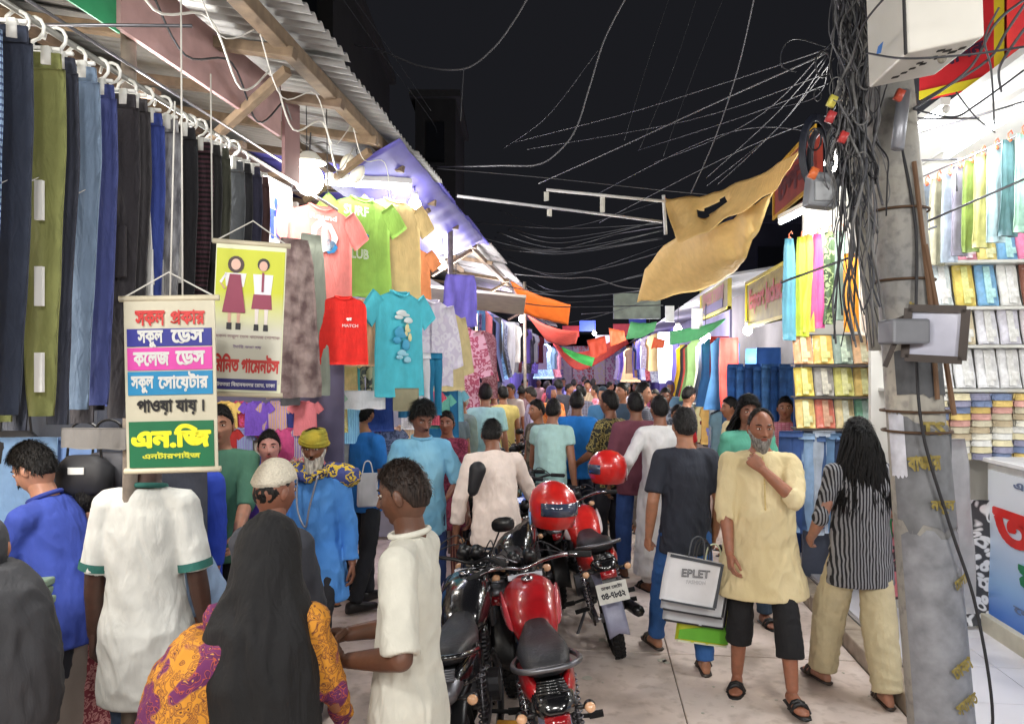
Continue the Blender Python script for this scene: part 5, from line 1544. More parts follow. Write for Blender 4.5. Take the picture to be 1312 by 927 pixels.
# ------------------------------------------------------------------ second shop: packages and long scarves
t2x0, t2x1 = G(1012, 6.7).x, G(1180, 6.5).x
wallbox((2.9, 6.95, 1.75), (2.0, .05, 3.3), WALLW, 'white back wall of the second shop', 'shop_wall')
m = MB(); m.box((2.75, 6.5, 3.42), (1.6, 1.1, .03)); tag(m.build('shop_ceiling', plain((236, 236, 230), .6)), 'white ceiling of the second shop', 'ceiling')
SC2 = [((110, 184, 206), 1011), ((206, 222, 70), 1027), ((222, 206, 90), 1035), ((220, 96, 160), 1047), ((66, 92, 56), 1062), ((150, 176, 164), 1076)]
for i, (c, px) in enumerate(SC2):
    hang_cloth(P(px, 298 + (8 - i*2), 6.0), YAW + R(6), cloth(c, (150, 170, 120) if i == 4 else tuple(int(v*.85) for v in c), 'camo' if i == 4 else 'tie', 1.4, rough=.45), .115, .82 - .02*i, ['long sky teal scarf at the left end of the second shop', 'long lime scarf beside the teal one', 'long pale yellow scarf beside the lime one', 'long hot pink scarf in the second shop', 'long camouflage green scarf', 'long sage grey scarf next to the camouflage one'][i], 'scarf', 'scarf', 'long scarves of the second shop', seed=i+40, amp=.03, th=.05, fx=30, gather=.6, hook=plain((230, 120, 80), .4))
for i, (c, px, w_, top) in enumerate(((( 226, 150, 40), 1091, .12, 325), ((240, 232, 220), 1106, .08, 335), ((226, 130, 50), 1119, .10, 350), ((238, 206, 170), 1131, .08, 350), ((206, 150, 90), 1142, .07, 365))):
    hang_cloth(P(px, top, 5.9), YAW, cloth(c, rough=.5), w_, .62 - .03*i, ['orange gold sari length beside the slim post', 'white sari length between orange ones', 'deep orange sari length', 'cream sari length by the slim post', 'tan sari length nearest the slim post'][i], 'cloth', 'hanging_cloth', 'sari lengths in the second shop', seed=i+50, amp=.02, th=.03, fx=24)
OR = [[(236, 176, 128), (236, 196, 110), (150, 170, 160), (240, 200, 160), (236, 160, 96)], [(230, 206, 100), (170, 166, 160), (220, 216, 130), (236, 206, 130), (40, 60, 190)], [(236, 206, 130), (226, 130, 110), (240, 220, 170), (150, 210, 180), (232, 156, 130)]]
for row in range(3):
    py = 466 + row*41; z = P(1080, py, 6.0).z
    p0 = P(1018, py, 6.05); p1 = P(1146, py, 5.9)
    m = MB(); m.bar((p0.x, p0.y+.05, z-.012), (p1.x, p1.y+.05, z-.012), .22, .014); tag(m.build('shelf', plain((90, 84, 80), .6)), ['upper', 'middle', 'lower'][row] + ' shelf of the second shop display', 'shelf')
    for i in range(5):
        px = 1030 + i*25.5 + row*1.5
        p = P(px, py, 5.98)
        package((p.x, p.y, z), YAW + R(rnd.uniform(-3, 3)), OR[row][i], .158, .235, '%s packaged sari, %s from the left in the %s row of the second shop' % (cname(OR[row][i]), ['first', 'second', 'third', 'fourth', 'fifth'][i], ['upper', 'middle', 'lower'][row]), 'sari packages on the display rack', i+row)
wallbox(P(1090, 600, 6.35), (.8, .04, 2.3), plain((96, 104, 124), .7), 'blue board behind the sari rack', 'display_board', 'board')
JC = [(60, 90, 150), (150, 180, 216), (70, 100, 150), (196, 208, 226), (120, 160, 206), (60, 80, 120), (170, 196, 224), (90, 120, 170), (206, 200, 196), (110, 140, 190)]
for i, c in enumerate(JC):
    hang_trousers(P(1014 + i*14, 552 + (i % 3)*3, 5.85), YAW + R(rnd.uniform(-16, 12)), cloth(c, tuple(int(v*.8) for v in c), 'tie', 2), .82 - .04*(i % 3), '%s jeans under the sari rack, %s from the left' % (cname(c), ['first', 'second', 'third', 'fourth', 'fifth', 'sixth', 'seventh', 'eighth', 'ninth', 'tenth'][i]), 'jeans under the sari rack', w_=.19, taper=.9, seed=i*1.3, hang=False, name='hanging_jeans', cat='jeans')
tube_lamp(P(1000, 285, 6.6), P(1035, 268, 6.0), 4, 'fluorescent tube under the second shop ceiling', group='fluorescent tubes in the fabric shop')
# red vertical-fascia sign of second shop
def street_sign(x, y0, y1, z0, z1, mat, edge, label, txt=None, tm=None, e=.035, name='shop_sign'):
    """board along the right side of the street, facing it; y0 nearer"""
    t = thing(name, label, 'sign', (x, y1, z0), R(-90)); L = y1-y0; H = z1-z0
    m = MB(); m.box((L/2, 0, H/2), (L, .05, H)); m.build('panel', mat, t)
    m = MB(); m.box((L/2, -.012, e/2), (L, .056, e)); m.box((L/2, -.012, H-e/2), (L, .056, e)); m.box((e/2, -.012, H/2), (e, .057, H-2*e)); m.build('frame', edge, t)
    if txt: text(txt, L*.8, H*.55, tm, (L/2, -.030, H*.52), t, bold=.055)
    return t
street_sign(1.93, 6.55, 8.05, 3.46, 3.98, plain((150, 52, 36), .5, var=.2), plain((206, 160, 50), .4), 'red shop sign with dark Bengali letters and gold edge', 'টপস', plain((92, 24, 30), .5))
street_sign(1.78, 6.9, 8.7, 2.36, 2.88, plain((150, 134, 26), .5, var=.25), plain((214, 196, 40), .5), 'yellow sign lettered Export Jacket in red', 'Export Jacket', plain((176, 60, 30), .5))
t = street_sign(1.66, 9.2, 11.4, 2.62, 3.14, plain((140, 128, 50), .5, var=.3), plain((190, 176, 60), .5), 'dirty yellow sign with a purple arrow pointing left', 'টপস েমলা', plain((150, 90, 80), .5))
m = MB(); m.poly([(.25, -.034, .10), (.6, -.034, .20), (.6, -.034, .16), (1.9, -.034, .16), (1.9, -.034, .05), (.6, -.034, .05), (.6, -.034, .01)], .006, (0, -1, 0)); m.build('arrow', plain((52, 36, 90), .5), t)
m = MB(); m.box((0, 0, 0), (.95, .05, .52)); o = m.build('panel', plain((92, 102, 92), .6, var=.4, scale=5)); o.name = 'billboard'; o.location = P(816, 392, 15); o.rotation_euler = (0, 0, YAW)
tag(o, 'faded dark green billboard far down the street below the tarpaulin', 'billboard')
for i, (px, py, d) in enumerate(((893, 408, 9.5), (858, 402, 12))):
    m = MB(); m.box((0, 0, 0), (.14, .03, .26)); o = m.build('notice', plain((226, 228, 230), .5)); o.location = P(px, py, d); o.rotation_euler = (0, 0, YAW)
    tag(o, ['white notice hung just left of the arrow sign', 'small white notice above the green flag'][i], 'notice')

# ------------------------------------------------------------------ tarpaulins, flags, pipes
TARP = cloth((240, 208, 138), rough=.55, fold=.5)
_nt = TARP.node_tree; _tr = _nt.nodes.new('ShaderNodeBsdfTranslucent'); _tr.inputs[0].default_value = lin((244, 216, 160)); _mx = _nt.nodes.new('ShaderNodeMixShader'); _mx.inputs[0].default_value = .3
_out = [n for n in _nt.nodes if n.type == 'OUTPUT_MATERIAL'][0]
_nt.links.new(_nt.nodes['Principled BSDF'].outputs[0], _mx.inputs[1]); _nt.links.new(_tr.outputs[0], _mx.inputs[2]); _nt.links.new(_mx.outputs[0], _out.inputs[0])
def sheet(name, edgeA, edgeB, mat, label, cat='tarpaulin', nu=26, nv=16, amp=.05, sag=.1, seed=0, fx=5, holes=None):
    A_ = spline(edgeA, 8); B_ = spline(edgeB, 8)
    def at(c, t):
        f = t*(len(c)-1); i = min(int(f), len(c)-2); return c[i].lerp(c[i+1], f-i)
    mb = MB(); vs = []; fs = []
    for j in range(nv+1):
        v = j/nv
        for i in range(nu+1):
            u = i/nu
            p = at(A_, u).lerp(at(B_, u), v)
            n_ = mnoise.noise(Vector((u*fx+seed, v*1.2, seed)))
            p = p + FWD*(-n_*amp*2.2*math.sin(PI*min(v*1.2, 1))) + Vector((0, 0, -sag*math.sin(PI*v)*math.sin(PI*u) + n_*amp*.6))
            vs.append(p)
    for j in range(nv):
        for i in range(nu):
            if holes and holes((i+.5)/nu, (j+.5)/nv): continue
            a = j*(nu+1)+i; fs.append((a, a+1, a+nu+2, a+nu+1))
    mb.add(vs, fs); o = mb.build(name, mat, smooth=True)
    md = o.modifiers.new('t', 'SOLIDIFY'); md.thickness = .004
    return tag(o, label, cat)
sheet('tarpaulin', [P(1028, 187, 5.3), P(985, 218, 6.2), P(935, 238, 7.0), P(893, 252, 7.4), P(851, 253, 7.8)],
      [P(1012, 215, 5.5), P(985, 248, 6.1), P(940, 275, 6.7), P(900, 300, 7.0), P(868, 312, 7.2)], TARP, 'upper fold of the sand coloured tarpaulin tied to the white pipe', amp=.06, seed=2, sag=.03, fx=8,
      holes=lambda u, v: .55 < u < .78 and .20 + (u-.55)*.6 < v < .42 + (u-.55)*.5)
sheet('tarpaulin', [P(992, 244, 6.25), P(950, 272, 6.9), P(905, 295, 7.3), P(868, 300, 7.8), P(826, 345, 8.6)],
      [P(985, 262, 6.6), P(962, 316, 7.0), P(934, 354, 7.6), P(878, 376, 8.4), P(816, 387, 9.2)], TARP, 'large sand coloured tarpaulin sagging over the right side of the lane', amp=.085, seed=7, sag=.10, fx=11)
FL = [('orange pennant cloth at the left roof end', (245, 120, 40), [(654, 360, 11), (690, 378, 11), (731, 390, 11)], [(672, 402, 11.3), (700, 410, 11.3), (728, 416, 11.3)]),
      ('salmon red awning cloth beyond the orange pennant', (232, 96, 84), [(676, 404, 13), (710, 420, 13), (742, 424, 13)], [(700, 436, 13.5), (715, 442, 13.5), (738, 440, 13.5)]),
      ('red torn cloth over the far crowd', (220, 80, 70), [(706, 436, 16), (740, 452, 16), (800, 430, 16)], [(712, 446, 16), (744, 474, 16), (806, 440, 16)]),
      ('orange red pennant hanging in the middle distance', (232, 90, 60), [(752, 436, 15), (775, 430, 15)], [(758, 462, 15), (778, 450, 15)]),
      ('square orange cloth above the far right stalls', (236, 104, 60), [(780, 420, 14), (800, 424, 14)], [(782, 444, 14), (802, 436, 14)]),
      ('green cloth strung across the far lane', (60, 170, 80), [(719, 444, 14), (740, 452, 14), (762, 458, 14)], [(722, 450, 14), (738, 462, 14), (758, 470, 14)]),
      ('green awning tip over the right stalls', (80, 176, 110), [(930, 408, 9), (895, 418, 9.5), (858, 424, 10)], [(922, 416, 9), (895, 434, 9.5), (858, 442, 10)]),
      ('second green awning cloth left of the tip', (96, 180, 120), [(842, 412, 12), (825, 414, 12), (808, 412, 12)], [(838, 424, 12), (822, 432, 12), (802, 434, 12)]),
      ('small orange flag by the green cloths', (226, 100, 60), [(838, 432, 12), (852, 436, 12)], [(834, 446, 12), (850, 446, 12)])]
for i, (lb, c, ea, eb) in enumerate(FL):
    sheet('awning_cloth', [P(*p) for p in ea], [P(*p) for p in eb], cloth(c, rough=.6), lb, 'awning cloth', 14, 6, .03, .04, i*3)
# white pipes across the lane
def pipe(a, b_, r, label, mat=WHITEP): m = MB(); m.tube([a, b_], r, 10); return tag(m.build('pipe', mat, smooth=True), label, 'pipe')
pipe(P(700, 243, 7.6), P(853, 258, 7.7), .015, 'upper white pipe across the lane, ending at the tarpaulin')
pipe(P(586, 251, 6.3), P(848, 284, 7.6), .013, 'lower white pipe across the lane from the left roof', plain((190, 190, 192), .4, .2))
pipe(P(850, 250, 7.7), P(853, 300, 7.9), .018, 'short white upright pipe at the tarpaulin corner')
for i, (px, py) in enumerate(((700, 246), (772, 252), (704, 268))):
    hang_cloth(P(px, py, 7.6), YAW, cloth((220, 218, 206)), .05, [.09, .16, .07][i], ['white rag tied at the left end of the upper pipe', 'white rag tied midway on the upper pipe', 'small pale rag on the lower pipe'][i], 'rag', 'rag', seed=i, amp=.01)

# ------------------------------------------------------------------ overhead wires
WG = plain((88, 88, 92), .5, var=.05, bump=0); WD = plain((50, 52, 58), .5, var=.05, bump=0)
def w2(pts, r, mat, label, **k):
    o = MB().tube(spline([P(*p) for p in pts], 10), r, 5).build('overhead_wire', mat, smooth=True)
    return tag(o, label, 'wire', k.get('group'))
WI = [([(680, -10, 5), (660, 25, 5.1), (632, 62, 5.2), (595, 88, 5.3), (540, 85, 5.4), (490, 66, 5.6), (455, 58, 6)], .009, WG, 'thick pale cable dipping at the upper left of the sky'),
      ([(594, 88, 5.3), (592, 120, 5.4), (590, 155, 5.5)], .006, WD, 'cable dropping straight down from the pale cable'),
      ([(806, -10, 5), (775, 50, 5.2), (756, 110, 5.4), (738, 165, 5.6), (715, 195, 5.8), (688, 211, 6), (640, 212, 6.2), (560, 214, 6.6)], .008, WG, 'long pale cable curving down through the middle of the sky'),
      ([(968, -10, 5), (945, 90, 5.6), (915, 180, 6.2), (885, 248, 7)], .007, WG, 'pale cable falling to the tarpaulin top'),
      ([(1062, 62, 3.6), (935, 104, 5), (800, 146, 6.4), (660, 182, 8)], .005, WD, 'upper of two wires fanning left from the pole'),
      ([(1060, 68, 3.6), (910, 135, 5), (780, 195, 6.4), (690, 235, 8)], .006, WG, 'lower of two wires fanning left from the pole'),
      ([(1058, 72, 3.6), (990, 150, 4.6), (905, 228, 6)], .004, WD, 'thin wire slanting steeply behind the tarpaulin'),
      ([(1060, 74, 3.6), (1000, 160, 4.8), (920, 236, 6.4)], .004, WD, 'second thin wire slanting steeply behind the tarpaulin'),
      ([(766, 65, 6), (700, 150, 7), (645, 190, 8)], .005, WD, 'thin dark wire crossing the long pale cable'),
      ([(560, 216, 7), (700, 228, 7.5), (850, 244, 8), (915, 250, 8)], .006, WG, 'near level cable above the white pipes'),
      ([(440, 0, 6), (490, 70, 6.5), (550, 150, 7), (560, 170, 7)], .004, WD, 'dark wire beside the left roof edge'),
      ([(455, 0, 6), (510, 80, 6.5), (552, 142, 7)], .004, WD, 'second dark wire beside the left roof edge'),
      ([(860, -10, 9), (830, 80, 9.5), (800, 180, 10)], .006, WD, 'faint wire high in the middle of the sky'),
      ([(895, -10, 9), (862, 90, 9.5), (820, 190, 10)], .006, WD, 'second faint wire high in the sky'),
      ([(930, -10, 9), (890, 90, 9.5), (850, 200, 10)], .006, WD, 'third faint wire high in the sky'),
      ([(640, 330, 11), (700, 350, 11), (770, 344, 11), (850, 322, 10)], .012, WD, 'dark sagging cable over the far lane'),
      ([(650, 350, 12), (720, 356, 12), (760, 356, 12), (800, 368, 12), (850, 370, 12)], .012, WG, 'grey far cable above the orange pennant'),
      ([(640, 320, 12), (730, 322, 12), (830, 300, 12)], .009, WD, 'far dark cable, uppermost of the far bunch'),
      ([(660, 372, 13), (740, 380, 13), (820, 372, 13)], .010, WD, 'far dark cable, lowest of the far bunch'),
      ([(600, 300, 9), (700, 320, 10), (790, 300, 11), (850, 290, 9)], .007, WD, 'dark cable sagging below the lower white pipe'),
      ([(745, 402, 16), (790, 400, 16), (830, 405, 16)], .012, WG, 'short pale cable at the end of the lane'),
      ([(1058, 60, 3.55), (1020, 50, 3.5), (1003, 62, 3.5), (1002, 85, 3.5), (1020, 92, 3.5)], .004, WD, 'loop of wire standing out left of the pole'),
      ([(1085, -10, 3.3), (1074, 30, 3.35), (1088, 55, 3.4)], .010, WG, 'pale cable rising past the pole top'),
      ([(1070, -10, 3.3), (1085, 40, 3.4), (1098, 80, 3.3)], .010, WG, 'second pale cable rising past the pole top'),
      ([(1140, -10, 2.3), (1105, 35, 2.6), (1090, 90, 2.9)], .005, CABLE, 'dark cable crossing the left face of the white box'),
      ([(1312, 60, 2.3), (1240, 70, 2.3), (1160, 75, 2.4), (1110, 68, 2.7)], .005, WD, 'grey cable crossing under the white box'),
      ([(1320, -5, 3.0), (1290, 40, 3.1), (1262, 80, 3.2), (1180, 130, 3.3)], .008, WG, 'bundle of pale wires at the upper right, first strand'),
      ([(1312, 0, 3.1), (1276, 30, 3.1), (1240, 90, 3.2), (1170, 140, 3.3)], .008, WG, 'bundle of pale wires at the upper right, second strand'),
      ([(1325, 20, 3.0), (1295, 62, 3.1), (1280, 90, 3.2), (1283, 118, 3.3)], .008, WG, 'bundle of pale wires at the upper right, third strand'),
      ([(1280, 10, 3.0), (1262, 50, 3.1), (1270, 90, 3.2), (1274, 160, 3.2)], .006, WG, 'wire hanging down in front of the red board'),
      ([(1170, 140, 3.2), (1220, 150, 3.2), (1250, 135, 3.2), (1312, 90, 3.1)], .006, WD, 'slack wire looping below the red board'),
      ([(1225, 118, 3.3), (1250, 150, 3.3), (1275, 170, 3.4)], .005, WD, 'short dark wire under the red board')]
for pts, r, m_, lb in WI: w2(pts, r*.75, m_, lb)
r_ = random.Random(29)
for i in range(8):
    x1, y1 = r_.uniform(620, 980), r_.uniform(120, 330); d1 = r_.uniform(7, 12)
    w2([(1066 + r_.uniform(-8, 8), 60 + r_.uniform(-30, 120), 3.5), ((1066+x1)/2 + r_.uniform(-20, 20), (90+y1)/2 + r_.uniform(5, 26), 5.5), (x1, y1, d1)], .0028, WD, 'thin dark wires fanning from the pole across the sky', group='thin wires fanning from the pole')
r_ = random.Random(23)
for i in range(16):
    y0 = r_.uniform(255, 390); d = r_.uniform(9, 16)
    w2([(r_.uniform(600, 650) + (y0-255)*.3, y0, d), (720, y0 + r_.uniform(6, 26), d), (850, y0 + r_.uniform(-20, 10), d)], .007, WD, 'dark wires criss-crossing over the far part of the lane', group='far wires over the lane')

# ------------------------------------------------------------------ dark buildings behind
def building(name, c, size, rz, label, rgb=(88, 88, 92), rows_=3, cols=3):
    t = thing(name, label, 'building', c, rz); w_, d_, h_ = size
    m = MB(); m.box((0, 0, h_/2), (w_, d_, h_)); m.build('wall', plain(rgb, .9, var=.2, scale=2), t)
    m = MB(); m.box((0, -.05, h_+.1), (w_+.3, d_+.3, .2)); m.build('parapet', plain(tuple(int(v*1.2) for v in rgb), .9), t)
    for i in range(rows_):
        for j in range(cols):
            z = h_ - 1.3 - i*2.6
            if z < 1: continue
            x = -w_/2 + w_*(j+.5)/cols
            m = MB(); m.box((x, -d_/2-.01, z), (w_/cols*.45, .06, 1.2)); wd = m.build('window', plain((30, 32, 38), .3), t)
            m = MB(); m.box((x, -d_/2-.10, z-.68), (w_/cols*.55, .2, .08)); m.build('sill', plain(rgb, .9), t)
    return t
building('apartment_building', G(566, 24), (1.2, 4, 9.9), YAW, 'dark concrete building end rising behind the left roof', (52, 52, 54), 3, 1)
building('apartment_building', G(440, 16), (1.0, 6, 9.2), YAW, 'very dark building above the left roof edge', (40, 39, 40), 2, 1)
building('apartment_building', G(1010, 24), (4.6, 4, 6.2), YAW, 'dark building behind the tarpaulin on the right', (44, 46, 60), 2, 2)
building('apartment_building', G(740, 60), (14, 4, 4.4), YAW, 'unlit building closing the far end of the lane', (60, 60, 66), 1, 4)

# ------------------------------------------------------------------ stalls receding on both sides
far_cols = [(64, 66, 74), (150, 150, 156), (40, 44, 66), (206, 206, 210), (110, 30, 44), (70, 110, 160), (196, 170, 130), (150, 190, 130), (90, 60, 110), (220, 120, 130), (46, 90, 110), (210, 196, 150), (30, 30, 34), (120, 130, 190)]
_FM = {}
def far_garment(kind, seed):
    k = (kind, seed % 3)
    if k in _FM: return _FM[k]
    mb = MB()
    if kind == 'shirt':
        panel(mb, [(0, -.08, .08), (-.04, -.22, .22), (-.25, -.27, .27), (-.26, -.21, .21), (-.72, -.22, .22)], .05, .02, seed, 10, 12)
    elif kind == 'trousers':
        panel(mb, [(0, -.13, .13), (-.5, -.14, .14), (-.95, -.11, .11)], .05, .03, seed, 10, 12, fx=16)
    else:
        panel(mb, [(0, -.10, .10), (-.08, -.2, .2), (-.5, -.19, .19), (-1.0, -.30, .30)], .05, .03, seed, 10, 12, fx=12)
    me = mb.mesh('garment'); me.materials.append(WHITEP); _FM[k] = me
    return me
ORD = ['first', 'second', 'third', 'fourth', 'fifth', 'sixth', 'seventh', 'eighth', 'ninth', 'tenth', 'eleventh', 'twelfth', 'thirteenth', 'fourteenth', 'fifteenth', 'sixteenth', 'seventeenth', 'eighteenth', 'nineteenth', 'twentieth']
def garment_run(side, y0, y1, step, z, x, kinds, lblside, seed0, scale=1.0, cols=None):
    y = y0; i = 0; rr = random.Random(seed0); prev = ''
    while y < y1:
        c = rr.choice(cols or far_cols); kd = kinds[i % len(kinds)]
        o = bpy.data.objects.new('hanging_' + ('shirt' if kd == 'shirt' else 'trousers' if kd == 'trousers' else 'dress'), far_garment(kd, rr.randint(0, 2)))
        link(o); o.location = (x + rr.uniform(-.06, .06), y, z + rr.uniform(-.03, .03)); o.rotation_euler = (0, 0, YAW*(.5) + rr.uniform(-.5, .5) + side*-.35); o.scale = (scale,)*3
        pat = rr.choice(['plain', 'plain', 'floral', 'tie'])
        o.material_slots[0].link = 'OBJECT'; o.material_slots[0].material = cloth(c, tuple(min(255, v+50) for v in c), pat, .8)
        lb = '%s %s %s, %s along %s' % (cname(c), {'plain': 'plain', 'floral': 'patterned', 'tie': 'mottled'}[pat], kd, ORD[min(i, 19)], lblside)
        tag(o, lb, kd, 'clothes hung along ' + lblside); y += step*rr.uniform(.8, 1.2); i += 1
garment_run(-1, 8.6, 13, .22, 2.72, -1.62, ['dress', 'trousers'], 'the left rail past the awning', 1)
garment_run(-1, 8.8, 13.5, .28, 1.75, -1.75, ['trousers', 'shirt'], 'the low left rail past the awning', 2)
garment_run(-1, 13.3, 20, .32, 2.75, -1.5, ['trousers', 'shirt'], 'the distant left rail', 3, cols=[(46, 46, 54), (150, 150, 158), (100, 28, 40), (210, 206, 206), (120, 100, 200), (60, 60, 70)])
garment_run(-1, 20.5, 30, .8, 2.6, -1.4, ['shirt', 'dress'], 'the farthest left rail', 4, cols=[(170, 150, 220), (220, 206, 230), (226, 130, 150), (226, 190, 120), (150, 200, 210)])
garment_run(1, 8.4, 9.0, .24, 2.12, 1.95, ['trousers'], 'the jeans rail beyond the second shop', 5, cols=[(60, 110, 180), (70, 120, 196)])
garment_run(1, 9.2, 13.5, .22, 2.30, 1.62, ['trousers', 'dress'], 'the right rail under the green awning', 6, .9, [(30, 60, 110), (200, 60, 50), (226, 190, 60), (40, 44, 60), (230, 226, 210), (60, 120, 180), (120, 160, 90), (30, 30, 34)])
garment_run(1, 9.4, 13.6, .30, 1.38, 1.72, ['trousers', 'shirt'], 'the low right rail', 7, .8, [(150, 190, 200), (226, 200, 140), (90, 130, 170), (40, 44, 50), (200, 210, 210), (220, 180, 100)])
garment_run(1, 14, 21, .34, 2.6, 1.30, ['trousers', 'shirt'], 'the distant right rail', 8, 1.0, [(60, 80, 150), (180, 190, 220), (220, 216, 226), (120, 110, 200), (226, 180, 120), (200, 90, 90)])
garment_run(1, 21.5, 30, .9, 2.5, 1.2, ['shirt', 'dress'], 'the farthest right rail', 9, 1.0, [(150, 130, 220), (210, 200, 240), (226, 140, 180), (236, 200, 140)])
# three wide blue jeans cloths
JN = [(52, 106, 182), (70, 126, 200), (44, 92, 166), (60, 116, 190), (84, 140, 208), (48, 100, 176), (62, 110, 180)]
for i, c in enumerate(JN):
    hang_trousers(P(942 + i*11, 466 + (i % 2)*3, 7.8 - i*.05), YAW + R(rnd.uniform(-14, 10)), cloth(c, tuple(int(v*.72) for v in c), 'tie', 3, fold=.8), .80, '%s blue jeans on the short right rail, %s from the left' % (['mid', 'light', 'deep', 'bright', 'pale', 'strong', 'dull'][i], ORD[i]), 'bright blue jeans on the right', w_=.17, taper=.9, seed=i*2.1, hang=False, name='hanging_jeans', cat='jeans')
for i, (px, c) in enumerate(()):
    hang_cloth(P(px, 466, 7.9 - i*.1), YAW, cloth(c, tuple(int(v*.75) for v in c), 'tie', 3, fold=.8), .21, .75, ['left', 'middle', 'right'][i] + ' one of three bright blue denim lengths on the right', 'cloth', 'denim_cloth', 'bright blue denim lengths', seed=i+60, amp=.06, fx=24, th=.05)
m = MB(); m.box((0, 0, 0), (.05, .05, 2.4)); o = m.build('stall_post', plain((40, 76, 140), .6)); o.location = G(1021, 6.6, 1.2); tag(o, 'dark blue post at the left edge of the sari rack', 'post')
for s_, nm in ((-1, 'left'), (1, 'right')):
    for k, (ya, yb) in enumerate(((8.2, 13.2), (13.4, 21), (21.2, 32))):
        if s_ > 0 and k == 0: ya = 8.9
        x = s_*(2.35 if s_ < 0 else 2.45)
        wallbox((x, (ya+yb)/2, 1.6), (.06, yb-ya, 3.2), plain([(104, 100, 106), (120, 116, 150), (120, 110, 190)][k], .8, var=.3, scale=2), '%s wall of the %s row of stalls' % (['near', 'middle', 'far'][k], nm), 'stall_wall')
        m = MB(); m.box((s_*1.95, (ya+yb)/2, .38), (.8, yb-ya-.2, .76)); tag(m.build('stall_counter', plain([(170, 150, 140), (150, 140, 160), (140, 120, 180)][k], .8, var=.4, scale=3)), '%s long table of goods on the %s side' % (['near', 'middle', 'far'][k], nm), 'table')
        if s_ > 0:
            m = MB(); m.bar((s_*1.35 + .25, (ya+yb)/2, 3.0), (s_*2.6, (ya+yb)/2, 3.15), yb-ya, .03); o = m.build('stall_roof', plain((150, 150, 156), .6, .1)); tag(o, '%s metal roof over the right row' % ['near', 'middle', 'far'][k], 'roof')
    for k in range(30):
        y = 8.8 + k*.72 if s_ < 0 else 9.2 + k*.72
        c = far_cols[(k*5+3) % 14]
        m = MB()
        for j in range(3 + k % 4): m.box((rnd.uniform(-.02, .02), rnd.uniform(-.02, .02), .03 + j*.055), (.4, .34, .05), (0, 0, rnd.uniform(-.1, .1)))
        o = m.build('folded_pile', cloth(c, fold=.4)); o.location = (s_*1.85, y, .78); tag(o, '%s folded pile on the %s tables, %s away' % (cname(c), nm, ('%s from the near end' % ORD[k % 20]) if k < 20 else 'well past the %s' % ORD[k % 20]), 'clothes pile', 'piles of clothes on the %s tables' % nm)
# ------------------------------------------------------------------ bulbs along the stalls
LB = bulb(P(396, 226, 4.4), 6, label='big bright bulb over the salmon T-shirt', size=.085, cord=.2, glow=25)
m = MB(); m.tube([(0, 0, .08), (0, 0, .14)], [.10, .04], 16, False); m.build('shade', plain((226, 226, 216), .5), LB, smooth=True)
for i, (px, py, d) in enumerate(((445, 210, 4.9), (458, 222, 5.0), (455, 168, 4.8))):
    m = MB(); m.ell((0, 0, 0), (.045, .05, .07), 12, 8, (0, R(25), 0)); o = m.build('lamp_holder', plain((226, 222, 206), .5), smooth=True); o.location = P(px, py, d)
    tag(o, ['left of two cream lamp holders under the roof beam', 'right of two cream lamp holders under the roof beam', 'cream junction box on the roof beam'][i], 'lamp holder')
tube_lamp(P(420, 234, 4.9), P(525, 240, 5.6), 2, 'tube lamp above the lime and sand T-shirts', group='tube lamps on the left')
SB = [(-2.0, 3.0, 2.95, 34, (1, .97, .92), 'bulb inside the trouser stall'), (-2.3, 1.9, 2.3, 22, (1, .97, .92), 'low bulb behind the nearest trousers'), (-1.38, 5.7, 3.2, 8, (1, .98, .96), 'bulb at the corner of the T-shirt stall under the roof beam'), (1.55, 5.0, 3.25, 26, (1, .98, .96), 'bulb behind the cable tangle'), (-2.2, 6.1, 2.9, 16, (.96, .97, 1), 'bulb inside the T-shirt stall'), (-1.55, 7.6, 3.0, 12, (.75, .68, 1), 'violet tinted bulb below the violet-lit roof sheets'),
      (-1.7, 9.2, 2.95, 80, (1, .97, .93), 'bulb past the awning on the left'), (-1.5, 12.2, 3.0, 90, (1, .96, .95), 'second bulb past the awning on the left'), (-1.5, 16, 3.0, 90, (.82, .74, 1), 'violet bulb far on the left'), (-1.3, 21, 3.0, 90, (.74, .64, 1), 'farthest violet bulb on the left'),
      (3.2, 3.4, 3.1, 14, (.96, .98, 1), 'bulb deep in the fabric shop'), (2.1, 6.0, 3.2, 9, (1, .98, .95), 'bulb in the second shop'), (1.75, 8.6, 2.35, 36, (1, .98, .9), 'small bulb at the jeans rail'), (1.55, 10.4, 2.35, 70, (1, .97, .9), 'bulb beside the green awning'), (1.5, 13.2, 2.6, 80, (1, .97, .95), 'bulb on the middle right stalls'),
      (1.3, 17, 2.8, 80, (.93, .9, 1), 'violet bulb far on the right'), (1.2, 22, 2.9, 60, (.9, .85, 1), 'farthest violet bulb on the right'), (.1, 27, 3.2, 80, (1, .9, .95), 'pink white bulb at the end of the lane')]
for i in range(9):      # goods closing the end of the lane
    x = -1.5 + i*.46
    c = [(160, 130, 226), (226, 206, 236), (236, 150, 170), (206, 80, 90), (240, 226, 206), (210, 130, 190), (150, 180, 230), (240, 190, 120), (130, 110, 200)][i]
    hang_cloth((x, 33 + (i % 2)*.3, 2.9), 0, cloth(c, (236, 220, 240), 'floral', .4), .5, 1.7, '%s cloth, %s from the left on the display closing the lane' % (cname(c), ORD[i]), 'cloth', 'hanging_cloth', 'cloths closing the far end of the lane', seed=i)
    m = MB(); m.box((0, 0, 0), (.6, .04, .4)); o = m.build('sign_panel', plain([(230, 230, 240), (226, 60, 70), (60, 90, 200)][i % 3], .5)); o.location = (x*1.3 + .6, 26 + (i*5) % 4, 3.0 + .25*(i % 3)); o.name = 'shop_sign'
    tag(o, '%s signboard, %s from the left far down the lane' % (['white', 'red', 'blue'][i % 3], ORD[i]), 'sign')
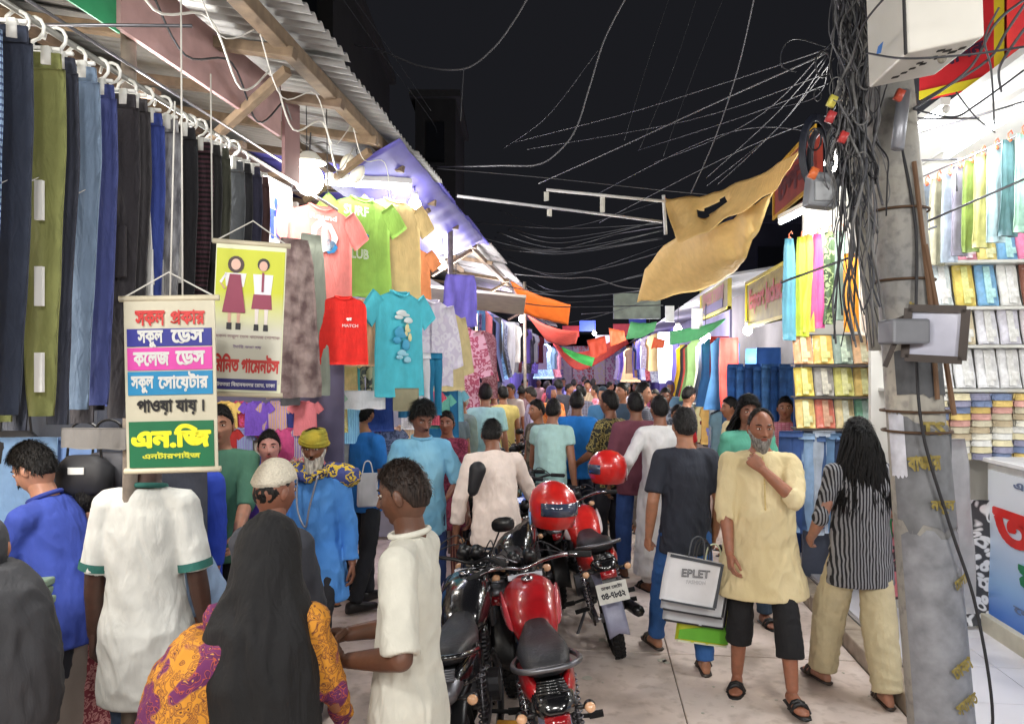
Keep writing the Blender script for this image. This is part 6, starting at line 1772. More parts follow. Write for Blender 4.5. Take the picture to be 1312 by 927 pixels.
for x, y, z, pw, c, lb in SB:
    bulb((x, y, z), pw, c, lb, size=.05 if y < 9 else .07)
# the market goes on behind the camera: the same bulbs under the same roofs
for x, y, z, pw, lb in ((-1.4, .2, 3.1, 66, 'bulb of the stall beside the camera on the left'), (-1.6, -2.0, 3.1, 70, 'bulb of the stall behind the camera on the left'), (1.9, .4, 3.1, 54, 'bulb of the stall beside the camera on the right'), (1.9, -2.0, 3.1, 70, 'bulb of the stall behind the camera on the right'), (.2, -1.4, 3.4, 70, 'bulb strung over the lane behind the camera')):
    bulb((x, y, z), pw, (1, .97, .93), lb, size=.07)
# ------------------------------------------------------------------ motorcycles
REDP = plain((168, 20, 28), .3, 0, .22, 16, .04, coat=.7, name='red_paint')
REDF = plain((200, 34, 30), .3, 0, .16, 16, .03, coat=.7, name='bright_red_paint')
BLKP = plain((20, 20, 23), .2, 0, .06, 6, .0, coat=1, name='black_paint')
SEATM = plain((40, 40, 44), .5, 0, .2, 60, .3, name='seat_vinyl')
AMBER = plain((226, 176, 136), .2, 0, .1, 9, 0, coat=1)
LENS = plain((150, 20, 28), .15, 0, .1, 9, 0, coat=1)
MUD = plain((150, 152, 176), .4, 0, .2, 10, .05)
def wheel(parent, y, name='wheel', rad=.30, tw=.05, seed=0):
    m = MB(); m.torus((0, y, rad), rad-tw*.9, tw*.9, 'X', 36, 10, sy=.95)
    for k in range(36):
        a = 2*PI*k/36
        for sx in (-1, 1):
            m.box((sx*.022, y + math.cos(a+sx*.05)*(rad-.004), rad + math.sin(a+sx*.05)*(rad-.004)), (.030, .024, .014), (a - PI/2, 0, sx*.3))
    w_ = m.build('wheel', RUBBER, parent)
    m = MB(); m.torus((0, y, rad), rad-tw*1.9, .014, 'X', 32, 8, sy=2); 
    for k in range(10):
        a = 2*PI*k/10
        m.bar((0, y + .04*math.cos(a), rad + .04*math.sin(a)), (0, y + (rad-tw*1.9)*math.cos(a), rad + (rad-tw*1.9)*math.sin(a)), .022, .014)
    m.tube([(-.07, y, rad), (.07, y, rad)], .035, 12); m.build('rim', STEEL, w_)
    m = MB(); m.torus((.055, y, rad), .085, .008, 'X', 24, 6); m.tube([(-.09, y, rad), (.09, y, rad)], .012, 8); m.build('brake_disc', CHROME, w_)
    return w_
def motorbike(at, rz, lean, label, paint, tank2=None, plate=True, near=True, group=None, headlamp=True, mirror=True, accent=None, steer=0):
    t = thing('motorcycle', label, 'motorcycle', at, 0, group, rot=(0, R(lean), YAW + R(rz)))
    t.rotation_mode = 'XYZ'
    wheel(t, 0); wheel(t, 1.28, rad=.29, tw=.042)
    # tank
    m = MB(); m.loft([((0, .42, .80), (.08, 0, 0), (0, 0, .03)), ((0, .46, .82), (.12, 0, 0), (0, 0, .09)), ((0, .60, .86), (.150, 0, 0), (0, 0, .125)), ((0, .76, .88), (.160, 0, 0), (0, 0, .135)), ((0, .90, .87), (.130, 0, 0), (0, 0, .12)), ((0, .98, .85), (.07, 0, 0), (0, 0, .07)), ((0, 1.0, .84), (.03, 0, 0), (0, 0, .03))], 20, sq=2.5)
    m.build('fuel_tank', paint, t, smooth=True)
    m = MB(); m.tube([(0, .72, 1.005), (0, .72, 1.022)], .035, 14); m.build('fuel_cap', CHROME, t, smooth=True)
    if tank2:
        for sx in (-1, 1):
            m = MB(); m.loft([((sx*.11, .50, .82), (.03, 0, 0), (0, 0, .02)), ((sx*.150, .62, .85), (.018, 0, 0), (0, 0, .075)), ((sx*.165, .78, .86), (.020, 0, 0), (0, 0, .09)), ((sx*.14, .96, .80), (.02, 0, 0), (0, 0, .04))], 12); m.build('tank_panel', tank2, t, smooth=True)
    # seat
    m = MB(); m.loft([((0, -.30, .90), (.06, 0, 0), (0, 0, .02)), ((0, -.24, .90), (.105, 0, 0), (0, 0, .045)), ((0, -.05, .875), (.125, 0, 0), (0, 0, .055)), ((0, .12, .83), (.130, 0, 0), (0, 0, .055)), ((0, .32, .81), (.105, 0, 0), (0, 0, .055)), ((0, .46, .84), (.06, 0, 0), (0, 0, .04))], 18, sq=2.8)
    m.build('seat', SEATM, t, smooth=True)
    m = MB(); m.tube(spline([(-.125, .05, .84), (-.155, -.12, .88), (-.145, -.30, .93), (-.08, -.39, .95), (.08, -.39, .95), (.145, -.30, .93), (.155, -.12, .88), (.125, .05, .84)], 5), .013, 8); m.build('grab_rail', BLKP if not tank2 else STEEL, t, smooth=True)
    # tail
    m = MB()
    for sx in (-1, 1): m.loft([((sx*.05, -.36, .82), (.03, 0, 0), (0, 0, .015)), ((sx*.085, -.25, .81), (.03, 0, 0), (0, 0, .055)), ((sx*.115, .0, .76), (.022, 0, 0), (0, 0, .085)), ((sx*.12, .20, .70), (.02, 0, 0), (0, 0, .10)), ((sx*.10, .34, .68), (.02, 0, 0), (0, 0, .05))], 12)
    m.build('side_cover', accent or paint, t, smooth=True)
    m = MB(); m.loft([((0, -.46, .79), (.03, 0, 0), (0, 0, .012)), ((0, -.43, .80), (.085, 0, 0), (0, 0, .045)), ((0, -.28, .80), (.10, 0, 0), (0, 0, .055)), ((0, -.1, .78), (.09, 0, 0), (0, 0, .05))], 14, sq=2.6)
    for k in range(5): m.box((0, -.40 + k*.028, .853), (.15-.006*k, .010, .012))
    m.build('tail_section', STEEL if not tank2 else BLKP, t, smooth=True)
    m = MB(); m.box((0, -.455, .755), (.11, .03, .05)); m.ell((0, -.468, .755), (.052, .02, .024), 12, 6); m.build('tail_light', LENS, t, smooth=True)
    # rear mudguard, plate
    m = MB()
    pts = []
    n = 12; vs = []; fs = []
    for i in range(n+1):
        a = R(75 + 105*i/n); rr = .355
        for x in (-.075, -.05, 0, .05, .075):
            vs.append((x, rr*math.cos(a) - .0, .30 + rr*math.sin(a) - abs(x)*.35))
    for i in range(n):
        for k in range(4): q = i*5+k; fs.append((q, q+1, q+6, q+5))
    m.add(vs, fs); mg = m.build('mudguard', MUD if tank2 else BLACKP, t, smooth=True); md = mg.modifiers.new('t', 'SOLIDIFY'); md.thickness = .006
    if plate:
        p = MB(); p.box((0, 0, 0), (.215, .004, .135)); pl_ = p.build('number_plate', plain((214, 214, 206), .5, var=.12, scale=20), t); pl_.location = (0, -.478, .635); pl_.rotation_euler = (R(-14), 0, 0)
        text('ঢাকা েমেটা', .15, .028, plain((40, 40, 50), .6, bump=0), (0, -.004, .038), pl_, bold=.04)
        text('৩৪-৭৮৫২', .17, .045, plain((40, 40, 50), .6, bump=0), (0, -.004, -.018), pl_, bold=.05)
        p = MB(); p.bar((0, -.40, .76), (0, -.465, .60), .10, .01); p.build('plate_bracket', BLACKP, t)
    for sx in (-1, 1):
        m = MB(); m.tube([(sx*.06, -.38, .77), (sx*.135, -.40, .77)], .009, 6); m.ell((sx*.150, -.395, .77), (.027, .030, .024), 12, 8); m.cur = 1; m.ell((sx*.150, -.412, .77), (.025, .022, .022), 12, 8); m.build('indicator', [BLACKP, AMBER], t, smooth=True)
    # shocks
    for sx in (-1, 1):
        m = MB(); m.tube([(sx*.125, .02, .32), (sx*.125, .10, .74)], .011, 8)
        for k in range(12): m.torus((sx*.125, .035 + k*.005, .40 + k*.027), .024, .005, 'Z', 14, 5)
        m.build('shock_absorber', STEEL if sx > 0 else CHROME, t, smooth=True)
    m = MB(); m.bar((-.10, .0, .30), (-.10, .52, .34), .03, .05); m.bar((.10, .0, .30), (.10, .52, .34), .03, .05); m.build('swing_arm', STEEL, t)
    m = MB(); m.box((-.125, .26, .32), (.02, .62, .10)); m.build('chain_guard', BLKP, t, bevel=.01)
    # engine, exhaust, frame
    m = MB(); m.ell((0, .62, .40), (.14, .17, .13), 16, 10)
    for k in range(7): m.box((0, .70 + k*.006, .50 + k*.022), (.19, .16, .010), (R(-12), 0, 0))
    m.tube([(-.16, .60, .40), (.16, .60, .40)], .09, 16); m.build('engine', plain((92, 92, 96), .4, .7, .2), t, smooth=False)
    m = MB(); m.tube(spline([(.10, .80, .52), (.12, .94, .36), (.14, .70, .25), (.16, .35, .27), (.175, .05, .33), (.18, -.30, .40)], 5), [.022]*16 + [.045]*9 + [.040]); m.build('exhaust', plain((70, 70, 72), .3, .8), t, smooth=True)
    m = MB(); m.tube([(0, .95, .86), (0, .80, .60), (0, .55, .26), (0, .40, .30)], .02, 8)
    for sx in (-1, 1): m.tube([(sx*.06, .95, .80), (sx*.09, .30, .66), (sx*.09, -.35, .76)], .014, 6); m.tube([(sx*.09, .30, .66), (sx*.10, .45, .34)], .014, 6)
    m.build('frame', BLACKP, t, smooth=True)
    for sx in (-1, 1):
        m = MB(); m.tube([(sx*.12, .42, .33), (sx*.21, .42, .32), (sx*.212, .42, .32), (sx*.29, .42, .32)], [.012, .012, .02, .02], 8); m.build('footrest', RUBBER, t)
        m = MB(); m.tube([(sx*.13, .10, .36), (sx*.24, .08, .36)], .018, 8); m.build('footrest', RUBBER, t)
    m = MB(); m.tube([(-.08, .50, .30), (-.26, .42, .03)], .012, 8); m.build('side_stand', STEEL, t)
    # fork and handlebar
    fk = MB()
    for sx in (-1, 1): fk.tube([(sx*.085, 1.28, .29), (sx*.085, 1.19, .55), (sx*.085, 1.05, .95)], [.026, .026, .018], 10)
    fk.box((0, 1.06, .93), (.22, .06, .03), (R(-20), 0, 0)); fk.box((0, 1.13, .76), (.22, .05, .03), (R(-20), 0, 0)); fk.build('fork', STEEL, t, smooth=False)
    m = MB(); n = 8; vs = []; fs = []
    for i in range(n+1):
        a = R(20 + 120*i/n); rr = .325
        for x in (-.055, 0, .055): vs.append((x, 1.28 + rr*math.cos(a), .29 + rr*math.sin(a) - abs(x)*.4))
    for i in range(n):
        for k in range(2): q = i*3+k; fs.append((q, q+1, q+4, q+3))
    m.add(vs, fs); mg = m.build('front_mudguard', paint, t, smooth=True); md = mg.modifiers.new('t', 'SOLIDIFY'); md.thickness = .006
    ca, sa = math.cos(R(steer)), math.sin(R(steer))
    def st(p): x, y, z = p; y -= 1.05; return (x*ca - y*sa, 1.05 + x*sa + y*ca, z)
    m = MB(); m.tube(spline([st(p) for p in ((-.36, .82, 1.05), (-.24, .88, 1.06), (-.12, 1.0, 1.02), (0, 1.04, .985), (.12, 1.0, 1.02), (.24, .88, 1.06), (.36, .82, 1.05))], 4), .012, 8); hb = m.build('handlebar', CHROME if tank2 else BLACKP, t, smooth=True)
    for sx in (-1, 1):
        m = MB(); m.tube([st((sx*.26, .875, 1.06)), st((sx*.385, .81, 1.05))], .019, 10); m.build('grip', RUBBER, hb, smooth=True)
        m = MB(); m.tube([st((sx*.22, .93, 1.06)), st((sx*.30, .97, 1.04)), st((sx*.40, .93, 1.03))], .006, 6); m.build('lever', STEEL, hb, smooth=True)
        if mirror:
            m = MB(); m.tube(spline([st((sx*.23, .90, 1.07)), st((sx*.28, .92, 1.17)), st((sx*.32, .92, 1.24))], 4), .006, 6); m.loft([(st((sx*.34, .935, 1.26)), (.04, 0, 0), (0, 0, .025)), (st((sx*.34, .925, 1.26)), (.068, 0, 0), (0, 0, .045)), (st((sx*.34, .905, 1.26)), (.066, 0, 0), (0, 0, .043))], 14, sq=2.6)
            m.build('mirror', BLACKP, hb, smooth=True)
        m = MB(); m.ell(st((sx*.17, 1.17, .92)), (.030, .028, .024), 10, 6); m.cur = 1; m.tube([st((sx*.08, 1.14, .92)), st((sx*.15, 1.16, .92))], .008, 6); m.build('indicator', [AMBER, BLACKP], t, smooth=True)
    m = MB(); m.loft([(st((0, 1.06, .93)), (.06, 0, 0), (0, 0, .06)), (st((0, 1.12, .93)), (.11, 0, 0), (0, 0, .10)), (st((0, 1.20, .92)), (.115, 0, 0), (0, 0, .105)), (st((0, 1.24, .91)), (.09, 0, 0), (0, 0, .085))], 16, sq=2.4); m.build('headlamp_cowl', paint if not near else BLKP, t, smooth=True)
    m = MB(); m.ell(st((0, 1.235, .91)), (.08, .025, .075), 14, 8); m.build('headlight', plain((220, 224, 230), .1, coat=1), t, smooth=True)
    m = MB()
    for sx in (-1, 1): m.tube([st((sx*.05, 1.03, 1.03)), st((sx*.05, 1.08, 1.07))], .042, 14)
    m.build('dials', BLACKP, t, smooth=True)
    m = MB()
    for k, sx in enumerate((-1, 1, -1, 1)): m.tube(spline([st((sx*.26, .92, 1.05)), st((sx*.12, 1.12, 1.14 - .03*k)), (sx*.04, 1.14, .9), (sx*.05, 1.0, .72)], 5), .0045, 5)
    m.build('control_cables', CABLE, t, smooth=True)
    return t
g0 = G(732, 3.05)
b1 = motorbike(g0, 3, -9, mirror=False, label= 'red motorcycle in the foreground with grey grab rail and ribbed tail, seen from behind', paint=REDP, tank2=plain((196, 70, 80), .25, coat=1), steer=8)
b1.scale = (.84, .88, .86)
b2 = motorbike(G(792, 4.92), 3, -12, mirror=False, label= 'bright red motorcycle with a white number plate parked beyond the foreground one', paint=REDF, tank2=plain((222, 206, 206), .3, coat=1), steer=-5)
b2.scale = (.88, .88, .88)
b3 = motorbike(G(600, 3.12), -3, -6, 'black motorcycle half hidden behind the man in the white panjabi', BLKP, near=True, plate=False, steer=-24, accent=BLKP)
b3.scale = (.84, .88, .86)
m = MB(); m.box((.11, -.05, .78), (.02, .11, .05)); m.build('sticker', plain((60, 110, 200), .4), b3)
m = MB(); m.loft([((-.02, .50, 1.02), (.05, 0, 0), (0, .03, 0)), ((0, .50, .99), (.20, 0, 0), (0, .2, 0)), ((0, .48, .7), (.26, 0, 0), (0, .2, 0)), ((.02, .46, .52), (.22, 0, 0), (0, .16, 0))], 18, sq=2.8)
for i, (px, d, rz, pn, lb) in enumerate(((735, 7.0, 12, BLKP, 'black motorcycle parked behind the two red ones'), (694, 7.8, -8, BLKP, 'black motorcycle in front of the man in pale cyan'), (664, 9.0, -30, plain((60, 66, 78), .3, coat=1), 'slate grey motorcycle far along the parked row'), (762, 8.4, 16, plain((36, 44, 60), .3, coat=1), 'dark blue motorcycle by the man in maroon'), (652, 6.6, -22, plain((34, 34, 38), .3, coat=1), 'dark motorcycle behind the man in the cream shirt'), (716, 9.8, 4, plain((90, 30, 34), .3, coat=1), 'maroon motorcycle at the far end of the parked row'))):
    motorbike(G(px, d), rz, -7, lb, pn, near=False, plate=False, steer=10*(-1)**i, mirror=i % 2 == 0).scale = (.88,)*3
src = [o for o in bpy.data.objects if o.get('category') == 'motorcycle'][4]
for i, (px, d, rz, lb) in enumerate(((664, 4.35, -8, 'black motorcycle squeezed between the foreground red one and the cream shirted man'), (648, 5.7, -14, 'dark motorcycle just beyond the cream shirted man'), (676, 6.1, -4, 'black motorcycle beside the blue tray cart'), (716, 5.9, 8, 'black motorcycle tucked left of the second red one'), (704, 8.6, 14, 'black motorcycle deep in the parked row, left of the vivid blue shirt'), (676, 9.8, -18, 'black motorcycle near the mustard shirted man'), (640, 7.6, 28, 'black motorcycle turned toward the left stalls'), (752, 9.6, -10, 'farthest black motorcycle before the crowd'))):
    o = copy_tree(src); o['label'] = lb; o['group'] = 'black motorcycles parked in the row'
    o.location = G(px, d); o.rotation_euler = (0, R(-7 - (i % 3)*2), YAW + R(rz))
def helmet(at, rz, paint, label, stripe=None):
    t = thing('helmet', label, 'helmet', at, YAW + R(rz))
    m = MB(); m.loft([((0, 0, -.13), (.085, 0, 0), (0, .10, 0)), ((0, 0, -.12), (.11, 0, 0), (0, .13, 0)), ((0, .005, -.05), (.128, 0, 0), (0, .152, 0)), ((0, .005, .02), (.132, 0, 0), (0, .156, 0)), ((0, 0, .08), (.110, 0, 0), (0, .132, 0)), ((0, 0, .12), (.066, 0, 0), (0, .082, 0)), ((0, 0, .137), (.02, 0, 0), (0, .03, 0))], 28)
    m.build('shell', paint, t, smooth=True)
    m = MB(); vs = []; fs = []
    for i in range(11):
        a = R(20 + 140*i/10)
        for z, rr in ((-.045, 1.035), (.03, 1.04)): vs.append((math.cos(a)*.131*rr, math.sin(a)*.156*rr, z))
    for i in range(10): q = i*2; fs.append((q, q+2, q+3, q+1))
    m.add(vs, fs); v_ = m.build('visor', plain((56, 66, 88), .08, coat=1), t, smooth=True); md = v_.modifiers.new('t', 'SOLIDIFY'); md.thickness = .004
    if stripe:
        m = MB(); vs = []; fs = []
        for i in range(11):
            a = R(-95 + 75*i/10)
            for z, rr in ((-.10, 1.0), (-.03, 1.03)): vs.append((math.cos(a)*.128*rr, math.sin(a)*.152*rr, z + .02*math.sin(i*.6)))
        for i in range(10): q = i*2; fs.append((q, q+2, q+3, q+1))
        m.add(vs, fs); v_ = m.build('stripe', stripe, t, smooth=True); md = v_.modifiers.new('t', 'SOLIDIFY'); md.thickness = .005
    m = MB(); m.tube([(-.10, 0, -.11), (-.05, .02, -.2), (0, .02, -.22)], .008, 5); m.build('strap', BLACKP, t)
    return t
helmet(P(708, 646, 4.30), 215, REDF, 'glossy red helmet resting on the foreground motorcycle mirror', plain((120, 170, 220), .3))
helmet(P(779, 598, 5.95), 80, REDF, 'red and white helmet resting on the second red motorcycle', plain((232, 226, 232), .3))
# blue tray on a small cart
t = thing('street_cart', 'small cart with a blue plastic tray beside the cream shirted man', 'cart', G(676, 6.2), YAW)
m = MB(); m.box((0, 0, .80), (.62, .5, .05)); m.build('tray', plain((40, 96, 200), .35), t, bevel=.01)
m = MB(); m.box((0, 0, .70), (.58, .46, .12)); m.build('box', plain((196, 160, 60), .6), t)
m = MB()
for sx in (-1, 1):
    for sy in (-1, 1): m = MB(); m.box((sx*.26, sy*.2, .32), (.04, .04, .64)); m.build('leg', WOODD, t)

m = MB()
for i in range(8): m.ell((rnd.uniform(-.24, .24), rnd.uniform(-.18, .18), .86), (.06, .05, .035), 8, 5)
m.build('goods', plain((60, 130, 220), .3, var=.3, scale=20), t, smooth=True)
# silver corner of a crate in the foreground
t = thing('metal_crate', 'silver crate corner with a yellow edge at the bottom by the white panjabi', 'crate', G(482, 3.0, .35), YAW + R(-14))
m = MB(); m.box((0, 0, .02), (.10, .34, .06)); m.build('lid', plain((206, 214, 222), .3, .3), t, bevel=.008)
m = MB(); m.box((0, 0, -.17), (.09, .32, .34)); m.build('case', plain((120, 124, 128), .4, .4), t)
m = MB(); m.box((-.02, -.12, .065), (.07, .05, .03)); m.build('latch', plain((214, 170, 60), .4), t)
m = MB(); m.box((0, 0, 0), (.09, .07, .05)); o = m.build('block', plain((222, 160, 30), .5), bevel=.01); o.location = G(650, 2.9, .49); o.name = 'yellow_block'; tag(o, 'small yellow block at the bottom edge beside the foreground motorcycle', 'block')

# ------------------------------------------------------------------ the people
DK = (108, 68, 48); MD = (158, 108, 80); LT = (196, 146, 116)
KU = lambda c, **k: cloth(c, **k)
# man with his head behind the scroll banner
pw = person(G(188, 2.95), 1.675, 2, 'man in a white polo shirt with green sleeve bands, his head behind the banner', cloth((206, 208, 204), rough=.9), cloth((78, 98, 128), fold=.6), q=2, tone=(74, 52, 44), sleeve=.93, hem=.60, flare=.0, wide=.93,
            handL=(-.235, .04, .80), handR=(.235, .04, .80), neck=cloth((44, 104, 96)), cuff=cloth((44, 104, 96)), tr_hem=.10, wr=1.1)
# boy vendor in profile
pv = person(G(92, 3.15), 1.60, 84, 'young vendor in a royal blue polo bowed over the counter, seen in profile', cloth((50, 70, 156)), cloth((36, 38, 46)), q=2, tone=(176, 128, 104), sleeve=.75, hem=.80, lean=14, head=(0, -22), hth=.020,
            handL=(-.10, .46, .90), handR=(.14, .42, .88), palmL=(0, 0, -1), palmR=(0, 0, -1), neck=cloth((42, 60, 140)))
# grey veiled woman at the lower left corner
pg = person(G(-20, 2.35), 1.42, 20, 'woman wrapped in a dark grey veil and gown at the bottom left corner', cloth((56, 56, 60), (46, 46, 50), 'tie'), None, q=1, tone=MD, hair='hijab', hairc=cloth((54, 55, 59)), sleeve=1.9, hem=.12, flare=.12, handL=(-.16, .22, .95), handR=(.16, .22, .95), female=True, wr=1.8, legs=True)
m = MB(); s = pg['s']; T = pg['T']
m.loft([(T(.60), (.10, 0, 0), (0, .10, 0)), (T(.53), (.16, 0, 0), (0, .15, 0)), (T(.44), (.20, 0, 0), (0, .17, 0)), (T(.25), (.22, 0, 0), (0, .19, 0)), (T(.05), (.22, 0, 0), (0, .19, 0)), (T(-.05), (.20, 0, 0), (0, .16, 0))], 20)
me = remesh(m, .012, 4, 'veil'); wrinkle(me, .02, 3, 2, 8); obj_mesh('veil', me, cloth((54, 55, 59)), pg['root'])
# pink floral woman beside the polo man
pf = person(G(112, 3.3), 1.42, 40, 'woman in a pink and maroon floral dress mostly behind the white polo man', cloth((210, 150, 148), (140, 60, 72), 'floral', 2.2), None, q=1, tone=(176, 130, 108), hair='woman', sleeve=1.4, hem=.12, flare=.14, female=True, wr=1.6, handL=(-.14, .30, 1.0), handR=(.14, .3, 1.0), wide=1.1)
# blue shirt man and the green shirt vendor
person(G(246, 3.9), 1.62, 150, 'person in a royal blue shirt half hidden behind the white polo man', cloth((36, 66, 176)), cloth((40, 42, 50)), q=1, tone=MD, sleeve=1.6, wide=1.05)
person(G(283, 4.3), 1.68, 190, 'man in a dark green shirt reaching across beside the scroll banner', cloth((66, 112, 92)), cloth((40, 40, 46)), q=1, tone=(176, 128, 104), sleeve=1.2, handL=(-.16, .40, 1.02), handR=(-.02, .42, 1.0))
person(G(268, 3.5), 1.45, 120, 'person in pale denim blue stooping behind the white polo man', cloth((140, 164, 196)), cloth((120, 140, 176)), q=1, tone=MD, sleeve=1.5, lean=25)
# man with the knitted cap
pk = person(G(348, 2.75), 1.545, -10, 'man in an off white knitted skullcap standing behind the black shawl', cloth((52, 54, 62)), cloth((50, 50, 58)), q=2, wide=.74, hth=.001, tone=(128, 84, 66), sleeve=1.6, head=(-24, -8), handL=(-.06, .3, 1.0), handR=(.06, .3, 1.0))
cap_m = plain((214, 206, 188), .9, var=.12, scale=120, bump=.9)
skullcap(pk, cap_m)
# woman in black shawl over a marigold sari
ps = person(G(342, 2.2), 1.425, -4, 'woman in a long black shawl over a marigold and purple sari', cloth((206, 140, 44), (104, 40, 90), 'paisley', 2.4), None, q=2, tone=MD, hair='none', sleeve=1.9, hem=.10, flare=.12, female=True, wr=2.2, wide=1.12, handL=(-.20, .24, .92), handR=(.20, .24, .92))
s = ps['s']; T = ps['T']; m = MB(); hc = ps['hc']
m.ell(hc + Vector((0, -.004, .012)), (.097, .118, .134), 20, 16)
m.loft([(hc + Vector((0, -.02, .02)), (.095, 0, 0), (0, .112, 0)), (hc + Vector((0, -.04, -.07)), (.112, 0, 0), (0, .118, 0)), (T(.50) + Vector((.0, -.03, 0)), (.140, 0, 0), (0, .13, 0)), (T(.44) + Vector((0, -.03, 0)), (.155, 0, 0), (0, .15, 0)),
        (T(.30) + Vector((.0, -.05, 0)), (.165, 0, 0), (0, .15, 0)), (T(.05) + Vector((.02, -.07, 0)), (.160, 0, 0), (0, .14, 0)), (T(-.2) + Vector((.04, -.08, 0)), (.160, 0, 0), (0, .12, 0)), (T(-.40) + Vector((.05, -.09, 0)), (.13, 0, 0), (0, .10, 0)), (T(-.50) + Vector((.04, -.09, 0)), (.07, 0, 0), (0, .08, 0))], 24)
me = remesh(m, .011, 4, 'shawl'); wrinkle(me, .022, 8, 1.6, 9); obj_mesh('shawl', me, cloth((13, 13, 15), (20, 20, 23), 'tie', 1, fold=.6), ps['root'])
m = MB()
m.loft([(T(.42) + Vector((-.10, -.02, 0)), (.14, 0, 0), (0, .13, 0)), (T(.30) + Vector((-.16, -.02, 0)), (.16, 0, 0), (0, .16, 0)), (T(.0) + Vector((-.20, -.03, 0)), (.18, 0, 0), (0, .2, 0)), (T(-.35) + Vector((-.22, -.04, 0)), (.18, 0, 0), (0, .22, 0)), (T(-.8) + Vector((-.20, -.04, 0)), (.18, 0, 0), (0, .22, 0))], 20)
me = remesh(m, .012, 4, 'sari'); wrinkle(me, .03, 12, 2.0, 8); obj_mesh('sari_drape', me, cloth((206, 140, 44), (104, 40, 90), 'paisley', 2.4), ps['root'])
# turbaned man
pt = person(G(404, 4.35), 1.54, 176, 'white bearded man in a yellow turban and long sky blue tunic striding forward', cloth((64, 128, 206), (84, 146, 216), 'tie'), cloth((30, 30, 36)), q=2, tone=(120, 78, 58), hair='bald', sleeve=1.92, hem=.62, flare=.03, wide=.98, wr=1.4, head=(6, -8),
            handL=(-.27, .02, .72), handR=(.20, .10, .86), footL=(-.13, .34, .0), footR=(.10, -.22, .03), beard=(.16, (206, 200, 190)), shoe=(26, 26, 28), shoetype='shoe', tr_hem=.20, tr_w=.95)
YT = cloth((206, 170, 40), (120, 130, 50), 'tie', 1.5)
m = MB(); HM = pt['HM']
m.ell((0, 0, .065), (.088, .105, .072), 20, 12)
for k in range(5):
    a = k*.5
    m.torus((0, -.005 + .01*math.sin(a*3), .040 + k*.017), .090 - .006*k, .016, 'Z', 26, 8)
for v in range(len(m.v)): m.v[v] = (m.v[v][0], m.v[v][1]*1.15, m.v[v][2] + .14*m.v[v][0]*math.sin(m.v[v][2]*30))
me = m.mesh('turban'); me.transform(HM); obj_mesh('turban', me, YT, pt['root'])
m = MB(); T = pt['T']
for k in (-1, 1):
    m.caps(T(.50) + pt['Xs']*k*.10, T(.475) + pt['Xs']*k*.20, .062, .070, 14)
m.tube([T(.52) + pt['Fw']*.08 - pt['Xs']*.1, T(.47) + pt['Fw']*.13, T(.52) + pt['Fw']*.08 + pt['Xs']*.1], .03, 10)
me = remesh(m, .012, 3, 'scarf'); wrinkle(me, .02, 5, 8, 10); obj_mesh('scarf', me, cloth((60, 70, 130), (206, 176, 60), 'camo', 2), pt['root'])
m = MB(); m.tube(spline([T(.5) - pt['Xs']*.06 + pt['Fw']*.13, T(.3) - pt['Xs']*.02 + pt['Fw']*.16, T(.18) + pt['Fw']*.17, T(.3) + pt['Xs']*.05 + pt['Fw']*.16, T(.5) + pt['Xs']*.06 + pt['Fw']*.13], 6), .006, 6); m.build('bead_necklace', plain((150, 150, 160), .3, .5), pt['root'], smooth=True)
# profile man in the white panjabi
pp_ = person(G(526, 2.42), 1.595, 82, 'man in a white short panjabi seen in profile counting something in his hands', cloth((204, 202, 190), rough=.9), cloth((24, 24, 28)), q=2, tone=(96, 64, 48), hair='short', hairc=(46, 34, 28), hth=.010, sleeve=.97, hem=.56, flare=.03, belly=.01, wide=.95, deep=.84, head=(-6, -12), wr=1.2,
             footL=(-.08, .0, 0), footR=(.08, .0, 0), handL=(-.15, .17, 1.06), handR=(-.02, .22, 1.10), pL='grip', pR='grip', palmL=(.8, 0, .6), palmR=(-.8, 0, -.4), poleL=(-.9, -1.2, -.3), poleR=(.8, -1, -.4), neck=cloth((204, 202, 190)))
# cream shirt man bending over the bikes
person(G(636, 4.95), 1.60, 8, 'man in a cream long sleeved shirt leaning to the motorcycles, dark bag on his shoulder', cloth((222, 206, 196)), cloth((56, 66, 84)), q=2, tone=(128, 86, 64), sleeve=1.7, hem=.78, lean=24, roll=0, handR=(.38, .44, .88), handL=(-.28, .12, .84), head=(-10, -10), tr_hem=.12, footL=(-.02, -.1, 0), footR=(.14, .16, 0), wr=1.3, hth=.012, flare=.01)
m = MB(); m.caps((0, 0, .06), (.04, 0, -.07), .055, .035, 14); o = m.build('cap_pouch', plain((30, 30, 34), .6), smooth=True); o.location = P(606, 612, 4.75); o.rotation_euler = (0, R(30), YAW); o.name = 'shoulder_pouch'; tag(o, 'black pouch slung on the cream shirted man left shoulder', 'pouch')
# light blue shirt man
pb = person(G(540, 5.2), 1.66, 196, 'youth in a pale blue shirt with untidy dark hair looking down, white phone in hand', cloth((118, 182, 218), (150, 206, 230), 'tie'), cloth((40, 60, 110)), q=2, tone=(134, 92, 76), sleeve=.95, hem=.76, hth=.030, head=(12, -22), handR=(.16, .26, 1.0), handL=(-.30, .14, .92), wr=1.4, neck=cloth((118, 182, 218)))
# maroon woman
pm = person(G(573, 6.4), 1.53, 172, 'woman in a dark maroon kameez with hands folded before her', cloth((112, 36, 60), (150, 60, 84), 'floral', 1), cloth((110, 50, 60), (190, 140, 120), 'stripe'), q=1, tone=(150, 98, 76), hair='woman', sleeve=1.3, hem=.60, female=True, handL=(-.05, .2, .92), handR=(.05, .2, .92), tr_hem=.1, flare=.05)
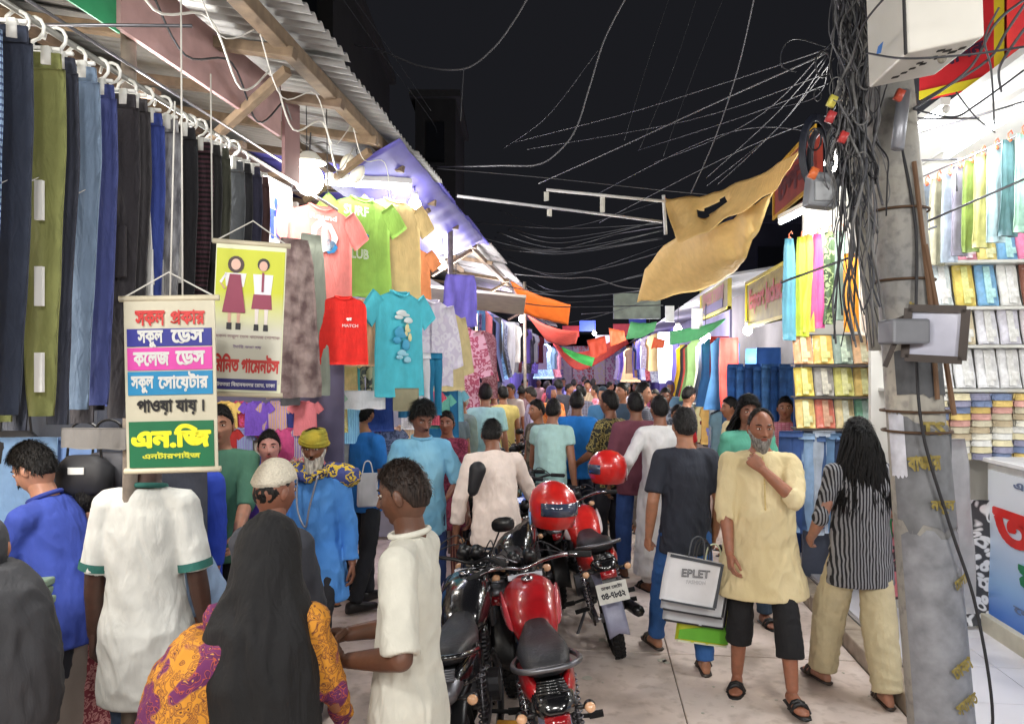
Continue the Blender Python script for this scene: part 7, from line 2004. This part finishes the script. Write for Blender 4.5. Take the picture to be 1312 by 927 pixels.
# white and blue T-shirt men
person(G(438, 6.0), 1.72, 70, 'young man in a white T-shirt with a sketchy back print', cloth((222, 222, 214), (170, 168, 160), 'tie', 2), cloth((44, 44, 50)), q=1, tone=LT, sleeve=.7, hth=.022)
pq = person(G(468, 5.9), 1.64, -42, 'man in a bright blue T-shirt and black trousers holding a white bag, back turned', cloth((34, 118, 200)), cloth((34, 36, 42)), q=1, tone=(190, 136, 100), sleeve=.75, hth=.012, handR=(.10, .26, 1.02), handL=(-.26, .10, .86), pL='grip', shoetype='shoe', footL=(-.1, .1, 0), footR=(.1, -.18, 0))
t = thing('carrier_bag', 'white carrier bag in the hand of the blue T-shirt man', 'bag', P(471, 626, 5.6), YAW + R(12))
m = MB(); m.loft([((0, 0, -.13), (.075, 0, 0), (0, .03, 0)), ((0, 0, -.12), (.08, 0, 0), (0, .035, 0)), ((0, 0, .12), (.075, 0, 0), (0, .012, 0))], 14, sq=4); m.build('bag', plain((226, 222, 222), .4), t); m = MB(); m.tube(spline([(-.04, 0, .11), (-.02, 0, .2), (.02, 0, .2), (.04, 0, .11)], 4), .005, 5); m.build('handle', WHITEP, t)
person(G(392, 6.6), 1.60, 200, 'woman in a violet dress by the childrenswear wall, far left', cloth((140, 70, 190)), cloth((80, 60, 120)), q=1, tone=LT, hair='woman', female=True, hem=.5)
person(G(345, 4.55), 1.52, 196, 'woman with a fair face in a purple scarf between banner and turbaned man', cloth((120, 60, 180), (60, 60, 160), 'tie'), cloth((60, 40, 90)), q=1, tone=(206, 150, 140), hair='woman', female=True, hem=.5, flare=.06)
# back-turned teal T-shirt far man and neighbours
person(G(622, 8.4), 1.72, 2, 'man in a pale aqua T-shirt and cream trousers standing with his back to us', cloth((172, 216, 212)), cloth((206, 196, 180)), q=1, tone=MD, sleeve=.7)
person(G(592, 8.0), 1.66, 130, 'elderly man in grey green with a white cap near the floral kurtas', cloth((128, 146, 136)), cloth((60, 60, 64)), q=1, tone=MD, hair='short', hairc=(226, 222, 212), sleeve=1.5)
person(G(578, 7.4), 1.62, 40, 'dark haired person in a slate shirt behind the maroon woman', cloth((96, 110, 116)), cloth((50, 52, 58)), q=1, tone=MD)
person(G(645, 10), 1.66, 20, 'man in a mustard yellow shirt by the left stalls', cloth((206, 186, 110)), cloth((80, 90, 110)), q=0, tone=MD)
person(G(704, 6.9), 1.62, -20, 'man in a pale cyan T-shirt bending by the parked motorcycles', cloth((170, 206, 200)), cloth((60, 64, 76)), q=1, tone=(150, 104, 80), lean=10, handL=(-.25, .25, .80))
person(G(690, 7.5), 1.58, 120, 'man in a brown camouflage shirt beside the pale cyan man', cloth((126, 118, 96), (76, 70, 56), 'camo', 1.2), cloth((60, 60, 60)), q=1, tone=MD)
person(G(739, 7.6), 1.66, -8, 'man in a vivid blue shirt seen from behind in the lane centre', cloth((30, 122, 206)), cloth((40, 46, 64)), q=1, tone=(120, 80, 60), sleeve=.8)
pc_ = person(G(783, 7.0), 1.68, 46, 'man in a black and gold patterned shirt turned to the left', cloth((44, 44, 36), (150, 136, 80), 'camo', 2.2), cloth((40, 40, 46)), q=1, tone=(140, 94, 70), hth=.020, sleeve=.9, handL=(-.12, .32, 1.0))
person(G(815, 6.7), 1.68, 4, 'man in a plum T-shirt and blue jeans, back turned', cloth((112, 60, 74)), cloth((48, 78, 136), fold=.6), q=1, tone=(130, 88, 66), sleeve=.85, hem=.78, footL=(-.10, .05, 0), footR=(.12, -.05, 0), wide=1.04, tr_w=1.1)
person(G(846, 6.3), 1.66, 10, 'man in a long white thobe walking away', cloth((214, 212, 212)), cloth((210, 206, 204)), q=1, tone=(140, 96, 74), sleeve=1.92, hem=.16, flare=.03, handL=(-.30, .14, 1.02), wr=1.3)
# child and heads around
pr = person(G(868, 8.0), 1.50, 178, 'child in a bright red shirt with a pink face mask', cloth((206, 40, 46)), cloth((60, 60, 90)), q=1, tone=MD, hth=.016)
m = MB(); m.loft([((0, .055, -.075), (.045, 0, 0), (0, .03, 0)), ((0, .072, -.055), (.055, 0, 0), (0, .035, 0)), ((0, .078, -.02), (.05, 0, 0), (0, .03, 0))], 12); me = m.mesh('mask'); me.transform(pr['HM']); obj_mesh('face_mask', me, cloth((236, 130, 160)), pr['root'])
# navy shirt man with shopping bags
pn = person(G(878, 4.72), 1.64, 4, 'man in a black navy T-shirt and blue jeans carrying big shopping bags, back turned', cloth((42, 46, 58)), cloth((50, 96, 160), fold=.6), q=2, tone=(176, 126, 98), hairc=(48, 46, 46), hth=.012, sleeve=.80, hem=.76, handR=(.21, .04, .86), handL=(-.24, .02, .86), pR='grip', pL='grip', footL=(-.13, .26, 0), footR=(.09, -.14, 0), tr_hem=.07, shoe=(60, 52, 46), wr=1.2)
def shopbag(loc, rz, W, H, D, rgb, edge, label, txt=None, rot=0, col2=None):
    t = thing('shopping_bag', label, 'bag', loc, YAW + R(rz), 'shopping bags held by the navy shirted man')
    t.rotation_euler = (R(-4), R(rot), YAW + R(rz))
    mb = MB(); panel(mb, [(0, -W/2*.98, W/2*.98), (-H*.5, -W/2, W/2), (-H, -W/2*.97, W/2*.97)], D, .014, W*9, 10, 12, fx=6)
    mb.build('body', plain(rgb, .35, var=.06, bump=.15), t, smooth=True)
    mb = MB(); mb.box((0, -D*.5-.006, -.012), (W*.96, .004, .016)); mb.box((W*.49, -.0, -H*.5), (.008, D*.8, H*.96)); mb.box((0, -D*.35, -H), (W*.94, .02, .010)); mb.build('edge', plain(edge, .4), t)
    mb = MB(); mb.tube(spline([(-.05, -.01, 0), (-.04, 0, .09), (.0, 0, .12), (.04, 0, .09), (.05, -.01, 0)], 5), .005, 6); mb.build('handle', plain(edge, .5), t, smooth=True)
    if txt: text(txt, W*.5, .045, plain((90, 92, 96), .5, bump=0), (0, -D*.5-.013, -H*.32), t, rot=(R(90), R(-6), 0), bold=.035)
    if txt: text('FASHION', W*.34, .022, plain((150, 152, 156), .5, bump=0), (.01, -D*.5-.013, -H*.50), t, rot=(R(90), R(-6), 0), bold=.02)
    if col2: mb = MB(); mb.poly([(-W*.47, -D*.5-.008, -H*.97), (W*.47, -D*.5-.008, -H*.97), (W*.47, -D*.5-.008, -H*.72), (-W*.47, -D*.5-.008, -H*.86)], .003, (0, -1, 0)); mb.build('print', plain(col2, .4), t)
    return t
hx = 893
shopbag(P(912, 722, 4.52), 10, .34, .47, .05, (206, 212, 60), (226, 230, 200), 'green and yellow shopping bag hanging lowest', None, 11, (110, 186, 60))
shopbag(P(900, 720, 4.44), 12, .40, .36, .05, (206, 208, 212), (40, 40, 44), 'grey white shopping bag with black trim under the lettered one', None, 12)
shopbag(P(897, 716, 4.34), 14, .40, .31, .05, (214, 216, 220), (50, 50, 54), 'middle grey white shopping bag with black trim', None, 13)
shopbag(P(891, 714, 4.22), 16, .36, .26, .04, (226, 226, 228), (70, 74, 80), 'front white shopping bag lettered in grey', 'EPLET', 14)
# old man in the yellow kurta
py_ = person(G(974, 4.35), 1.66, 170, 'grey bearded man in a pale yellow kurta with one hand at his chin', cloth((214, 196, 150), (224, 208, 166), 'tie', rough=.9), cloth((22, 22, 26)), q=2, tone=(158, 106, 82), hair='bald', hairc=(60, 54, 50), hth=.008, sleeve=1.25, hem=.60, flare=.05, belly=.05, wide=1.10, wr=1.7, head=(6, -4),
             handL=(.02, .20, 1.37), handR=(.20, .20, .86), pL='grip', pR='relaxed', palmL=(.2, -.9, .3), palmR=(-.9, -.2, 0), poleL=(-.7, .2, -.8), poleR=(.8, -.6, -.1), footL=(-.14, .26, 0), footR=(.13, -.04, 0), tr_hem=.30, tr_w=1.25, beard=(.03, (150, 146, 140)), shoe=(26, 26, 28))
m = MB(); T = py_['T']
for i in range(4): m.ell(T(.42 - i*.07) + py_['Fw']*(.150 + i*.012), (.006, .004, .006), 6, 4)
m.tube([T(.50) + py_['Fw']*.095, T(.42) + py_['Fw']*.145, T(.32) + py_['Fw']*.165, T(.2) + py_['Fw']*.19], .004, 5); m.build('placket', cloth((206, 182, 120)), py_['root'])
# woman in green with wavy dark hair behind him
pe = person(G(958, 5.6), 1.68, 176, 'woman with loose wavy dark hair in a sea green top behind the kurta man', cloth((96, 176, 150), (80, 150, 130), 'tie'), cloth((60, 80, 100)), q=2, tone=(150, 104, 84), hair='woman', hth=.030, female=True, sleeve=.9, hem=.72, footL=(-.1, .1, 0))
long_hair(pe, .22, hairmat(), .10, q=1)
person(G(1006, 7.2), 1.62, 160, 'man in a pink chequered shirt by the denim cloth', cloth((214, 150, 160), (180, 90, 110), 'check'), cloth((60, 60, 80)), q=1, tone=MD)
person(G(938, 7.6), 1.60, 90, 'man in pale yellow partly behind the green topped woman', cloth((226, 214, 160)), cloth((60, 60, 80)), q=1, tone=MD)
# striped woman on the platform
pw2 = person(G(1102, 4.28), 1.60, 4, 'woman with long black hair in a striped shirt and cream trousers', cloth((150, 150, 154), (38, 38, 44), 'stripe', 1.5), cloth((214, 200, 162), fold=.6), q=2, tone=(178, 130, 108), hair='woman', hth=.022, female=True, sleeve=1.15, hem=.70, flare=.015, wide=1.10, base=.0,
              handL=(-.24, .14, .96), handR=(.30, .20, 1.08), footL=(-.14, .20, .0), footR=(.08, -.16, 0), tr_hem=.05, tr_w=1.5, wr=1.3, shoe=(60, 50, 44))
long_hair(pw2, .42, hairmat((20, 18, 18)), .15, 1.8)
# crowd deeper in the lane
CR = [(655, 12, 1.66, (206, 196, 190)), (668, 13, 1.6, (90, 60, 70)), (682, 10.5, 1.64, (130, 120, 150)), (706, 11, 1.64, (236, 110, 40)), (716, 13, 1.7, (60, 60, 70)), (728, 14.5, 1.6, (200, 80, 120)), (745, 12, 1.62, (90, 90, 110)), (752, 15, 1.66, (160, 140, 110)), (764, 13.5, 1.6, (226, 110, 130)),
      (772, 10, 1.66, (60, 110, 150)), (797, 9.2, 1.72, (48, 66, 84)), (822, 8.6, 1.72, (60, 62, 72)), (838, 10, 1.62, (226, 150, 180)), (852, 9.2, 1.66, (70, 76, 90)), (880, 9.0, 1.68, (66, 64, 70)), (858, 12, 1.7, (96, 130, 160)), (700, 16, 1.62, (180, 60, 60)), (735, 17, 1.66, (120, 120, 190)), (760, 18, 1.66, (220, 180, 210)),
      (780, 16, 1.62, (150, 110, 200)), (802, 13, 1.66, (200, 200, 220)), (722, 20, 1.66, (90, 80, 150)), (748, 22, 1.66, (190, 120, 170)), (672, 17, 1.66, (150, 170, 200)), (815, 15, 1.62, (90, 80, 160)), (690, 21, 1.6, (210, 170, 150)), (633, 11.2, 1.6, (220, 120, 150)), (884, 11.5, 1.6, (180, 190, 180))]
sides = ['left', 'centre', 'right']
rr = random.Random(77)
_rank = sorted(range(len(CR)), key=lambda k: CR[k][0])
for i, (px, d, H, c) in enumerate(CR):
    a = rr.choice([0, 10, -15, 180, 160, 90, -90, 200])
    fem = i % 3 == 0
    person(G(px, d), H, a, '%s in %s %s in the crowd between %s and %s ones' % ('woman' if fem else 'man', cname(c), 'kameez' if fem else 'shirt', cname(CR[_rank[max(_rank.index(i)-1, 0)]][3]), cname(CR[_rank[min(_rank.index(i)+1, len(CR)-1)]][3])),
           cloth(c, tuple(min(255, v+60) for v in c), ['plain', 'check', 'stripe', 'floral', 'plain'][i % 5], .8), cloth(rr.choice([(40, 44, 60), (60, 80, 120), (70, 66, 62), (140, 130, 120)])), q=0 if d > 9.5 else 1, tone=rr.choice([MD, DK, (180, 130, 100)]), hair=('hijab' if i % 2 else 'woman') if fem else ('receding' if i % 5 == 1 else 'short'), hairc=cloth(tuple(int(v*.8) for v in CR[(i*7+3) % len(CR)][3])) if fem and i % 2 else rr.choice([(22, 19, 18), (22, 19, 18), (52, 46, 42)]), hth=rr.choice([.008, .014, .022]), wide=rr.uniform(.92, 1.12), head=(rr.uniform(-40, 40), rr.uniform(-15, 5)), hem=.5 if fem else .8, female=fem, sleeve=1.4 if i % 2 else .8,
           footL=(-.1, rr.uniform(-.15, .2), 0), footR=(.1, rr.uniform(-.15, .2), 0))
